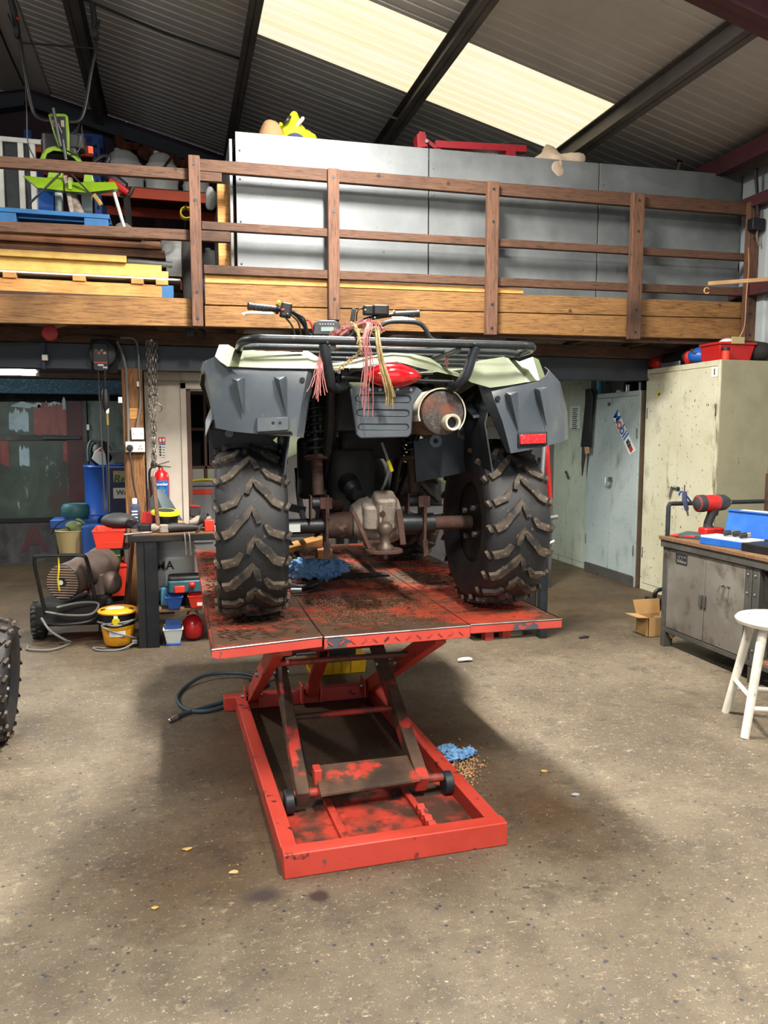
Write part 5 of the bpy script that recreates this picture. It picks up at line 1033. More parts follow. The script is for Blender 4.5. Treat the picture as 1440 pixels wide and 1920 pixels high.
part(t, 'fuel_tank', MB().rbox((-.74, 5.85, .20), (.46, .42, .16), .06, rot=(0, 0, -.1)), 'soot', .02); part(t, 'burner_box', MB().rbox((-.60, 5.95, .36), (.12, .2, .16), .03), 'heater_skin', .01); part(t, 'side_motor', MB().lump((-.50, 5.95, .36), (.08, .09, .09), 3, .1), 'heater_skin')
part(t, 'push_handle', MB().tube(smooth([(-.905, 5.62, .22), (-.935, 5.58, .45), (-.95, 5.56, .61), (-.915, 5.555, .635), (-.79, 5.555, .635), (-.65, 5.555, .628), (-.62, 5.565, .59), (-.60, 5.60, .45), (-.575, 5.66, .25)], 5), .013, 8), 'black_metal')
part(t, 'frame_bar', MB().tube(smooth([(-.93, 5.6, .17), (-.8, 5.56, .155), (-.62, 5.57, .165), (-.55, 5.66, .20)], 4), .013, 8), 'black_metal')
for x, y in ((-.985, 5.86), (-.53, 5.82)):
    wl = part(t, 'wheel', MB().lathe([(.05, -.05), (.10, -.055), (.125, -.04), (.13, 0), (.125, .04), (.10, .055), (.05, .05)], (x, y, .131), (1, .1, 0), 28), 'rubber', sharp=50); part(wl, 'hub', MB().cyl((x - .03, y, .131), (x + .03, y, .131), .05, n=16), 'dark_steel')
    for k in range(40):
        a_ = k * 2 * PI / 20; part(wl, 'tread_block', MB().box((x + (.022 if k < 20 else -.022), y - .128 * math.cos(a_ + (.15 if k < 20 else 0)), .131 + .128 * math.sin(a_ + (.15 if k < 20 else 0))), (.03, .018, .018), (a_, 0, 0)), 'rubber')
part(t, 'axle', MB().cyl((-.99, 5.86, .131), (-.53, 5.82, .131), .012, n=8), 'dark_steel')
part(t, 'power_cable', MB().tube(smooth([(-.9, 5.6, .24), (-.75, 5.55, .22), (-.6, 5.55, .22), (-.56, 5.6, .28), (-.68, 5.56, .30), (-.82, 5.54, .28)], 5), .008, 6), 'grey_cable'); part(t, 'power_cable', MB().tube(smooth([(-.93, 5.6, .2), (-.87, 5.55, .12), (-.78, 5.55, .05), (-.75, 5.6, .012), (-.85, 5.45, .012), (-1.0, 5.5, .012), (-1.02, 5.6, .012)], 5), .008, 6), 'grey_cable')
# vacuum cleaner
VX, VY = -.425, 5.50
t = thing('vacuum_cleaner', 'yellow tub vacuum cleaner with a black motor band on the floor', 'vacuum cleaner', (VX, VY, 0))
part(t, 'tub', MB().lathe([(.0, .012), (.085, .012), (.095, .03), (.112, .145), (.112, .15), (.0, .15)], (VX, VY, 0), (0, 0, 1), 28), 'vac_yellow', .004); part(t, 'motor_band', MB().lathe([(.108, .15), (.112, .155), (.112, .175), (.105, .18), (.11, .225), (.12, .235)], (VX, VY, 0), (0, 0, 1), 28), 'black')
lid = part(t, 'lid', MB().lathe([(.0, .268), (.09, .268), (.125, .258), (.135, .248), (.13, .236), (.0, .236)], (VX, VY, 0), (0, 0, 1), 32), 'vac_yellow', .003)
part(t, 'label', MB().lathe([(.1085, .085), (.111, .125)], (VX, VY, 0), (0, 0, 1), 10, -.5, .5), 'paper'); part(lid, 'lid_label', MB().rbox((VX - .01, VY - .02, .2695), (.11, .07, .002), .03), 'paper')
part(t, 'round_tag', MB().cyl((VX - .005, VY - .13, .195), (VX - .005, VY - .122, .197), .025, n=18), 'bright_yellow'); part(t, 'tag_strap', MB().bb(VX - .018, VY * 0 + VX + .008, VY - .128, VY - .124, .205, .245), 'paper')
for k in (-1, 1): part(lid, 'vent', MB().box((VX + k * .09, VY - .05, .262), (.03, .02, .02)), 'black', .004)
part(t, 'power_cable', MB().tube(smooth([(VX - .13, VY - .03, .18), (VX, VY - .135, .168), (VX + .13, VY - .02, .185), (VX + .06, VY - .125, .19), (VX - .1, VY - .09, .165), (VX + .02, VY - .13, .11), (VX + .12, VY - .07, .06)], 6), .007, 6), 'grey_cable'); part(t, 'power_cable', MB().tube(smooth([(VX - .08, VY - .09, .009), (VX - .16, VY - .05, .009), (VX - .12, VY - .13, .009), (VX + .02, VY - .15, .009), (VX + .12, VY - .09, .04)], 5), .007, 6), 'grey_cable'); part(t, 'plug', MB().box((VX + .11, VY - .09, .04), (.04, .03, .03)), 'grey_cable', .005)
# ------------------------------------------------------------------ left bench
BT = .775
t = thing('workbench', 'black framed workbench with an oily top left of the quad bike', 'workbench', (.2, 5.6, 0))
part(t, 'bench_top', MB().bb(-.335, 1.3, 5.36, 5.95, BT - .045, BT), 'soot', .005); part(t, 'top_board', MB().bb(-.33, 1.3, 5.365, 5.95, BT, BT + .006), 'bench_top')
lg = part(t, 'leg', MB().bb(-.232, -.15, 5.365, 5.37, 0, BT - .045).bb(-.155, -.15, 5.365, 5.43, 0, BT - .045), 'black_metal', .001)
for z_ in (.69, .55, .35, .10): part(lg, 'bolt_hole', MB().cyl((-.19, 5.362, z_), (-.19, 5.366, z_), .007, n=8), 'black')
part(t, 'side_panel', MB().bb(-.285, -.275, 5.38, 5.93, .02, BT - .045), 'black_metal'); part(t, 'side_panel', MB().bb(-.285, -.235, 5.375, 5.38, .0, BT - .045), 'black')
for x, y in ((-.27, 5.9), (1.22, 5.42), (1.22, 5.9)): part(t, 'leg', MB().bb(x - .03, x + .03, y - .03, y + .03, 0, BT - .045), 'black_metal', .003)
part(t, 'shelf', MB().bb(-.30, 1.25, 5.4, 5.93, .235, .255), 'bench_top', .003)
for k in range(2): part(t, 'cable', MB().tube(smooth([(.03 + k * .03, 5.38, BT + .01), (.035 + k * .03, 5.345, BT - .02), (.04 + k * .03, 5.345, BT - .14)], 4), .005, 6), 'grey_cable')
# on the bench
def bz(x, y): return atz(x, y, BT)
def bin_(name, label, m, x0, x1, y0, y1, z0, h, taper=.02, lab=False):
    t = thing(name, label, 'storage bin', ((x0 + x1) / 2, (y0 + y1) / 2, z0)); a = .006
    P_ = lambda zz, q_: [(x0 + q_, y0 + q_, zz), (x1 - q_, y0 + q_, zz), (x1 - q_, y1 - q_, zz), (x0 + q_, y1 - q_, zz)]
    b0, t0, t1, b1 = P_(z0, taper), P_(z0 + h, 0), P_(z0 + h, a), P_(z0 + a, taper + a)
    vs = b0 + t0 + t1 + b1; fs = [(3, 2, 1, 0), (12, 13, 14, 15)] + [(i + o, (i + 1) % 4 + o, (i + 1) % 4 + o + 4, i + o + 4) for o in (0, 4, 8) for i in range(4)]
    part(t, 'tray', MB().add(vs, fs), m, .003); part(t, 'rim', MB().tube([(x0, y0, z0 + h), (x1, y0, z0 + h), (x1, y1, z0 + h), (x0, y1, z0 + h)], .005, 6, closed=True), m)
    if lab: part(t, 'label', MB().bb(x0 + .06, x1 - .02, y0 + .004, y0 + .01, z0 + h * .2, z0 + h * .45), 'paper')
    return t
t = bin_('red_parts_bin', 'red plastic parts bin hanging over the left end of the bench', 'bin_red', -.55, -.35, 5.30, 5.62, .70, .12)
part(t, 'front_ridge', MB().bb(-.52, -.38, 5.313, 5.318, .735, .79), 'bin_red', .003); part(t, 'support_bracket', MB().bb(-.45, -.335, 5.4, 5.6, .68, .70), 'black_metal')
c = aty(222, 968, 5.45)
t = thing('sander_guard', 'grey plastic power tool guard lying over the red parts bin', 'guard', (c.x, 5.45, .80)); part(t, 'shell', MB().lump((-.40, 5.45, .87), (.115, .10, .055), 7, .12), 'tool_grey', 0, 60); part(t, 'knob', MB().cyl((-.315, 5.345, .865), (-.315, 5.37, .868), .028, n=18), 'black', .005); part(t, 'body', MB().bb(-.44, -.30, 5.40, 5.55, .822, .85), 'tool_grey', .01)
single('folded_rag', MB().lump((-.44, 5.62, .93), (.06, .05, .05), 4, .3), 'olive', 'olive rag bundle behind the grey guard', 'rag') if False else None
x_ = aty(253, 960, 5.75).x
t = thing('spray_can', 'dark blue spray can with a white cap on the bench', 'spray can', (x_, 5.75, BT + .006)); part(t, 'can', MB().lathe([(0, .006), (.032, .006), (.033, .01), (.033, .16), (.026, .178), (.016, .185)], (x_, 5.75, BT), (0, 0, 1), 20), 'navy'); part(t, 'cap', MB().lathe([(.017, .18), (.018, .215), (.014, .222), (0, .222)], (x_, 5.75, BT), (0, 0, 1), 16), 'white')
for k in range(4): part(t, 'print_line', MB().bb(x_ - .02, x_ + .02, 5.715, 5.717, BT + .06 + k * .022, BT + .07 + k * .022), 'white')
c = bz(268, 1000); single('red_tag', MB().box((-.215, 5.6, BT + .095), (.07, .008, .085), (0, .1, 0)), 'tool_red', 'red black-lettered card standing on the bench', 'card', .004); single('black_tool_case', MB().bb(-.275, -.16, 5.55, 5.66, BT + .006, BT + .055), 'black', 'small black case under the red card on the bench', 'case', .008)
a, b = Vector((-.14, 5.47, BT + .035)), Vector((-.165, 5.56, 1.16))
t = thing('hammer', 'hammer with a long upright wooden handle and round head on the bench', 'hammer', (-.14, 5.47, BT + .006)); part(t, 'head', MB().lathe([(.0, -.045), (.03, -.043), (.033, -.02), (.02, -.005), (.02, .02), (.026, .03), (.026, .05), (0, .052)], a, (1, -.15, 0), 18), 'dirty_alu'); part(t, 'handle', MB().tube([a, a + (b - a) * .4, b], [.016, .014, .018], 10), 'wood_z'); part(t, 'grip_label', MB().cyl(a + Vector((.05, -.008, 0)), a + Vector((.11, -.016, 0)), .02, n=14), 'cord_yellow')
# black welding helmet visor + yellow lamp + grinder and odds
c = aty(305, 945, 5.85); single('visor', MB().sheet([[(c.x - .09, 5.8, .98), (c.x - .05, 5.78, 1.05), (c.x, 5.8, 1.06)], [(c.x - .06, 5.72, .88), (c.x, 5.70, .92), (c.x + .07, 5.74, .95)], [(c.x + .0, 5.70, .785), (c.x + .07, 5.68, .80), (c.x + .15, 5.74, .80)]], (.004, .006, 0)), 'hose', 'smoky blue grey visor leaning behind the yellow sander', 'visor')
cx_ = aty(309, 960, 5.62).x
t = thing('disc_sander', 'round black sander with a bright yellow rim on the bench', 'sander', (cx_, 5.62, BT)); part(t, 'pad', MB().lathe([(0, .145), (.075, .145), (.098, .138), (.10, .122), (.092, .116), (0, .116)], (cx_, 5.62, BT), (.05, -.12, 1), 28), 'bright_yellow'); part(t, 'disc', MB().lathe([(0, .147), (.06, .147), (.062, .145)], (cx_, 5.62, BT), (.05, -.12, 1), 24), 'tool_grey'); part(t, 'body', MB().lathe([(.0, .006), (.07, .006), (.085, .05), (.085, .11), (0, .112)], (cx_, 5.62, BT), (.05, -.12, 1), 24), 'black', .005)
cx_ = -.005
t = thing('angle_grinder', 'dusty grey angle grinder lying at the front of the bench', 'grinder', (0, 5.45, BT)); part(t, 'body', MB().tube([(-.10, 5.44, BT + .035), (-.04, 5.44, BT + .04), (.05, 5.46, BT + .035), (.12, 5.48, BT + .03)], [.026, .032, .026, .018], 12), 'tool_grey', .003); part(t, 'head', MB().rbox((-.10, 5.44, BT + .035), (.06, .06, .055), .015), 'dirty_alu', .006); part(t, 'cable', MB().tube(smooth([(.12, 5.48, BT + .03), (.16, 5.5, BT + .05), (.13, 5.42, BT + .02), (.11, 5.37, BT + .012)], 4), .006, 6), 'tool_grey')
t = thing('drill', 'corded grey drill with a coiled cable on the bench next to the tyre', 'drill', (.14, 5.6, BT)); part(t, 'body', MB().tube([(.07, 5.55, BT + .05), (.13, 5.56, BT + .07), (.21, 5.6, BT + .07)], [.02, .036, .032], 14), 'dirty_alu', .003)
for k in range(4): part(t, 'cable_coil', MB().tube(arc((.155 + k * .012, 5.55, BT + .075), .045, 0, 2 * PI, 16, (.3, 1, 0), (0, 0, 1))[:-1], .006, 6, closed=True), 'tool_grey')
single('red_oil_box', MB().bb(.17, .235, 5.42, 5.5, BT + .006, BT + .085), 'bin_red', 'small red box at the tyre end of the bench', 'box', .006)
single('paint_tin', MB().bb(.235, .29, 5.4, 5.47, BT + .006, BT + .06), 'paper', 'small white carton behind the left tyre on the bench', 'carton', .004)
for k, (x, y, m, w) in enumerate(((.02, 5.62, 'tool_red', .03), (.06, 5.7, 'brass', .02), (-.02, 5.72, 'sack', .04), (.10, 5.75, 'tool_red', .025), (.0, 5.55, 'tool_grey', .03), (.09, 5.5, 'dirty_alu', .025), (-.04, 5.52, 'wood', .03))):
    single('bench_oddment', MB().lump((x, y, BT + .006 + w * .7), (w * 1.3, w, w * .75), 30 + k, .35, 12, 8), m, ('red rag scrap', 'brass fitting', 'tan glove', 'red plastic clip', 'dark socket', 'grey casting', 'brown wood offcut')[k] + ' in the clutter on the left bench', 'oddment', group='clutter on the left bench')
t = thing('pliers', 'silver pliers lying over the bench corner', 'pliers', (-.3, 5.37, BT)); part(t, 'handle', MB().tube([(-.38, 5.34, BT + .012), (-.3, 5.37, BT + .014), (-.24, 5.4, BT + .014)], .008, 8), 'steel'); part(t, 'handle', MB().tube([(-.37, 5.37, BT + .012), (-.3, 5.385, BT + .014), (-.24, 5.4, BT + .014)], .008, 8), 'steel'); part(t, 'jaw', MB().beam((-.25, 5.395, BT + .014), (-.18, 5.42, BT + .014), .02, .012), 'steel', .004)
t = thing('phone_case', 'red edged grey gadget standing at the back of the bench', 'gadget', (.1, 5.85, BT)); part(t, 'body', MB().box((.115, 5.85, BT + .11), (.08, .03, .09), (0, .1, 0)), 'tool_grey', .01); part(t, 'stand', MB().cyl((.10, 5.85, BT + .006), (.11, 5.85, BT + .07), .012, n=8), 'tool_grey'); part(t, 'red_edge', MB().box((.115, 5.834, BT + .15), (.07, .004, .012), (0, .1, 0)), 'tool_red')
# under the bench
dx = aty(325, 1030, 5.75).x
t = thing('white_drum', 'white plastic drum with black letters under the bench', 'drum', (dx, 5.78, .255)); part(t, 'shell', MB().lathe([(0, .255), (.145, .255), (.15, .27), (.15, .56), (.157, .565), (.157, .58), (.15, .585), (.15, .61), (.157, .615), (.157, .63), (.15, .635), (.15, .70), (.14, .71), (0, .71)], (dx, 5.78, 0), (0, 0, 1), 32), 'white', sharp=60)
text(t, 'MA', (dx - .06, 5.627, .52), .085, 'black', bold=True)
t = thing('power_tool_case', 'teal power tool case with a red latch on the bench shelf', 'tool case', (.03, 5.5, .255)); part(t, 'body', MB().rbox((.06, 5.51, .40), (.30, .17, .09), .03), 'teal', .012); part(t, 'lid', MB().rbox((.06, 5.51, .455), (.29, .16, .03), .03), 'tool_grey', .01); part(t, 'latch', MB().bb(-.045, .025, 5.412, 5.43, .36, .41), 'bin_red', .006); part(t, 'foot', MB().bb(-.08, .2, 5.505, 5.585, .255, .355), 'soot')
single('red_ball_knob', MB().ball((.075, 5.40, .415), .024), 'tool_red', 'shiny red ball knob in front of the teal case', 'knob')
bin_('blue_parts_bin', 'blue parts bin on the shelf under the teal case', 'bin_blue', -.105, .01, 5.375, 5.5, .255, .085); bin_('small_red_bin', 'small red parts bin with a white label on the shelf', 'bin_red', .045, .16, 5.375, 5.5, .255, .085, lab=True)
single('light_blue_case', MB().rbox((-.115, 5.555, .32), (.05, .10, .13), .01), 'light_teal', 'pale blue case beside the bench leg on the shelf', 'case', .008)
t = bin_('white_floor_bin', 'white and blue open box on the floor under the bench', 'paper', -.125, .005, 5.375, 5.55, .015, .10); part(t, 'blue_insert', MB().box((-.06, 5.46, .12), (.10, .02, .09), (-.2, 0, 0)), 'bin_blue'); part(t, 'base', MB().bb(-.11, -.01, 5.39, 5.53, 0, .015), 'bin_blue', .004)
gx = .075
t = thing('gas_bottle', 'small red gas bottle on the floor behind the lift deck', 'gas bottle', (gx, 5.5, 0)); part(t, 'body', MB().lathe([(0, .012), (.05, .012), (.07, .04), (.078, .09), (.07, .14), (.04, .17), (.015, .18)], (gx, 5.52, 0), (0, 0, 1), 22), 'ext_red', sharp=60); part(t, 'handle', MB().tube(arc((gx, 5.52, .18), .035, 0, PI, 8), .008, 8), 'ext_red')
# hose and foot pump on the floor by the lift
t = thing('foot_pump', 'yellow hydraulic foot pump on the floor behind the lift', 'pump', (.82, 4.55, 0))
a, b = atz(583, 1269, 0), atz(677, 1251, 0); x0, x1, PYY = a.x, b.x, a.y
part(t, 'tray', MB().prism([(x0, PYY, .0), (x1, PYY, .0), (x1 + .01, PYY - .01, .11), (x0 - .01, PYY - .01, .11)], (0, .17, 0)), 'yellow', .006)
for k in range(5): part(t, 'tray_rib', MB().beam((x0 + .03 + k * .055, PYY - .004, .015), (x0 + .03 + k * .055, PYY - .012, .10), .008, .008), 'yellow')
part(t, 'pump_body', MB().bb(x0 + .05, x1 - .05, PYY + .02, PYY + .15, .08, .16), 'black', .01); part(t, 'pedal', MB().box(((x0 + x1) / 2, PYY + .08, .175), (.2, .1, .015), (0, -.08, 0)), 'black', .004); part(t, 'fitting', MB().cyl((x0 - .08, PYY + .06, .13), (x0 + .05, PYY + .06, .13), .014, n=10), 'steel')
part(t, 'hose', MB().tube(smooth([(x0 - .08, PYY + .06, .13), (.5, PYY + .05, .10), (.40, PYY - .1, .05), (.36, 4.2, .09)], 5), .009, 8), 'hose_black')
P_ = [atz(x, y, .012) for x, y in ((325, 1348), (345, 1338), (385, 1326), (430, 1312), (470, 1296), (500, 1282), (470, 1272), (425, 1268), (380, 1274), (345, 1290), (332, 1310), (345, 1328), (372, 1334), (410, 1328), (455, 1310), (500, 1300))]
P_[6:9] = [p + Vector((0, 0, .02)) for p in P_[6:9]]
t = thing('air_hose', 'dark blue rubber air hose looped on the floor left of the lift', 'hose', (P_[0].x, P_[0].y, 0)); part(t, 'hose_run', MB().tube(smooth(P_, 6), .011, 8), 'hose', sharp=60); d_ = (P_[0] - P_[1]).normalized(); part(t, 'coupling', MB().lathe([(.009, -.03), (.014, -.028), (.014, 0), (.011, .005), (.011, .03), (.007, .035)], P_[0], d_, 12), 'steel')

# ------------------------------------------------------------------ right side: cabinets
def cabinet(label, X, y0, y1, h, d, m, side, plinth, kick=None, name='steel_cabinet'):
    t = thing(name, label, 'cabinet', (X + d / 2, (y0 + y1) / 2, 0)); f = .03
    part(t, 'carcass', MB().bb(X + .012, X + d, y0, y1, 0, h), side, .004)
    part(t, 'front_frame', MB().bb(X, X + .014, y0, y0 + f, 0, h).bb(X, X + .014, y1 - f, y1, 0, h).bb(X, X + .014, y0 + f, y1 - f, h - .045, h).bb(X, X + .014, y0 + f, y1 - f, 0, plinth), m if not kick else m, .002)
    if kick: part(t, 'kick_plate', MB().bb(X - .004, X + .002, y0 + .01, y1 - .01, 0.0, plinth), kick, .002)
    ym = (y0 + y1) / 2; dr = []
    for a, b in ((y0 + f + .003, ym - .003), (ym + .003, y1 - f - .003)): dr.append(part(t, 'door', MB().bb(X - .004, X + .008, a, b, plinth + .004, h - .049), m, .002))
    for dd, yy in ((dr[0], y0 + f), (dr[1], y1 - f)):
        for zz in (.35, h - .4): part(dd, 'hinge', MB().bb(X - .007, X, yy - .006, yy + .006, zz - .05, zz + .05), 'bench_frame', .002)
    return t, dr, ym
C1, d1, ym = cabinet('tall cream scuffed two-door steel cabinet nearest the camera on the right', 4.2, 5.31, 6.31, 2.045, .5, 'cab_cream', 'cab_side', .06)
part(d1[1], 'handle_plate', MB().cyl((4.19, ym - .035, .98), (4.199, ym - .035, .98), .02, n=12), 'dark_steel'); part(d1[1], 'handle', MB().tube(smooth([(4.18, ym - .035, .99), (4.175, ym + .03, .995), (4.18, ym + .045, .97), (4.185, ym + .07, .90)], 4), .010, 8), 'steel')
a = atx(1339, 695, 4.195); st = part(d1[0], 'number_label', MB().bb(4.193, 4.196, a.y - .045, a.y + .03, a.z - .05, a.z + .03), 'paper'); text(d1[0], '1', (4.1925, a.y - .008, a.z - .012), .07, 'black', rot=(PI / 2, 0, -PI / 2), bold=True)
p = [atx(x, y, 4.193) for x, y in ((1228, 744), (1239, 730), (1242, 732), (1231, 746))]; part(d1[1], 'yellow_sticker', MB().prism(p, (.002, 0, 0)), 'bright_yellow')
p = [atx(x, y, 4.192) for x, y in ((1233, 741), (1236, 736), (1238, 738), (1235, 742))]; part(d1[1], 'sticker_mark', MB().prism(p, (.001, 0, 0)), 'black')
C2, d2, ym = cabinet('shorter grey two-door steel cabinet with a slanted white sticker', 4.17, 6.36, 7.30, 1.86, .5, 'cab_grey', 'cab_brown', .10, 'bench_frame')
part(d2[1], 'latch_plate', MB().bb(4.155, 4.166, ym - .05, ym + .02, .985, 1.03), 'steel', .003); part(d2[1], 'latch', MB().tube(smooth([(4.15, ym + .06, 1.02), (4.145, ym + .04, .95), (4.15, ym - .03, .94), (4.15, ym - .04, 1.0)], 4), .007, 8), 'steel')
# oil brand sticker: white slanted board, letters and a box
P = lambda x, y: atx(x, y, 4.1655)
q4 = [P(1158, 768), P(1148, 781), P(1180, 853), P(1192, 844)]
sk = part(d2[0], 'oil_sticker', MB().prism(q4, (.0015, 0, 0)), 'paper')
e0 = (q4[0] + q4[1]) / 2; e1 = (q4[2] + q4[3]) / 2; dv = e1 - e0; ang = math.atan2(dv.z, -dv.y)
def on(f): p_ = e0 + dv * f; return Vector((4.1645, p_.y, p_.z))
L_ = dv.length
rotm = Matrix.Rotation(-PI / 2, 4, 'Z') @ Matrix.Rotation(PI / 2, 4, 'X') @ Matrix.Rotation(ang, 4, 'Z')
for s, f, m in (('M', .11, 'case_blue'), ('o', .295, 'tool_red'), ('b', .44, 'case_blue'), ('i', .55, 'case_blue'), ('l', .62, 'case_blue')):
    text(sk, s, on(f), .15 if s != 'o' else .155, m, rot=rotm.to_euler(), bold=True, ext=.0004)
def obar(f0, f1, m, w=.052):
    a_, b_ = on(f0), on(f1); n_ = Vector((0, -dv.z, dv.y)).normalized() * w / 2; part(sk, 'colour_block', MB().prism([a_ - n_, b_ - n_, b_ + n_, a_ + n_], (.0008, 0, 0)), m)
obar(.70, .85, 'dark_steel'); obar(.85, .97, 'tool_red'); text(sk, '1', on(.79) - Vector((.0008, 0, 0)), .10, 'grey_cable', rot=rotm.to_euler(), bold=True, ext=.0004)
part(d2[1], 'maker_plate', MB().bb(4.160, 4.166, ym + .03, ym + .07, 1.735, 1.765), 'bench_frame', .001)
C3, d3, ym3 = cabinet('sage green tall two-door steel cabinet furthest along the right wall', 4.23, 7.36, 8.30, 2.05, .5, 'cab_green', 'cab_green', .06)
part(d3[0], 'handle', MB().tube([(4.215, ym3 - .0, 1.02), (4.205, ym3 - .02, 1.04), (4.205, ym3 - .08, .96)], .010, 8), 'dark_steel')
a, b = atx(1069, 762, 4.224), atx(1087, 803, 4.224); nt_ = part(d3[0], 'paper_notice', MB().bb(4.2235, 4.2255, b.y, a.y, b.z, a.z), 'paper')
for k in range(11): part(nt_, 'print_line', MB().bb(4.2225, 4.2235, b.y + .05 + (k % 3) * .012, a.y - .05 - (k % 2) * .015, a.z - .035 - k * .021, a.z - .026 - k * .021), 'dark_steel')
# black apron hanging between the green and grey cabinets
ap = [atx(x, y, 4.12) for x, y in ((1097, 730), (1108, 728), (1111, 742), (1108, 780), (1105, 838), (1088, 838), (1092, 800), (1096, 760))]
t = thing('black_apron', 'black apron with a knife-like strap hanging between the green and grey cabinets', 'apron', (4.13, 7.36, 1.35)); part(t, 'cloth', MB().prism(ap, (.03, 0, 0)), 'black', .008); part(t, 'tail', MB().prism([atx(x, y, 4.12) for x, y in ((1091, 838), (1098, 838), (1097, 856), (1091, 893), (1090, 870))], (.008, 0, 0)), 'tool_grey'); part(t, 'buckle', MB().prism([atx(x, y, 4.115) for x, y in ((1095, 838), (1103, 838), (1103, 850), (1097, 852))], (.015, 0, 0)), 'sack', .003)
part(t, 'hook', MB().bb(4.14, 4.225, 7.40, 7.42, 1.93, 1.96), 'paper')
# things on top of the cabinets
def ontop(name, label, cat, mb, m, bev=.008): return single(name, mb, m, label, cat, bev)
Z1 = 2.045
t = thing('red_crate', 'red plastic crate at the front end on top of the cream cabinet', 'crate', (4.42, 5.5, Z1)); part(t, 'body', MB().prism([(4.27, 5.40, Z1), (4.55, 5.40, Z1), (4.58, 5.38, Z1 + .13), (4.24, 5.38, Z1 + .13)], (0, .24, 0)), 'tool_red', .006); part(t, 'rim', MB().bb(4.23, 4.59, 5.37, 5.63, Z1 + .13, Z1 + .15), 'tool_red', .005); part(t, 'tag_frame', MB().bb(4.34, 4.46, 5.362, 5.37, Z1 + .135, Z1 + .19), 'beige', .002); part(t, 'contents', MB().lump((4.42, 5.5, Z1 + .16), (.10, .09, .03), 3, .4), 'paper')
t = thing('red_flask', 'red flask with a black cap beside the red crate', 'flask', (4.29, 5.34, Z1)); part(t, 'body', MB().cyl((4.27, 5.345, Z1), (4.27, 5.345, Z1 + .075), .030, n=18), 'bin_red', .004); part(t, 'cap', MB().cyl((4.27, 5.345, Z1 + .075), (4.27, 5.345, Z1 + .10), .032, n=18), 'black', .003)
t = thing('grinder_box', 'red and blue power tool on the cream cabinet left of the red crate', 'power tool', (4.3, 5.72, Z1)); part(t, 'body', MB().lump((4.32, 5.72, Z1 + .07), (.10, .11, .07), 2, .12), 'case_blue'); part(t, 'band', MB().lump((4.28, 5.80, Z1 + .06), (.06, .05, .065), 4, .1), 'tool_red'); part(t, 'lever', MB().beam((4.22, 5.66, Z1 + .09), (4.23, 5.72, Z1 + .12), .02, .015), 'steel', .003)
t = thing('leaf_blower', 'black and red tool with an orange collar along the far end of the cream cabinet', 'power tool', (4.3, 6.1, Z1)); part(t, 'tube_body', MB().cyl((4.30, 5.86, Z1 + .07), (4.28, 6.15, Z1 + .075), .06, n=18), 'black', .006); part(t, 'collar', MB().cyl((4.285, 6.14, Z1 + .075), (4.28, 6.17, Z1 + .08), .066, .05, 18), 'orange'); part(t, 'tail', MB().lump((4.26, 6.26, Z1 + .06), (.07, .09, .06), 3, .15), 'tool_red'); part(t, 'guide_bar', MB().bb(4.21, 4.225, 5.85, 6.12, Z1, Z1 + .04), 'steel', .003)
ontop('dark_bag', 'dark holdall at the back of the cream cabinet top', 'bag', MB().lump((4.66, 5.45, Z1 + .085), (.09, .14, .09), 6, .2), 'soot', 0)
Z2 = 1.86
t = thing('blue_aerosol', 'blue aerosol can on the grey cabinet next to the apron', 'aerosol', (4.24, 7.22, Z2)); part(t, 'can', MB().cyl((4.24, 7.2, Z2), (4.24, 7.2, Z2 + .15), .035, n=18), 'light_teal', .005); part(t, 'cap', MB().cyl((4.24, 7.2, Z2 + .15), (4.24, 7.2, Z2 + .185), .03, n=16), 'teal', .004)
ontop('grey_machine', 'grey machine casing behind on the grey cabinet', 'machine', MB().rbox((4.4, 6.98, Z2 + .09), (.2, .26, .18), .04), 'tool_grey'); ontop('pale_cloth', 'pale cloth scrap on the grey cabinet front edge', 'cloth', MB().lump((4.23, 6.80, Z2 + .014), (.03, .06, .014), 3, .3), 'paper', 0)
t = thing('chrome_lamp', 'chrome hand lamp on the grey cabinet near the cream one', 'lamp', (4.26, 6.5, Z2)); part(t, 'stem', MB().cyl((4.26, 6.5, Z2), (4.26, 6.5, Z2 + .09), .014, n=12), 'steel'); part(t, 'bowl', MB().lathe([(.012, 0), (.03, .03), (.036, .05), (.034, .052)], (4.26, 6.5, Z2 + .08), (-.3, 0, 1), 16), 'steel')
ontop('black_jug', 'black plastic jug on the grey cabinet beside the chrome lamp', 'jug', MB().lathe([(0, 0), (.05, 0), (.055, .1), (.03, .15), (.03, .19)], (4.38, 6.62, Z2), (0, 0, 1), 16), 'black', 0); ontop('steel_tin', 'small steel tin on the grey cabinet', 'tin', MB().cyl((4.22, 6.64, Z2), (4.22, 6.64, Z2 + .07), .025, n=16), 'steel', .003)
for k in range(3): ontop('dark_toolbag', ('black tool bag', 'flat red box', 'olive bundle')[k] + ' on top of the sage green cabinet', 'box', MB().lump((4.40, 7.5 + k * .25, 2.05 + .05), (.12, .10, .05), k + 9, .25), ('black', 'tool_red', 'olive')[k], 0)
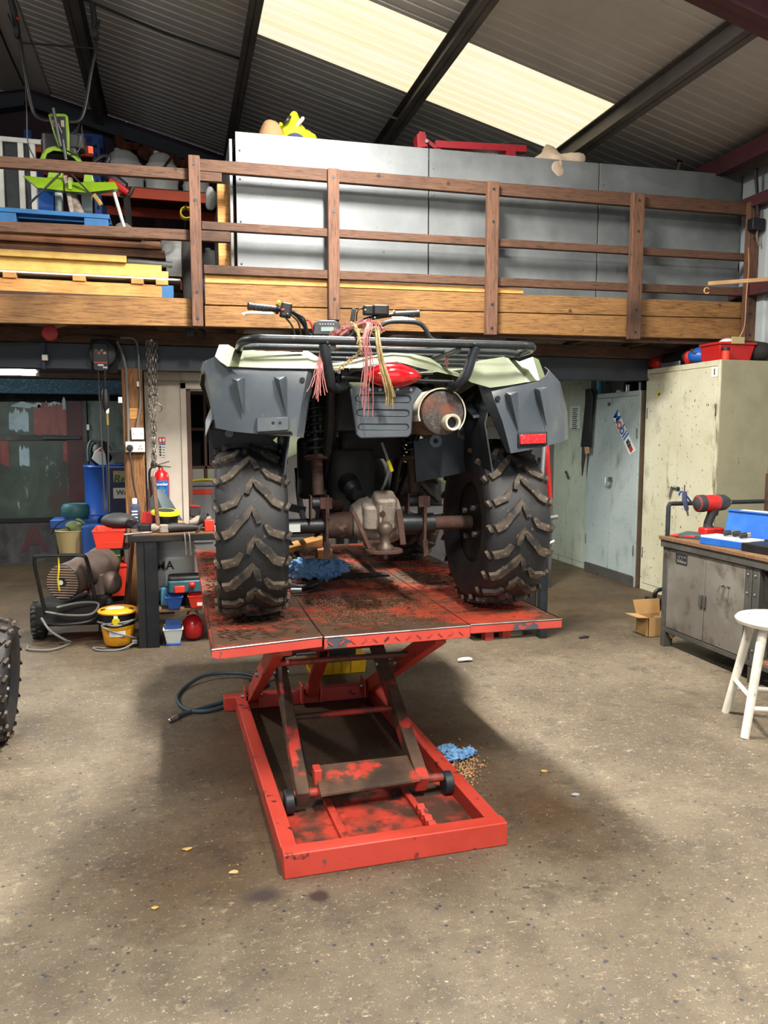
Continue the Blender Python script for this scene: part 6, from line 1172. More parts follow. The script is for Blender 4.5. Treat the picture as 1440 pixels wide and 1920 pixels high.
# steel bench with vice rail
BX, BZ = 3.20, .75
t = thing('steel_bench', 'worn grey steel cupboard bench with a brown top at the right', 'workbench', (3.6, 4.0, 0))
part(t, 'bench_top', MB().bb(BX - .03, 3.95, 3.05, 4.56, BZ - .012, BZ + .012), 'bench_top', .003); part(t, 'top_angle', MB().bb(BX - .02, BX, 3.05, 4.55, BZ - .06, BZ - .012), 'bench_frame', .003)
part(t, 'corner_leg', MB().bb(BX - .005, BX + .06, 4.49, 4.54, 0, BZ - .012), 'bench_frame', .004); part(t, 'back_leg', MB().bb(3.87, 3.93, 4.47, 4.53, 0, BZ - .012), 'bench_frame', .004)
for y in (3.72, 3.66): part(t, 'angle_stile', MB().bb(BX - .006, BX + .03, y - .028, y + .025, .12, BZ - .06), 'bench_frame', .003)
for y in (3.72, 3.66):
    for k in range(5): part(t, 'rivet', MB().ball((BX - .008, y, .20 + k * .11), .007, 8, 5), 'steel')
part(t, 'cupboard', MB().bb(BX + .012, 3.9, 3.70, 4.49, .13, BZ - .06), 'bench_steel'); part(t, 'bottom_rail', MB().bb(BX - .005, BX + .03, 3.05, 4.5, .105, .135), 'bench_frame', .003); part(t, 'front_leg', MB().bb(BX, BX + .05, 3.64, 3.70, 0, .12), 'bench_frame', .003)
dA = part(t, 'door', MB().bb(BX - .004, BX + .01, 4.105, 4.485, .14, BZ - .065), 'bench_steel', .003); dB = part(t, 'door', MB().bb(BX - .004, BX + .01, 3.75, 4.10, .14, BZ - .065), 'bench_steel', .003)
for y in (4.125, 4.09): part(dA if y > 4.1 else dB, 'hasp', MB().bb(BX - .018, BX - .004, y - .012, y + .012, .36, .44), 'bench_frame', .003)
for y in (3.93, 3.88): part(dB, 'hook', MB().tube([(BX - .004, y, .54), (BX - .03, y, .535), (BX - .03, y + .01, .49)], .003, 6), 'steel'); part(dB, 'hook_bar', MB().cyl((BX - .01, y - .015, .537), (BX - .01, y + .015, .537), .003, n=6), 'steel')
fr_ = [(BX - .008, 4.39, .605), (BX - .008, 4.28, .605), (BX - .008, 4.28, .665), (BX - .008, 4.39, .665)]; nm_ = part(dA, 'maker_badge', MB().tube(fr_, .004, 6, closed=True), 'dark_steel'); text(dA, 'VAfell', (BX - .0052, 4.335, .635), .045, 'dark_steel', rot=(PI / 2, 0, -PI / 2), bold=True)
part(t, 'lower_panel', MB().bb(BX + .1, BX + .12, 3.05, 3.65, .14, BZ - .07), 'dark_steel'); part(t, 'brace', MB().beam((BX + .02, 3.62, BZ - .08), (BX + .02, 3.2, .3), .03, .012), 'dark_steel'); part(t, 'lower_shelf', MB().bb(BX, 3.9, 3.05, 3.66, .13, .15), 'bench_top', .003)
RZ = atx(1246, 944, BX).z
a = Vector((BX + .01, 4.52, BZ)); part(t, 'guard_rail', MB().tube([a, Vector((BX + .01, 4.52, RZ - .02)), Vector((BX + .02, 4.52, RZ)), Vector((BX + .04, 4.52, RZ)), Vector((4.05, 4.52, RZ))], .015, 8), 'dark_steel')
part(t, 'rail_post', MB().bb(3.93, 3.97, 4.42, 4.46, BZ, RZ + .2), 'rust', .003); part(t, 'rag_stub', MB().lump((BX + .03, 4.46, .10), (.02, .02, .04), 3, .4), 'sack')
# impact wrench
c = atz(1327, 1000, BZ); wx, wy = 3.42, 4.36
t = thing('impact_wrench', 'red and black cordless impact wrench standing on the steel bench', 'impact wrench', (wx, wy, BZ)); zb = BZ + .012
part(t, 'battery', MB().rbox((wx + .01, wy, zb + .042), (.15, .09, .06), .02), 'tool_red', .01); part(t, 'battery_base', MB().rbox((wx, wy, zb + .006), (.14, .085, .012), .02), 'black', .003)
part(t, 'handle', MB().tube(smooth([(wx - .01, wy, zb + .06), (wx - .015, wy, zb + .10), (wx + .01, wy, zb + .16), (wx + .025, wy, zb + .20)], 4), [.036, .034, .031, .029, .028, .028, .028, .029, .03, .032, .034, .036, .038], 14), 'tool_grey')
part(t, 'motor_housing', MB().lathe([(.03, -.115), (.05, -.105), (.055, -.07), (.055, .02), (.052, .05), (.04, .07)], (wx, wy, zb + .235), (1, 0, .02), 24), 'tool_red', sharp=50); part(t, 'front_boot', MB().lathe([(.048, .04), (.055, .05), (.052, .10), (.035, .13), (.02, .135)], (wx, wy, zb + .235), (1, 0, .02), 22), 'tool_grey'); part(t, 'anvil', MB().cyl((wx + .13, wy, zb + .237), (wx + .155, wy, zb + .237), .011, n=8), 'steel')
part(t, 'rear_cap', MB().lathe([(.0, -.12), (.03, -.118), (.056, -.10), (.058, -.06), (.054, -.058)], (wx, wy, zb + .235), (1, 0, .02), 22), 'tool_grey'); part(t, 'trigger', MB().box((wx + .05, wy, zb + .17), (.014, .02, .04), (0, .2, 0)), 'black', .004); text(t, 'Impact', (wx - .01, wy - .0565, zb + .235), .03, 'white', ext=.0004) if False else None
# blue air gun on the rail
g0 = aty(1283, 930, 4.47); ax_ = Vector((.05, 0, -.12))
t = thing('air_gun', 'blue air blow gun hooked over the bench rail', 'air gun', (g0.x, 4.48, g0.z - .1)); part(t, 'handle', MB().tube([g0 + Vector((-.0, 0, .03)), g0 + Vector((.004, 0, -.03)), g0 + Vector((.025, 0, -.095))], [.016, .018, .014], 10), 'navy'); part(t, 'trigger', MB().beam(g0 + Vector((.01, 0, .01)), g0 + Vector((.055, 0, -.04)), .012, .01), 'case_blue', .003); part(t, 'nozzle', MB().cyl(g0 + Vector((.025, 0, -.095)), g0 + Vector((.036, 0, -.135)), .008, .006, 10), 'steel'); part(t, 'hook', MB().tube(arc(g0 + Vector((0, .025, .0)), .03, 0, PI, 6, (0, 1, 0), (0, 0, 1)), .006, 6), 'case_blue'); part(t, 'line', MB().cyl(g0 + Vector((0, 0, .03)), g0 + Vector((.0, 0, .075)), .004, n=6), 'rust')
# blue socket case, papers, black case
t = thing('socket_case', 'open blue metal socket case with its lid up on the steel bench', 'tool case', (3.36, 3.95, BZ))
part(t, 'tray', MB().box((3.30, 4.0, zb + .0225), (.16, .34, .045), (0, 0, .25)), 'case_blue', .004); part(t, 'tray_liner', MB().box((3.30, 4.0, zb + .05), (.155, .335, .012), (0, 0, .25)), 'sock_white', .002); part(t, 'lid', MB().box((3.46, 4.03, zb + .12), (.02, .34, .16), (0, .28, .25)), 'case_blue', .004); part(t, 'lid_rim', MB().box((3.475, 4.035, zb + .20), (.03, .34, .012), (0, .28, .25)), 'case_blue', .003)
for k, (dx, dy, m) in enumerate(((0, 0, 'dark_steel'), (.03, -.05, 'steel'), (-.02, -.08, 'dark_steel'), (.02, .04, 'steel'), (-.03, .05, 'dark_steel'))): part(t, 'socket', MB().cyl((3.31 + dx, 4.0 + dy, zb + .075), (3.35 + dx, 3.99 + dy, zb + .08), .017, n=12), m, .002)
single('teal_tray', MB().prism([(3.22, 4.42, zb), (3.33, 4.25, zb), (3.47, 4.36, zb), (3.36, 4.52, zb)], (0, 0, .03)), 'hose', 'dark teal tray lying under the impact wrench', 'tray', .004)
single('red_screwdriver', MB().tube([(3.19, 4.47, zb + .012), (3.23, 4.43, zb + .016), (3.29, 4.33, zb + .016)], [.004, .014, .013], 10), 'tool_red', 'red handled screwdriver at the far corner of the steel bench', 'screwdriver')
for k, (x, y, zz, m) in enumerate(((3.56, 4.22, .16, 'paper'), (3.58, 4.18, .185, 'tool_red'), (3.57, 4.2, .20, 'paper'))): single('manual', MB().box((x + .06, y, zb + zz - .02), (.16, .22, .016), (0, 0, .2 + .1 * k)), m, ('white', 'red', 'cream topmost')[k] + ' booklet in the pile behind the blue case', 'booklet', .002, 'booklets behind the blue case')
single('booklet_stand', MB().bb(3.56, 3.70, 4.12, 4.32, zb, zb + .13), 'dark_steel', 'dark box carrying the booklets behind the blue case', 'box', .004)
t = thing('black_case', 'black open ratchet case nearest on the steel bench', 'tool case', (3.4, 3.6, BZ)); part(t, 'tray', MB().box((3.36, 3.66, zb + .025), (.24, .36, .05), (0, 0, .1)), 'black', .006); part(t, 'lid', MB().box((3.52, 3.70, zb + .04), (.10, .34, .02), (0, -.3, .1)), 'tool_grey', .004); part(t, 'ratchet', MB().cyl((3.30, 3.6, zb + .055), (3.40, 3.78, zb + .055), .01, n=8), 'steel')
# floor things on the right
t = thing('cardboard_box', 'small open cardboard box on the floor beside the steel bench', 'box', (3.30, 4.75, 0)); bx, by = 3.33, 4.80
part(t, 'box_body', MB().bb(bx - .10, bx + .10, by - .07, by - .066, 0, .14).bb(bx - .10, bx + .10, by + .08, by + .084, 0, .14).bb(bx - .10, bx - .096, by - .07, by + .08, 0, .14).bb(bx + .096, bx + .10, by - .07, by + .08, 0, .14).bb(bx - .1, bx + .1, by - .07, by + .08, 0, .004), 'card')
part(t, 'flap', MB().prism([(bx - .10, by - .07, .14), (bx - .10, by + .08, .14), (bx - .20, by + .07, .15), (bx - .19, by - .08, .15)], (0, 0, .004)), 'card'); part(t, 'flap', MB().prism([(bx - .10, by + .084, .14), (bx + .10, by + .084, .14), (bx + .10, by + .10, .24), (bx - .12, by + .10, .24)], (0, .004, 0)), 'card'); part(t, 'flap', MB().prism([(bx + .10, by - .07, .14), (bx + .10, by + .08, .14), (bx + .13, by + .08, .22), (bx + .13, by - .07, .22)], (.004, 0, 0)), 'card'); part(t, 'lid_cap', MB().cyl((bx + .02, by, .10), (bx + .02, by, .13), .03, n=14), 'grey_cable')
t = thing('black_canister', 'black plastic canister with a carry handle behind the cardboard box', 'canister', (3.6, 5.1, 0)); part(t, 'body', MB().rbox((3.62, 5.1, .10), (.30, .16, .2), .05), 'black', .015); part(t, 'handle', MB().tube(smooth([(3.49, 5.05, .19), (3.50, 5.04, .26), (3.58, 5.04, .275), (3.68, 5.05, .26), (3.72, 5.06, .19)], 4), .016, 8), 'black')
sx, sy, sz = 2.83, 3.08, .555
t = thing('stool', 'white paint-worn wooden stool at the right edge', 'stool', (sx, sy, 0)); M['stool'] = mat('chipped_white_stool', '#d9d5c8', .5, 0, [('#b8b1a0', 5, .5, .75), ('#7a3b30', 22, .66, .70), ('#5a4638', 12, .68, .73)])
part(t, 'seat', MB().lathe([(0, sz - .035), (.17, sz - .035), (.19, sz - .028), (.195, sz - .012), (.185, sz), (0, sz + .002)], (sx, sy, 0), (0, 0, 1), 36), 'stool', sharp=50)
for k in range(4):
    a_ = PI * (1.11 + k * .5); c_, s_ = math.cos(a_), math.sin(a_); part(t, 'leg', MB().tube([(sx + .25 * c_, sy + .25 * s_, 0), (sx + .13 * c_, sy + .13 * s_, sz - .035)], [.02, .023], 12), 'stool')
for k in range(4):
    a_, b_ = PI * (1.11 + k * .5), PI * (1.61 + k * .5); r_ = .25 - .12 * (.14 + .03 * (k % 2)) / .52; zz = .14 + .05 * (k % 2); part(t, 'rung', MB().cyl((sx + r_ * math.cos(a_), sy + r_ * math.sin(a_), zz), (sx + r_ * math.cos(b_), sy + r_ * math.sin(b_), zz), .012, n=10), 'stool')
# dark trolley with a red frame just behind the quad
c = aty(1018, 1080, 4.9)
t = thing('tool_trolley', 'dark trolley with a red edged back board behind the right rear tyre', 'trolley', (2.15, 5.0, 0))
X0 = aty(1010, 900, 4.9).x; X1 = aty(1032, 900, 4.9).x
part(t, 'post', MB().bb(X1 - .055, X1, 4.9, 4.96, 0, .92), 'dark_steel', .004); part(t, 'body', MB().bb(X1 - .55, X1 - .06, 4.95, 5.4, .05, .85), 'soot', .01); part(t, 'back_board', MB().prism([(X1 - .30, 4.97, .92), (X1 + .03, 4.97, .96), (X1 - .02, 4.97, 1.52), (X1 - .30, 4.97, 1.52)], (0, .02, 0)), 'tool_grey', .004); part(t, 'red_edge', MB().beam((X1 + .035, 4.96, .95), (X1 - .015, 4.96, 1.5), .03, .025), 'tool_red', .003)
part(t, 'handle', MB().cyl((X1 - .02, 4.92, .86), (X1 + .07, 4.92, .87), .015, n=10), 'grey_cable'); part(t, 'side_bracket', MB().beam((X1, 4.92, .68), (X1 + .05, 4.92, .70), .01, .012), 'paper'); part(t, 'chrome_tube', MB().cyl((X1 - .07, 4.9, 1.0), (X1 - .05, 4.9, 1.4), .014, n=10), 'steel')
single('pale_crate', MB().rbox((2.32, 5.1, .22), (.13, .2, .44), .02), 'cab_side', 'pale green narrow canister next to the dark trolley', 'canister', .01)
single('grey_office_bin', MB().prism([(1.50, 6.1, 0), (1.78, 6.1, 0), (1.80, 6.1, .62), (1.48, 6.1, .62)], (0, .26, 0)), 'galv', 'pale grey bin glimpsed under the axle behind the lift', 'bin', .006)
single('red_can_far', MB().rbox((1.62, 6.2, .70), (.16, .12, .15), .02), 'bin_red', 'red and yellow can glimpsed above the axle', 'can', .006)
# loose wheel at the left edge
w = thing('loose_wheel', 'loose muddy quad wheel standing at the left edge of the floor', 'wheel', (-.905, 3.90, 0), .06, world=False)
hub = link('wheel_assembly', None); hub.parent = w; hub.location = (0, 0, .298); hub.rotation_euler = (0, .06, 0); tyre(hub, .28, .25, .165, True, 'rust', 1)
# ------------------------------------------------------------------ rags, blocks and dirt
def crumple(name, label, c, r, m, seed, cat='rag'):
    rr_ = random.Random(seed); mbb = MB()
    for k in range(7):
        o = Vector((rr_.uniform(-1, 1) * r[0], rr_.uniform(-1, 1) * r[1], rr_.uniform(.35, 1.0) * r[2])); mbb.lump(Vector(c) + o, (r[0] * .5, r[1] * .5, r[2] * .55), seed * 10 + k, .5, 34, 22, 6.0)
    zmin = min(v.z for v in mbb.v); mbb.v = [v - Vector((0, 0, zmin - c[2])) for v in mbb.v]
    return single(name, mbb, m, label, cat, sharp=80)
p = atz(600, 1095, DZ); crumple('blue_rag', 'crumpled blue paper rag on the lift deck behind the left tyre', (p.x, p.y, DZ + .004), (.12, .06, .065), 'rag', 3); p = atz(852, 1420, 0); crumple('blue_rag', 'small crumpled blue rag on the floor beside the right base rail', (p.x, p.y, .002), (.06, .05, .03), 'rag', 8)
p0 = [atz(*g, DZ + .022) for g in ((542, 1098), (560, 1102), (578, 1100), (592, 1094))]; t = thing('air_hose_end', 'black hose end with a coupling lying against the left tyre', 'hose', (p0[1].x, p0[1].y, DZ)); part(t, 'hose', MB().tube(smooth(p0, 4), .016, 10), 'hose_black'); part(t, 'coupling', MB().cyl(atz(545, 1108, DZ + .02), atz(566, 1108, DZ + .02), .014, n=10), 'steel')
SB = .72
t = thing('axle_stand', 'timber blocks and a metal axle stand under the left of the rear axle', 'axle stand', (.6, 3.5 + SB, DZ))
part(t, 'timber_block', MB().bb(.40, .60, 3.45 + SB, 3.62 + SB, DZ + .004, DZ + .09), 'block', .005); part(t, 'timber_block', MB().bb(.72, .80, 3.35 + SB, 3.44 + SB, DZ + .004, DZ + .08), 'pine', .004); part(t, 'plank', MB().beam((.50, 3.25 + SB, DZ + .10), (.78, 3.5 + SB, DZ + .12), .10, .03), 'pine', .004)
for a_, b_ in (((.40, 3.3 + SB, DZ + .005), (.50, 3.3 + SB, DZ + .20)), ((.64, 3.3 + SB, DZ + .005), (.52, 3.3 + SB, DZ + .20)), ((.40, 3.3 + SB, DZ + .01), (.64, 3.3 + SB, DZ + .01))): part(t, 'stand_leg', MB().beam(a_, b_, .03, .02), 'dark_steel', .003)
t = MB(); rr_ = random.Random(21)
for k in range(5200):
    x, y = rr_.gauss(.72, .17), rr_.gauss(3.05, .20)
    if not (.5 < x < 1.38 and 2.66 < y < 4.2): continue
    s = rr_.uniform(.0008, .0019); t.add([(x - s, y - s, DZ + .0035), (x + s, y - s * .6, DZ + .0035), (x + s * .2, y + s, DZ + .0035), (x, y, DZ + .0035 + s)], [(0, 1, 3), (1, 2, 3), (2, 0, 3), (0, 2, 1)])
o = single('sawdust', t, 'sawdust', 'scattered sawdust on the lift deck behind the tow ball', 'sawdust', kind='stuff')
t = MB()
for k in range(500):
    x, y = rr_.uniform(-1.2, 3.2), rr_.uniform(1.2, 5.2); s = rr_.uniform(.0012, .0035); a_ = rr_.uniform(0, 6)
    t.add([(x - s, y - s, .001), (x + s, y - s * .6, .001), (x + s * .2, y + s, .001), (x, y, .001 + s)], [(0, 1, 3), (1, 2, 3), (2, 0, 3), (0, 2, 1)])
single('floor_grit', t, 'leaf', 'pale grit and chips strewn over the concrete floor', 'grit', kind='stuff')
t = MB()
for k in range(260):
    p = atz(872 + rr_.gauss(0, 14), 1440 + rr_.gauss(0, 16), 0); s = rr_.uniform(.002, .006); t.lump((p.x, p.y, s), s, k, .4, 6, 4)
single('mud_heap', t, 'sack', 'crumbled dry mud beside the blue rag on the floor', 'mud', kind='stuff')
for k, (x, y, s, m, lb, ct) in enumerate(((1078, 1492, .018, 'stone', 'grey pebble on the brown patch right of the lift', 'pebble'), (352, 1594, .016, 'leaf', 'ochre leaf scrap left of the lift base', 'leaf'), (437, 1638, .016, 'straw', 'pale chip close to the lift front corner', 'chip'), (290, 1704, .012, 'leaf', 'tan chip in the left dark patch', 'chip'), (1020, 1448, .018, 'leaf', 'curled tan leaf right of the lift', 'leaf'), (871, 1240, .045, 'paper', 'flattened white paper scrap on the floor behind the lift', 'paper'), (1095, 1197, .04, 'tool_grey', 'thin dark sliver on the floor by the cabinets', 'sliver'))):
    p = atz(x, y, 0); single('floor_scrap', MB().lump((p.x, p.y, s * .3), (s, s * (.2 if m == 'tool_grey' else .6), s * .3), k + 50, .4, 10, 7), m, lb, ct)

# ------------------------------------------------------------------ on the mezzanine
MF = 2.41; SY = 5.84
t = thing('pine_pallet', 'pale pine pallet with a blue painted end under the timber stack', 'pallet', (-1.2, 6.2, MF))
for y in (SY, SY + .5): part(t, 'stringer', MB().bb(-2.6, .0, y, y + .04, MF, MF + .10), 'pine', .003)
part(t, 'blue_end', MB().bb(-.075, .004, SY - .003, SY + .045, MF, MF + .10), 'blue_paint')
for px in (18, 148, 257, 303):
    X = aty(px, 530, SY).x; part(t, 'deck_slat', MB().bb(X - .04, X + .045, SY - .01, SY + .56, MF + .10, MF + .135), 'pine', .003)
for k in range(4): part(t, 'deck_slat', MB().bb(-1.6 - k * .25, -1.52 - k * .25, SY - .01, SY + .56, MF + .10, MF + .135), 'pine', .003)
z_ = MF + .136
def plank(label, x1, h, m, name='timber_plank', y=SY, x0=-2.5, d=.5, tilt=0.0, cat='plank'):
    global z_
    o = single(name, MB().bb(x0, x1, y, y + d, z_ + .001, z_ + h), m, label, cat, .003, 'boards stacked on the pine pallet'); z_ += h; return o
plank('thin weathered board lowest in the stack on the pine pallet', .055, .014, 'white_plastic', cat='board'); plank('pale yellow foam board second from the bottom of the stack', -.03, .048, 'foam', 'foam_board', cat='foam board'); plank('pale yellow foam board third from the bottom of the stack', -.075, .045, 'foam', 'foam_board', SY + .02, cat='foam board')
zf = z_; plank('short yellow foam board with a rounded end in the stack', -.31, .046, 'foam', 'foam_board', SY - .01, cat='foam board')
single('metal_tube', MB().cyl((-.305, SY + .05, zf + .024), (-.0, SY + .05, zf + .012), .022, n=14), 'galv2', 'grey metal tube sticking out beside the short foam board', 'tube')
plank('light brown board above the foam in the stack', -.045, .026, 'wood'); plank('dark brown plank under the two darkest planks', -.05, .034, 'ply_edge', y=SY + .03); plank('dark brown plank in the upper middle of the stack', -.07, .032, 'ply_edge', y=SY + .01); plank('dark brown second plank from the top of the stack', -.08, .03, 'ply_edge', y=SY + .04); plank('light edged top plank of the stack', -.2, .03, 'wood', y=SY + .02)
ZT_ = z_
single('black_hoarding', MB().bb(.07, .13, 5.95, 6.4, MF, 2.86), 'soot', 'black upright hoarding between the timber stack and the railing post', 'panel', .004)
t = thing('blue_pallet', 'bright blue wooden pallet lying on the timber stack', 'pallet', (-1.1, 6.3, ZT_)); by = 5.93; bh = ZT_
for k in range(3): part(t, 'base_slat', MB().bb(-1.95, -.42, by + k * .22, by + k * .22 + .09, bh + .001, bh + .02), 'blue_paint', .002)
for X in (-1.87, -1.10, -.50):
    for k in range(3): part(t, 'block', MB().bb(X - .09, X + .07, by + k * .22, by + k * .22 + .09, bh + .02, bh + .115), 'blue_paint', .003)
for k in range(4): part(t, 'top_slat', MB().bb(-1.95, -.42, by - .005 + k * .15, by + .10 + k * .15, bh + .115, bh + .145), 'blue_paint', .002)
PZ = bh + .145
# tiller
TY = 6.28
T = lambda x, y, d=0.0: aty(x, y, TY + d)
t = thing('garden_tiller', 'lime green garden tiller with tall black handlebars on the blue pallet', 'tiller', (-.79, TY, PZ))
part(t, 'handlebar', MB().tube(smooth([T(26, 20), T(36, 70), T(46, 130), T(56, 185), T(64, 213), T(76, 224), T(92, 227), T(125, 229), T(146, 228), T(156, 215), T(163, 185), T(172, 130), T(180, 92), T(178, 50)], 5), .014, 8), 'black_metal', sharp=60)
part(t, 'cross_bar', MB().cyl(T(38, 80), T(178, 91), .007, n=8), 'black_metal')
for p in ([T(14, -25), T(26, 20), T(34, 62)], [T(173, 8), T(177, 40), T(180, 75)]): part(t, 'grip', MB().tube(p, [.022, .024, .020], 10), 'black')
part(t, 'lever', MB().beam(T(15, 26, -.03), T(30, 62, -.03), .02, .014), 'black', .004); part(t, 'lever', MB().beam(T(187, 38, -.03), T(180, 62, -.03), .02, .014), 'black', .004); part(t, 'clamp', MB().lump(T(176, 62, -.02), (.03, .03, .05), 3, .3), 'tool_grey'); part(t, 'clamp', MB().lump(T(32, 60, -.02), (.02, .03, .05), 4, .3), 'black'); part(t, 'red_button', MB().ball(T(33, 35, -.03), .012, 8, 6), 'tool_red')
pn = [T(x, y, -.02) for x, y in ((90, 214), (95, 212), (121, 213), (127, 217), (130, 250), (130, 283), (112, 283), (100, 250))]; cs = part(t, 'console', MB().prism(pn, (0, .03, 0)), 'lime', .006); part(cs, 'console_recess', MB().prism([T(x, y, -.028) for x, y in ((95, 218), (122, 218), (126, 278), (114, 280), (103, 248))], (0, .01, 0)), 'black', .003)
for x in (101, 117): part(cs, 'gate_plate', MB().box(T(x, 232, -.034), (.025, .008, .05)), 'dirty_alu', .003)
part(cs, 'gear_lever', MB().tube([T(114, 275, -.04), T(104, 225, -.05), T(100, 203, -.05)], .012, 8), 'black'); part(cs, 'link_rod', MB().cyl(T(104, 222, -.036), T(116, 250, -.036), .005, n=6), 'steel'); part(cs, 'link_rod', MB().cyl(T(118, 262, -.036), T(124, 300, -.036), .012, n=8), 'black')
part(t, 'mudguard', MB().sheet([[T(x, y, d) for x, y in ((74, 300), (80, 285), (90, 277), (102, 274), (116, 277), (130, 283), (143, 290), (152, 300), (158, 308))] for d in (-.02, .22)], (0, 0, -.012)), 'lime'); part(t, 'mudguard_face', MB().prism([T(x, y, -.02) for x, y in ((74, 300), (80, 285), (90, 277), (102, 274), (116, 277), (130, 283), (143, 290), (158, 308), (150, 308), (138, 296), (118, 284), (100, 282), (88, 288), (84, 300))], (0, .012, 0)), 'lime', .002)
part(t, 'engine', MB().rbox(T(115, 280, .16), (.26, .2, .16), .04), 'black', .01); part(t, 'fuel_tank', MB().rbox(T(142, 270, .12), (.13, .14, .10), .03), 'tool_grey', .01); part(t, 'recoil', MB().cyl(T(90, 268, .08), T(90, 268, .2), .05, n=16), 'black', .006); part(t, 'orange_cap', MB().box(T(170, 282, .05), (.035, .03, .055)), 'orange', .005)
part(t, 'belt_cover', MB().prism([T(x, y, .02) for x, y in ((158, 322), (172, 322), (177, 342), (156, 342))], (0, .08, 0)), 'lime', .006); part(t, 'belt_cover', MB().prism([T(x, y, .0) for x, y in ((92, 318), (118, 320), (116, 334), (88, 334))], (0, .08, 0)), 'lime', .006)
for px in (((42, 329), (118, 336), (118, 357), (70, 352)), ((120, 342), (215, 341), (222, 354), (160, 361), (122, 358))): part(t, 'tine_shield', MB().prism([T(x, y, -.02 if i < 2 else -.10) for i, (x, y) in enumerate(px)], (0, .10, .008)), 'lime', .003)
for a, b in (((114, 324), (56, 381)), ((132, 324), (172, 366))): part(t, 'support_leg', MB().beam(T(*a, -.09), T(*b, -.11), .022, .012), 'black', .003)
part(t, 'chrome_lock', MB().box(T(183, 375, -.11), (.03, .03, .09), (0, -.6, 0)), 'brass', .004); part(t, 'frame_post', MB().beam(T(122, 330, -.04), Vector((T(122, 0).x + .005, TY - .03, PZ)), .035, .03), 'dirty_alu', .003); part(t, 'gear_case', MB().tube([T(128, 335), T(136, 370), Vector((T(138, 0).x, TY, PZ + .01))], [.03, .035, .05], 12), 'dirty_alu'); part(t, 'plough_bracket', MB().bb(T(117, 0).x, T(124, 0).x, TY - .10, TY - .06, T(0, 345, -.1).z, T(0, 327, -.1).z), 'lime', .003)
for k in range(3): part(t, 'control_cable', MB().tube(smooth([T(150, 228, .03), T(140, 246 + k * 6, .06), T(128, 256 + k * 5, .05)], 5), .005, 6), 'hose_black')
part(t, 'control_cable', MB().tube(smooth([T(153, 235, .02), T(154, 262, .0), T(146, 284, -.03), T(128, 292, -.03)], 5), .004, 6), 'hose_black'); part(t, 'control_cable', MB().tube(smooth([T(47, 140, .03), T(50, 200, .03), T(52, 265, .03), T(64, 296, .03)], 5), .005, 6), 'hose_black')
# boxes behind the tiller
def mbox(name, label, cat, x0, x1, y0, y1, Y, d, m, bev=.004): a, b = aty(x0, y0, Y), aty(x1, y1, Y); return single(name, MB().bb(a.x, b.x, Y, Y + d, PZ, a.z), m, label, cat, bev)
mbox('blue_carton', 'blue carton standing behind the tiller leg', 'carton', 70, 101, 352, 385, 6.44, .08, 'case_blue'); mbox('white_carton', 'white carton directly behind the tiller post', 'carton', 102, 116, 357, 387, 6.46, .08, 'paper'); mbox('white_label_carton', 'white carton with small print right of the tiller post', 'carton', 152, 172, 359, 389, 6.46, .08, 'paper')
# white framed window unit
WY = 7.2
t = thing('window_unit', 'white framed window unit standing at the left of the mezzanine', 'window', (-1.5, WY, MF))
xs = [aty(p, 300, WY).x for p in (-40, 0, 39, 61)]
for x in xs: part(t, 'mullion', MB().bb(x - .022, x + .022, WY, WY + .05, MF, 3.86), 'white_paint', .004)
part(t, 'head_bar', MB().bb(xs[0], aty(103, 300, WY).x, WY - .005, WY + .055, 3.855, 3.895), 'white_paint', .004); part(t, 'sill_bar', MB().bb(xs[0], xs[3], WY, WY + .05, MF, MF + .05), 'white_paint', .004)
for a, b in zip(xs[:-1], xs[1:]): part(t, 'pane', MB().bb(a + .022, b - .022, WY + .02, WY + .026, MF + .05, 3.855), 'dark_steel')
# pallet racking
KY = 8.5
t = thing('pallet_racking', 'blue and orange pallet racking at the back of the mezzanine', 'racking', (-.3, KY, MF))
for px in (54, 181, 424):
    X = aty(px, 300, KY).x
    for y in (KY, KY + .7): up_ = part(t, 'upright', MB().bb(X - .035, X + .035, y, y + .05, MF, 4.42 if px < 300 else 4.3), 'blue_rack', .003)
    for k in range(14): part(t, 'slot', MB().bb(X - .008, X + .008, KY - .002, KY + .002, 3.2 + k * .085, 3.235 + k * .085), 'soot')
zb1 = aty(300, 366, KY).z; zb2 = aty(72, 276, KY).z; X0, X1, X2 = (aty(p, 300, KY).x for p in (54, 181, 424))
part(t, 'beam', MB().bb(X1 + .03, X2 - .03, KY - .02, KY + .02, zb1 - .05, zb1 + .05), 'orange', .003); part(t, 'beam', MB().bb(X1 + .03, X2 - .03, KY + .68, KY + .72, zb1 - .05, zb1 + .05), 'orange', .003); part(t, 'beam', MB().bb(X0 + .03, X1 - .03, KY - .02, KY + .02, zb2 - .05, zb2 + .05), 'orange', .003); part(t, 'beam', MB().bb(X0 + .03, X1 - .03, KY + .68, KY + .72, zb2 - .05, zb2 + .05), 'orange', .003)
part(t, 'shelf_deck', MB().bb(X1, X2, KY, KY + .72, zb1 + .05, zb1 + .065), 'wood_dark'); part(t, 'shelf_deck', MB().bb(X0, X1, KY, KY + .72, zb2 + .05, zb2 + .065), 'wood_dark'); part(t, 'beam', MB().bb(X1 + .03, X2 - .03, KY - .02, KY + .02, 2.95, 3.05), 'orange', .003); part(t, 'shelf_deck', MB().bb(X1, X2, KY, KY + .72, 3.05, 3.065), 'wood_dark')
zs = zb1 + .066; zs2 = zb2 + .066
t = thing('blue_crate', 'deep blue plastic crate on the upper left racking shelf', 'crate', (-.8, KY + .2, zs2)); a = aty(150, 260, KY + .1); part(t, 'crate_body', MB().bb(a.x - .12, a.x + .22, KY + .05, KY + .4, zs2, zs2 + .13), 'blue_rack', .008)
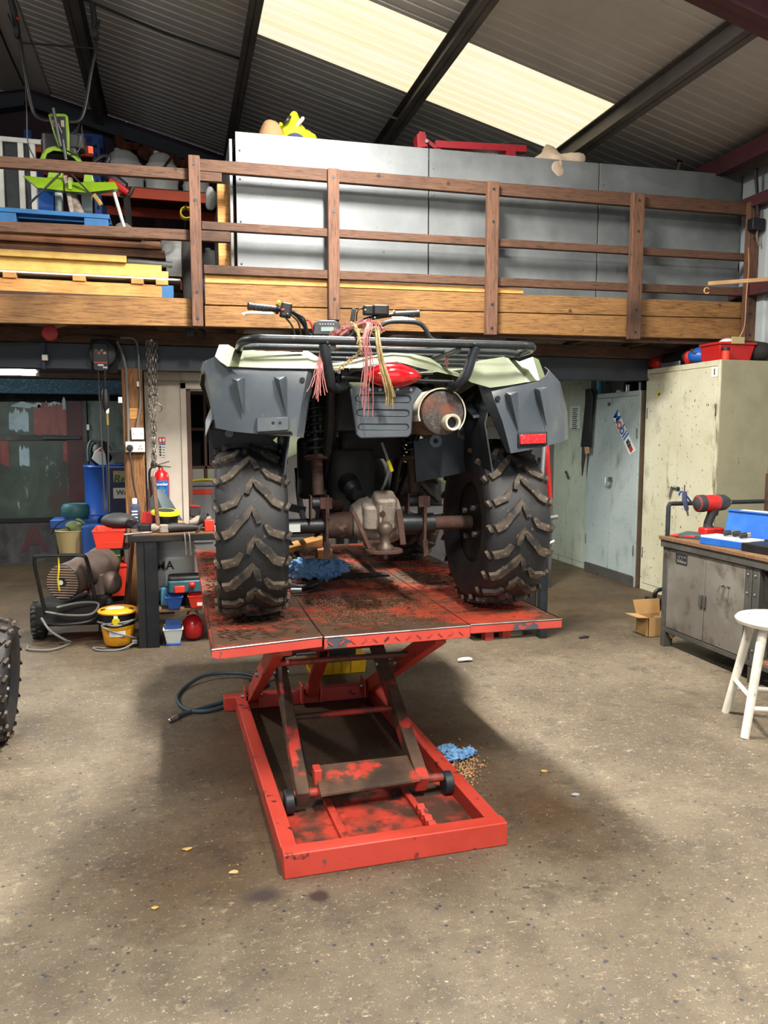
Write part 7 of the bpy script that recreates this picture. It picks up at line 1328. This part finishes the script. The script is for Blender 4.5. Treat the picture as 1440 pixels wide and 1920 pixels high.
for k in range(4): part(t, 'slot', MB().bb(a.x - .09 + k * .08, a.x - .05 + k * .08, KY + .046, KY + .052, zs2 + .04, zs2 + .10), 'navy')
part(t, 'label', MB().bb(a.x - .02, a.x + .04, KY + .042, KY + .046, zs2 + .03, zs2 + .11), 'paper')
def tub(label, px, py, Y, z0, r, h, tilt=(0, 0, 1), base=None):
    X = aty(px, py, Y).x; t = thing('white_tub', label, 'tub', (X, Y, z0), group='white plastic tubs on the racking')
    pr = [(0, 0), (r * .98, 0), (r, .02), (r, h * .30), (r * 1.05, h * .33), (r * 1.05, h * .40), (r * .98, h * .43), (r * .92, h * .60), (r * .97, h * .63), (r * .95, h * .69), (r * .85, h * .72), (r * .70, h * .88), (r * .45, h * .97), (0, h)]
    part(t, 'shell', MB().lathe(pr, (X, Y, z0), tilt, 32), 'white_plastic', sharp=60); part(t, 'bung', MB().lathe([(.03, h * .97), (.03, h * 1.04), (0, h * 1.04)], (X - r * .3, Y, z0), tilt, 12), 'white_plastic'); return t
tub('leftmost white domed plastic tub on the upper racking shelf', 232, 320, KY + .25, zs, .20, .42); tt = tub('middle white tub with a brown streaked band on the upper racking shelf', 303, 320, KY + .22, zs, .165, .42)
X = aty(305, 320, KY).x; part(tt, 'rust_streak', MB().beam((X - .05, KY + .075, zs + .15), (X + .09, KY + .07, zs + .34), .025, .015, (0, 1, 0)), 'rust')
tub('rightmost white tub half hidden by the railing post on the upper shelf', 368, 330, KY + .22, zs, .14, .28); tub('white ribbed dome on the lower racking shelf', 328, 420, KY + .05, 3.066, .19, .48); tub('small white dome on the lower shelf by the timber stud', 395, 420, KY + .3, 3.066, .12, .38)
# tool, bag, pole, coil
t = thing('hedge_trimmer', 'red and black hedge trimmer lying in front of the white tubs', 'hedge trimmer', (-.42, 6.9, 3.3)); H_ = lambda x, y, Y=7.0: aty(x, y, Y)
part(t, 'motor_body', MB().tube([H_(192, 318), H_(210, 335), H_(236, 352)], [.05, .055, .04], 12), 'black'); part(t, 'red_cover', MB().tube([H_(205, 340, 6.96), H_(225, 352, 6.96), H_(240, 362, 6.96)], [.03, .035, .025], 10), 'tool_red'); part(t, 'handle', MB().tube(smooth([H_(175, 304), H_(192, 293), H_(204, 296), H_(200, 306)], 4), .018, 8), 'black'); part(t, 'guard', MB().tube(smooth([H_(225, 368), H_(240, 366), H_(248, 352)], 4), .02, 8), 'black'); part(t, 'strut', MB().beam(H_(236, 352), Vector((H_(236, 0).x, 7.1, MF)), .04, .04), 'soot')
t = single('polythene_bag', MB().lump((aty(238, 400, 6.75).x, 6.75, MF + .38), (.16, .12, .38), 5, .12), 'grey_bag', 'grey brown polythene bag standing right of the blue pallet', 'bag')
single('white_pole', MB().cyl(aty(212, 355, 6.62), Vector((aty(262, 0, 6.5).x, 6.5, MF)), .014, n=10), 'paper', 'white and yellow pole leaning right of the tiller', 'pole')
a = aty(349, 398, 7.6); t = MB()
for k in range(5): t.tube(arc(a + Vector((0, .02 * k, 0)), .05 + .002 * (k % 2), 0, 2 * PI, 18)[:-1], .006, 6, closed=True)
t = single('yellow_coil', t, 'cord_yellow', 'yellow hose coil hanging beside the railing post', 'hose'); single('coil_peg', MB().cyl((a.x, 7.55, a.z + .052), (a.x, 8.5, a.z + .06), .008, n=6), 'soot', 'dark peg holding the yellow hose coil', 'peg')
single('clear_bag', MB().lump(aty(396, 372, 6.9), (.05, .03, .11), 4, .35), 'clear_bag', 'crumpled clear plastic bag hanging by the timber stud', 'bag')
t = thing('black_metal_box', 'black metal box with a tilted lid beside the timber stud', 'box', (.3, 6.4, MF)); part(t, 'box_body', MB().bb(.22, .40, 6.3, 6.6, MF, 2.66), 'navy', .005); part(t, 'lid', MB().beam((.26, 6.3, 2.62), (.38, 6.3, 2.75), .3, .012, (0, 0, 1)), 'galv2', .002)
# on top of the screen
GZ = 3.586
t = thing('hivis_jacket', 'fluorescent yellow jacket bundled with navy cloth on top of the screen', 'jacket', (.9, 6.2, GZ)); c = aty(545, 240, 6.15)
part(t, 'jacket_cloth', MB().lump((c.x + .02, 6.15, GZ + .14), (.14, .10, .13), 6, .5, 28, 18, 5.0), 'hivis', 0, 70); part(t, 'navy_cloth', MB().lump((c.x + .02, 6.08, GZ + .07), (.09, .08, .07), 7, .25), 'navy', 0, 70)
for k in (-1, 1): part(t, 'reflective_band', MB().tube(smooth([(c.x + k * .05 - .02, 6.05, GZ + .19), (c.x + k * .05 + .01, 6.03, GZ + .22), (c.x + k * .05 + .03, 6.05, GZ + .25)], 4), .014, 6), 'paper' if k > 0 else 'black')
single('brown_sack', MB().lump((aty(508, 240, 6.15).x, 6.15, GZ + .12), (.10, .10, .125), 8, .12), 'sack', 'brown sack beside the yellow jacket on top of the screen', 'sack', sharp=70)
t = thing('engine_hoist', 'dark red hoist arm lying along the top of the screen', 'hoist', (2.3, 6.1, GZ)); J = lambda x, y, Y=6.05: aty(x, y, Y)
part(t, 'arm', MB().beam(J(815, 272), J(985, 281), .06, .055), 'jack_red', .004); part(t, 'post', MB().beam(J(790, 249), Vector((J(790, 0).x, 6.05, GZ)), .06, .05), 'jack_red', .004); part(t, 'strut', MB().beam(J(795, 262), Vector((J(860, 0).x, 6.05, GZ + .02)), .04, .03), 'jack_red', .003); part(t, 'pivot_plate', MB().prism([J(x, y, 6.0) for x, y in ((782, 252), (790, 246), (799, 252), (803, 275), (784, 277))], (0, .1, 0)), 'jack_red', .004); part(t, 'pin', MB().cyl(J(800, 264, 5.98), J(800, 264, 6.13), .014, n=10), 'steel'); part(t, 'hoop', MB().tube(smooth([J(925, 279), J(950, 270), J(985, 272), J(1010, 282)], 5), .015, 8), 'soot'); part(t, 'foot', MB().bb(J(960, 0).x - .04, J(960, 0).x + .04, 6.02, 6.08, GZ, J(960, 285).z), 'jack_red')
single('cream_wedge', MB().prism([J(905, 290, 6.15), J(918, 279, 6.15), J(935, 288, 6.15), Vector((J(935, 0, 6.15).x, 6.15, GZ)), Vector((J(905, 0, 6.15).x, 6.15, GZ))], (0, .1, 0)), 'paper', 'cream wedge lying under the red hoist arm', 'wedge', .004)
t = MB(); c = aty(1045, 290, 6.1); t.lump((c.x - .03, 6.02, GZ + .06), (.22, .14, .125), 5, .5, 28, 18, 4.5); t.lump((c.x + .22, 6.03, GZ + .05), (.10, .10, .075), 6, .35); t.lump((c.x - .12, 5.90, GZ + .0), (.07, .03, .07), 7, .3)
single('dust_sheet', t, 'dust_sheet', 'beige dust sheet bundle draped over the screen top on the right', 'sheet', sharp=70)
a = aty(1276, 298, 6.3); t = thing('stalk_knob', 'small round knob on a thin stalk at the right end of the screen top', 'lamp', (a.x - .08, 6.3, GZ)); part(t, 'stalk', MB().cyl((a.x - .09, 6.3, GZ), a, .012, n=8), 'dust_sheet'); part(t, 'head', MB().cyl(a + Vector((0, -.02, 0)), a + Vector((0, .02, .01)), .035, n=18), 'soot', .004)  # dark round knob on a stalk, gives no light
# right wall fittings
t = thing('wall_conduit', 'black conduit and switch box running down the right wall', 'conduit', (4.7, 5.55, 3.2)); Wp = lambda x, y: aty(x, y, 5.60)
part(t, 'conduit_run', MB().tube(smooth([aty(1372, 320, 6.2), aty(1400, 304, 5.8), aty(1425, 290, 5.6), aty(1440, 283, 5.5)], 4), .016, 8), 'black'); part(t, 'conduit_run', MB().tube(smooth([aty(1425, 292, 5.6), aty(1418, 320, 5.6), aty(1419, 350, 5.6), aty(1421, 405, 5.6)], 4), .014, 8), 'black'); a, b = aty(1411, 408, 5.58), aty(1433, 432, 5.58); part(t, 'switch_box', MB().bb(a.x, b.x, 5.57, 5.64, b.z, a.z), 'black', .006); part(t, 'grey_tail', MB().tube(smooth([aty(1420, 432, 5.6), aty(1419, 446, 5.6), aty(1424, 462, 5.6)], 4), .008, 6), 'grey_cable')
part(t, 'cream_cable', MB().tube(smooth([aty(1403, 465, 5.62), aty(1404, 500, 5.62), aty(1399, 560, 5.62), aty(1396, 610, 5.62), aty(1385, 636, 5.62)], 5), .005, 6), 'sack')
t = thing('swing_arm', 'pale metal swing arm with a hook end jutting from the right wall', 'arm', (4.7, 4.9, 2.6)); part(t, 'arm_bar', MB().beam(aty(1328, 532, 5.2), Vector((XW, 4.95, aty(1440, 515, 5.0).z + .01)), .02, .03), 'sack', .003); a = aty(1325, 545, 5.2); part(t, 'hook', MB().tube(arc(a, .022, .6, 2 * PI - .6, 10), .006, 6), 'sack')
# under the mezzanine edge
a = aty(93, 624, 6.0); t = thing('red_hook_disc', 'red plastic disc under the mezzanine joists at the left', 'disc', (a.x, 6.0, a.z)); part(t, 'disc', MB().cyl(a, a + Vector((0, .03, 0)), .055, n=20), 'tool_red', .006); part(t, 'bracket', MB().beam(a + Vector((0, .02, .03)), Vector((-.67, 6.06, 2.27)), .03, .02), 'sack')
a = aty(362, 626, 5.95); t = thing('black_cable_coil', 'small coil of black cable and box under the mezzanine edge', 'cable', (a.x, 5.95, a.z)); part(t, 'junction', MB().bb(a.x - .05, a.x + .01, 5.95, 5.99, a.z - .02, a.z + .04), 'black', .004)
for k in range(4): part(t, 'coil', MB().tube(arc(a + Vector((.045 + .004 * k, .02, 0)), .03 + .003 * k, 0, 2 * PI, 14, (1, .2 * k - .3, 0), (0, 0, 1))[:-1], .003, 5, closed=True), 'hose_black')
part(t, 'hanger', MB().cyl((a.x - .02, 5.97, a.z + .04), (a.x - .02, 5.97, 2.39), .004, n=6), 'hose_black')
a0 = [aty(*g, 6.2) for g in ((0, 643), (45, 641), (90, 636), (140, 628), (200, 630), (225, 634))]; t = thing('beam_cable', 'thin black cable clipped along the timber plate', 'cable', (a0[2].x, 6.2, a0[2].z)); part(t, 'cable_run', MB().tube(smooth(a0, 4), .006, 6), 'hose_black'); part(t, 'drop_strap', MB().bb(aty(52, 0, 6.22).x - .012, aty(52, 0, 6.22).x + .012, 6.22, 6.23, aty(0, 690, 6.22).z, aty(0, 640, 6.22).z), 'navy'); part(t, 'pull_switch', MB().bb(aty(55, 0, 6.2).x - .02, aty(55, 0, 6.2).x + .02, 6.19, 6.22, aty(0, 674, 6.2).z, aty(0, 663, 6.2).z), 'sock_white', .003)
# ropes under the ridge
t = thing('hanging_cable', 'thin black cable drooping from the ridge beside the tiller handle', 'cable', (-1.25, 7.5, 4.2)); part(t, 'cable_run', MB().tube(smooth([aty(-5, 40, 7.5), aty(2, 62, 7.5), aty(20, 105, 8.5), aty(45, 160, 9.6)], 5), .010, 6), 'hose_black')
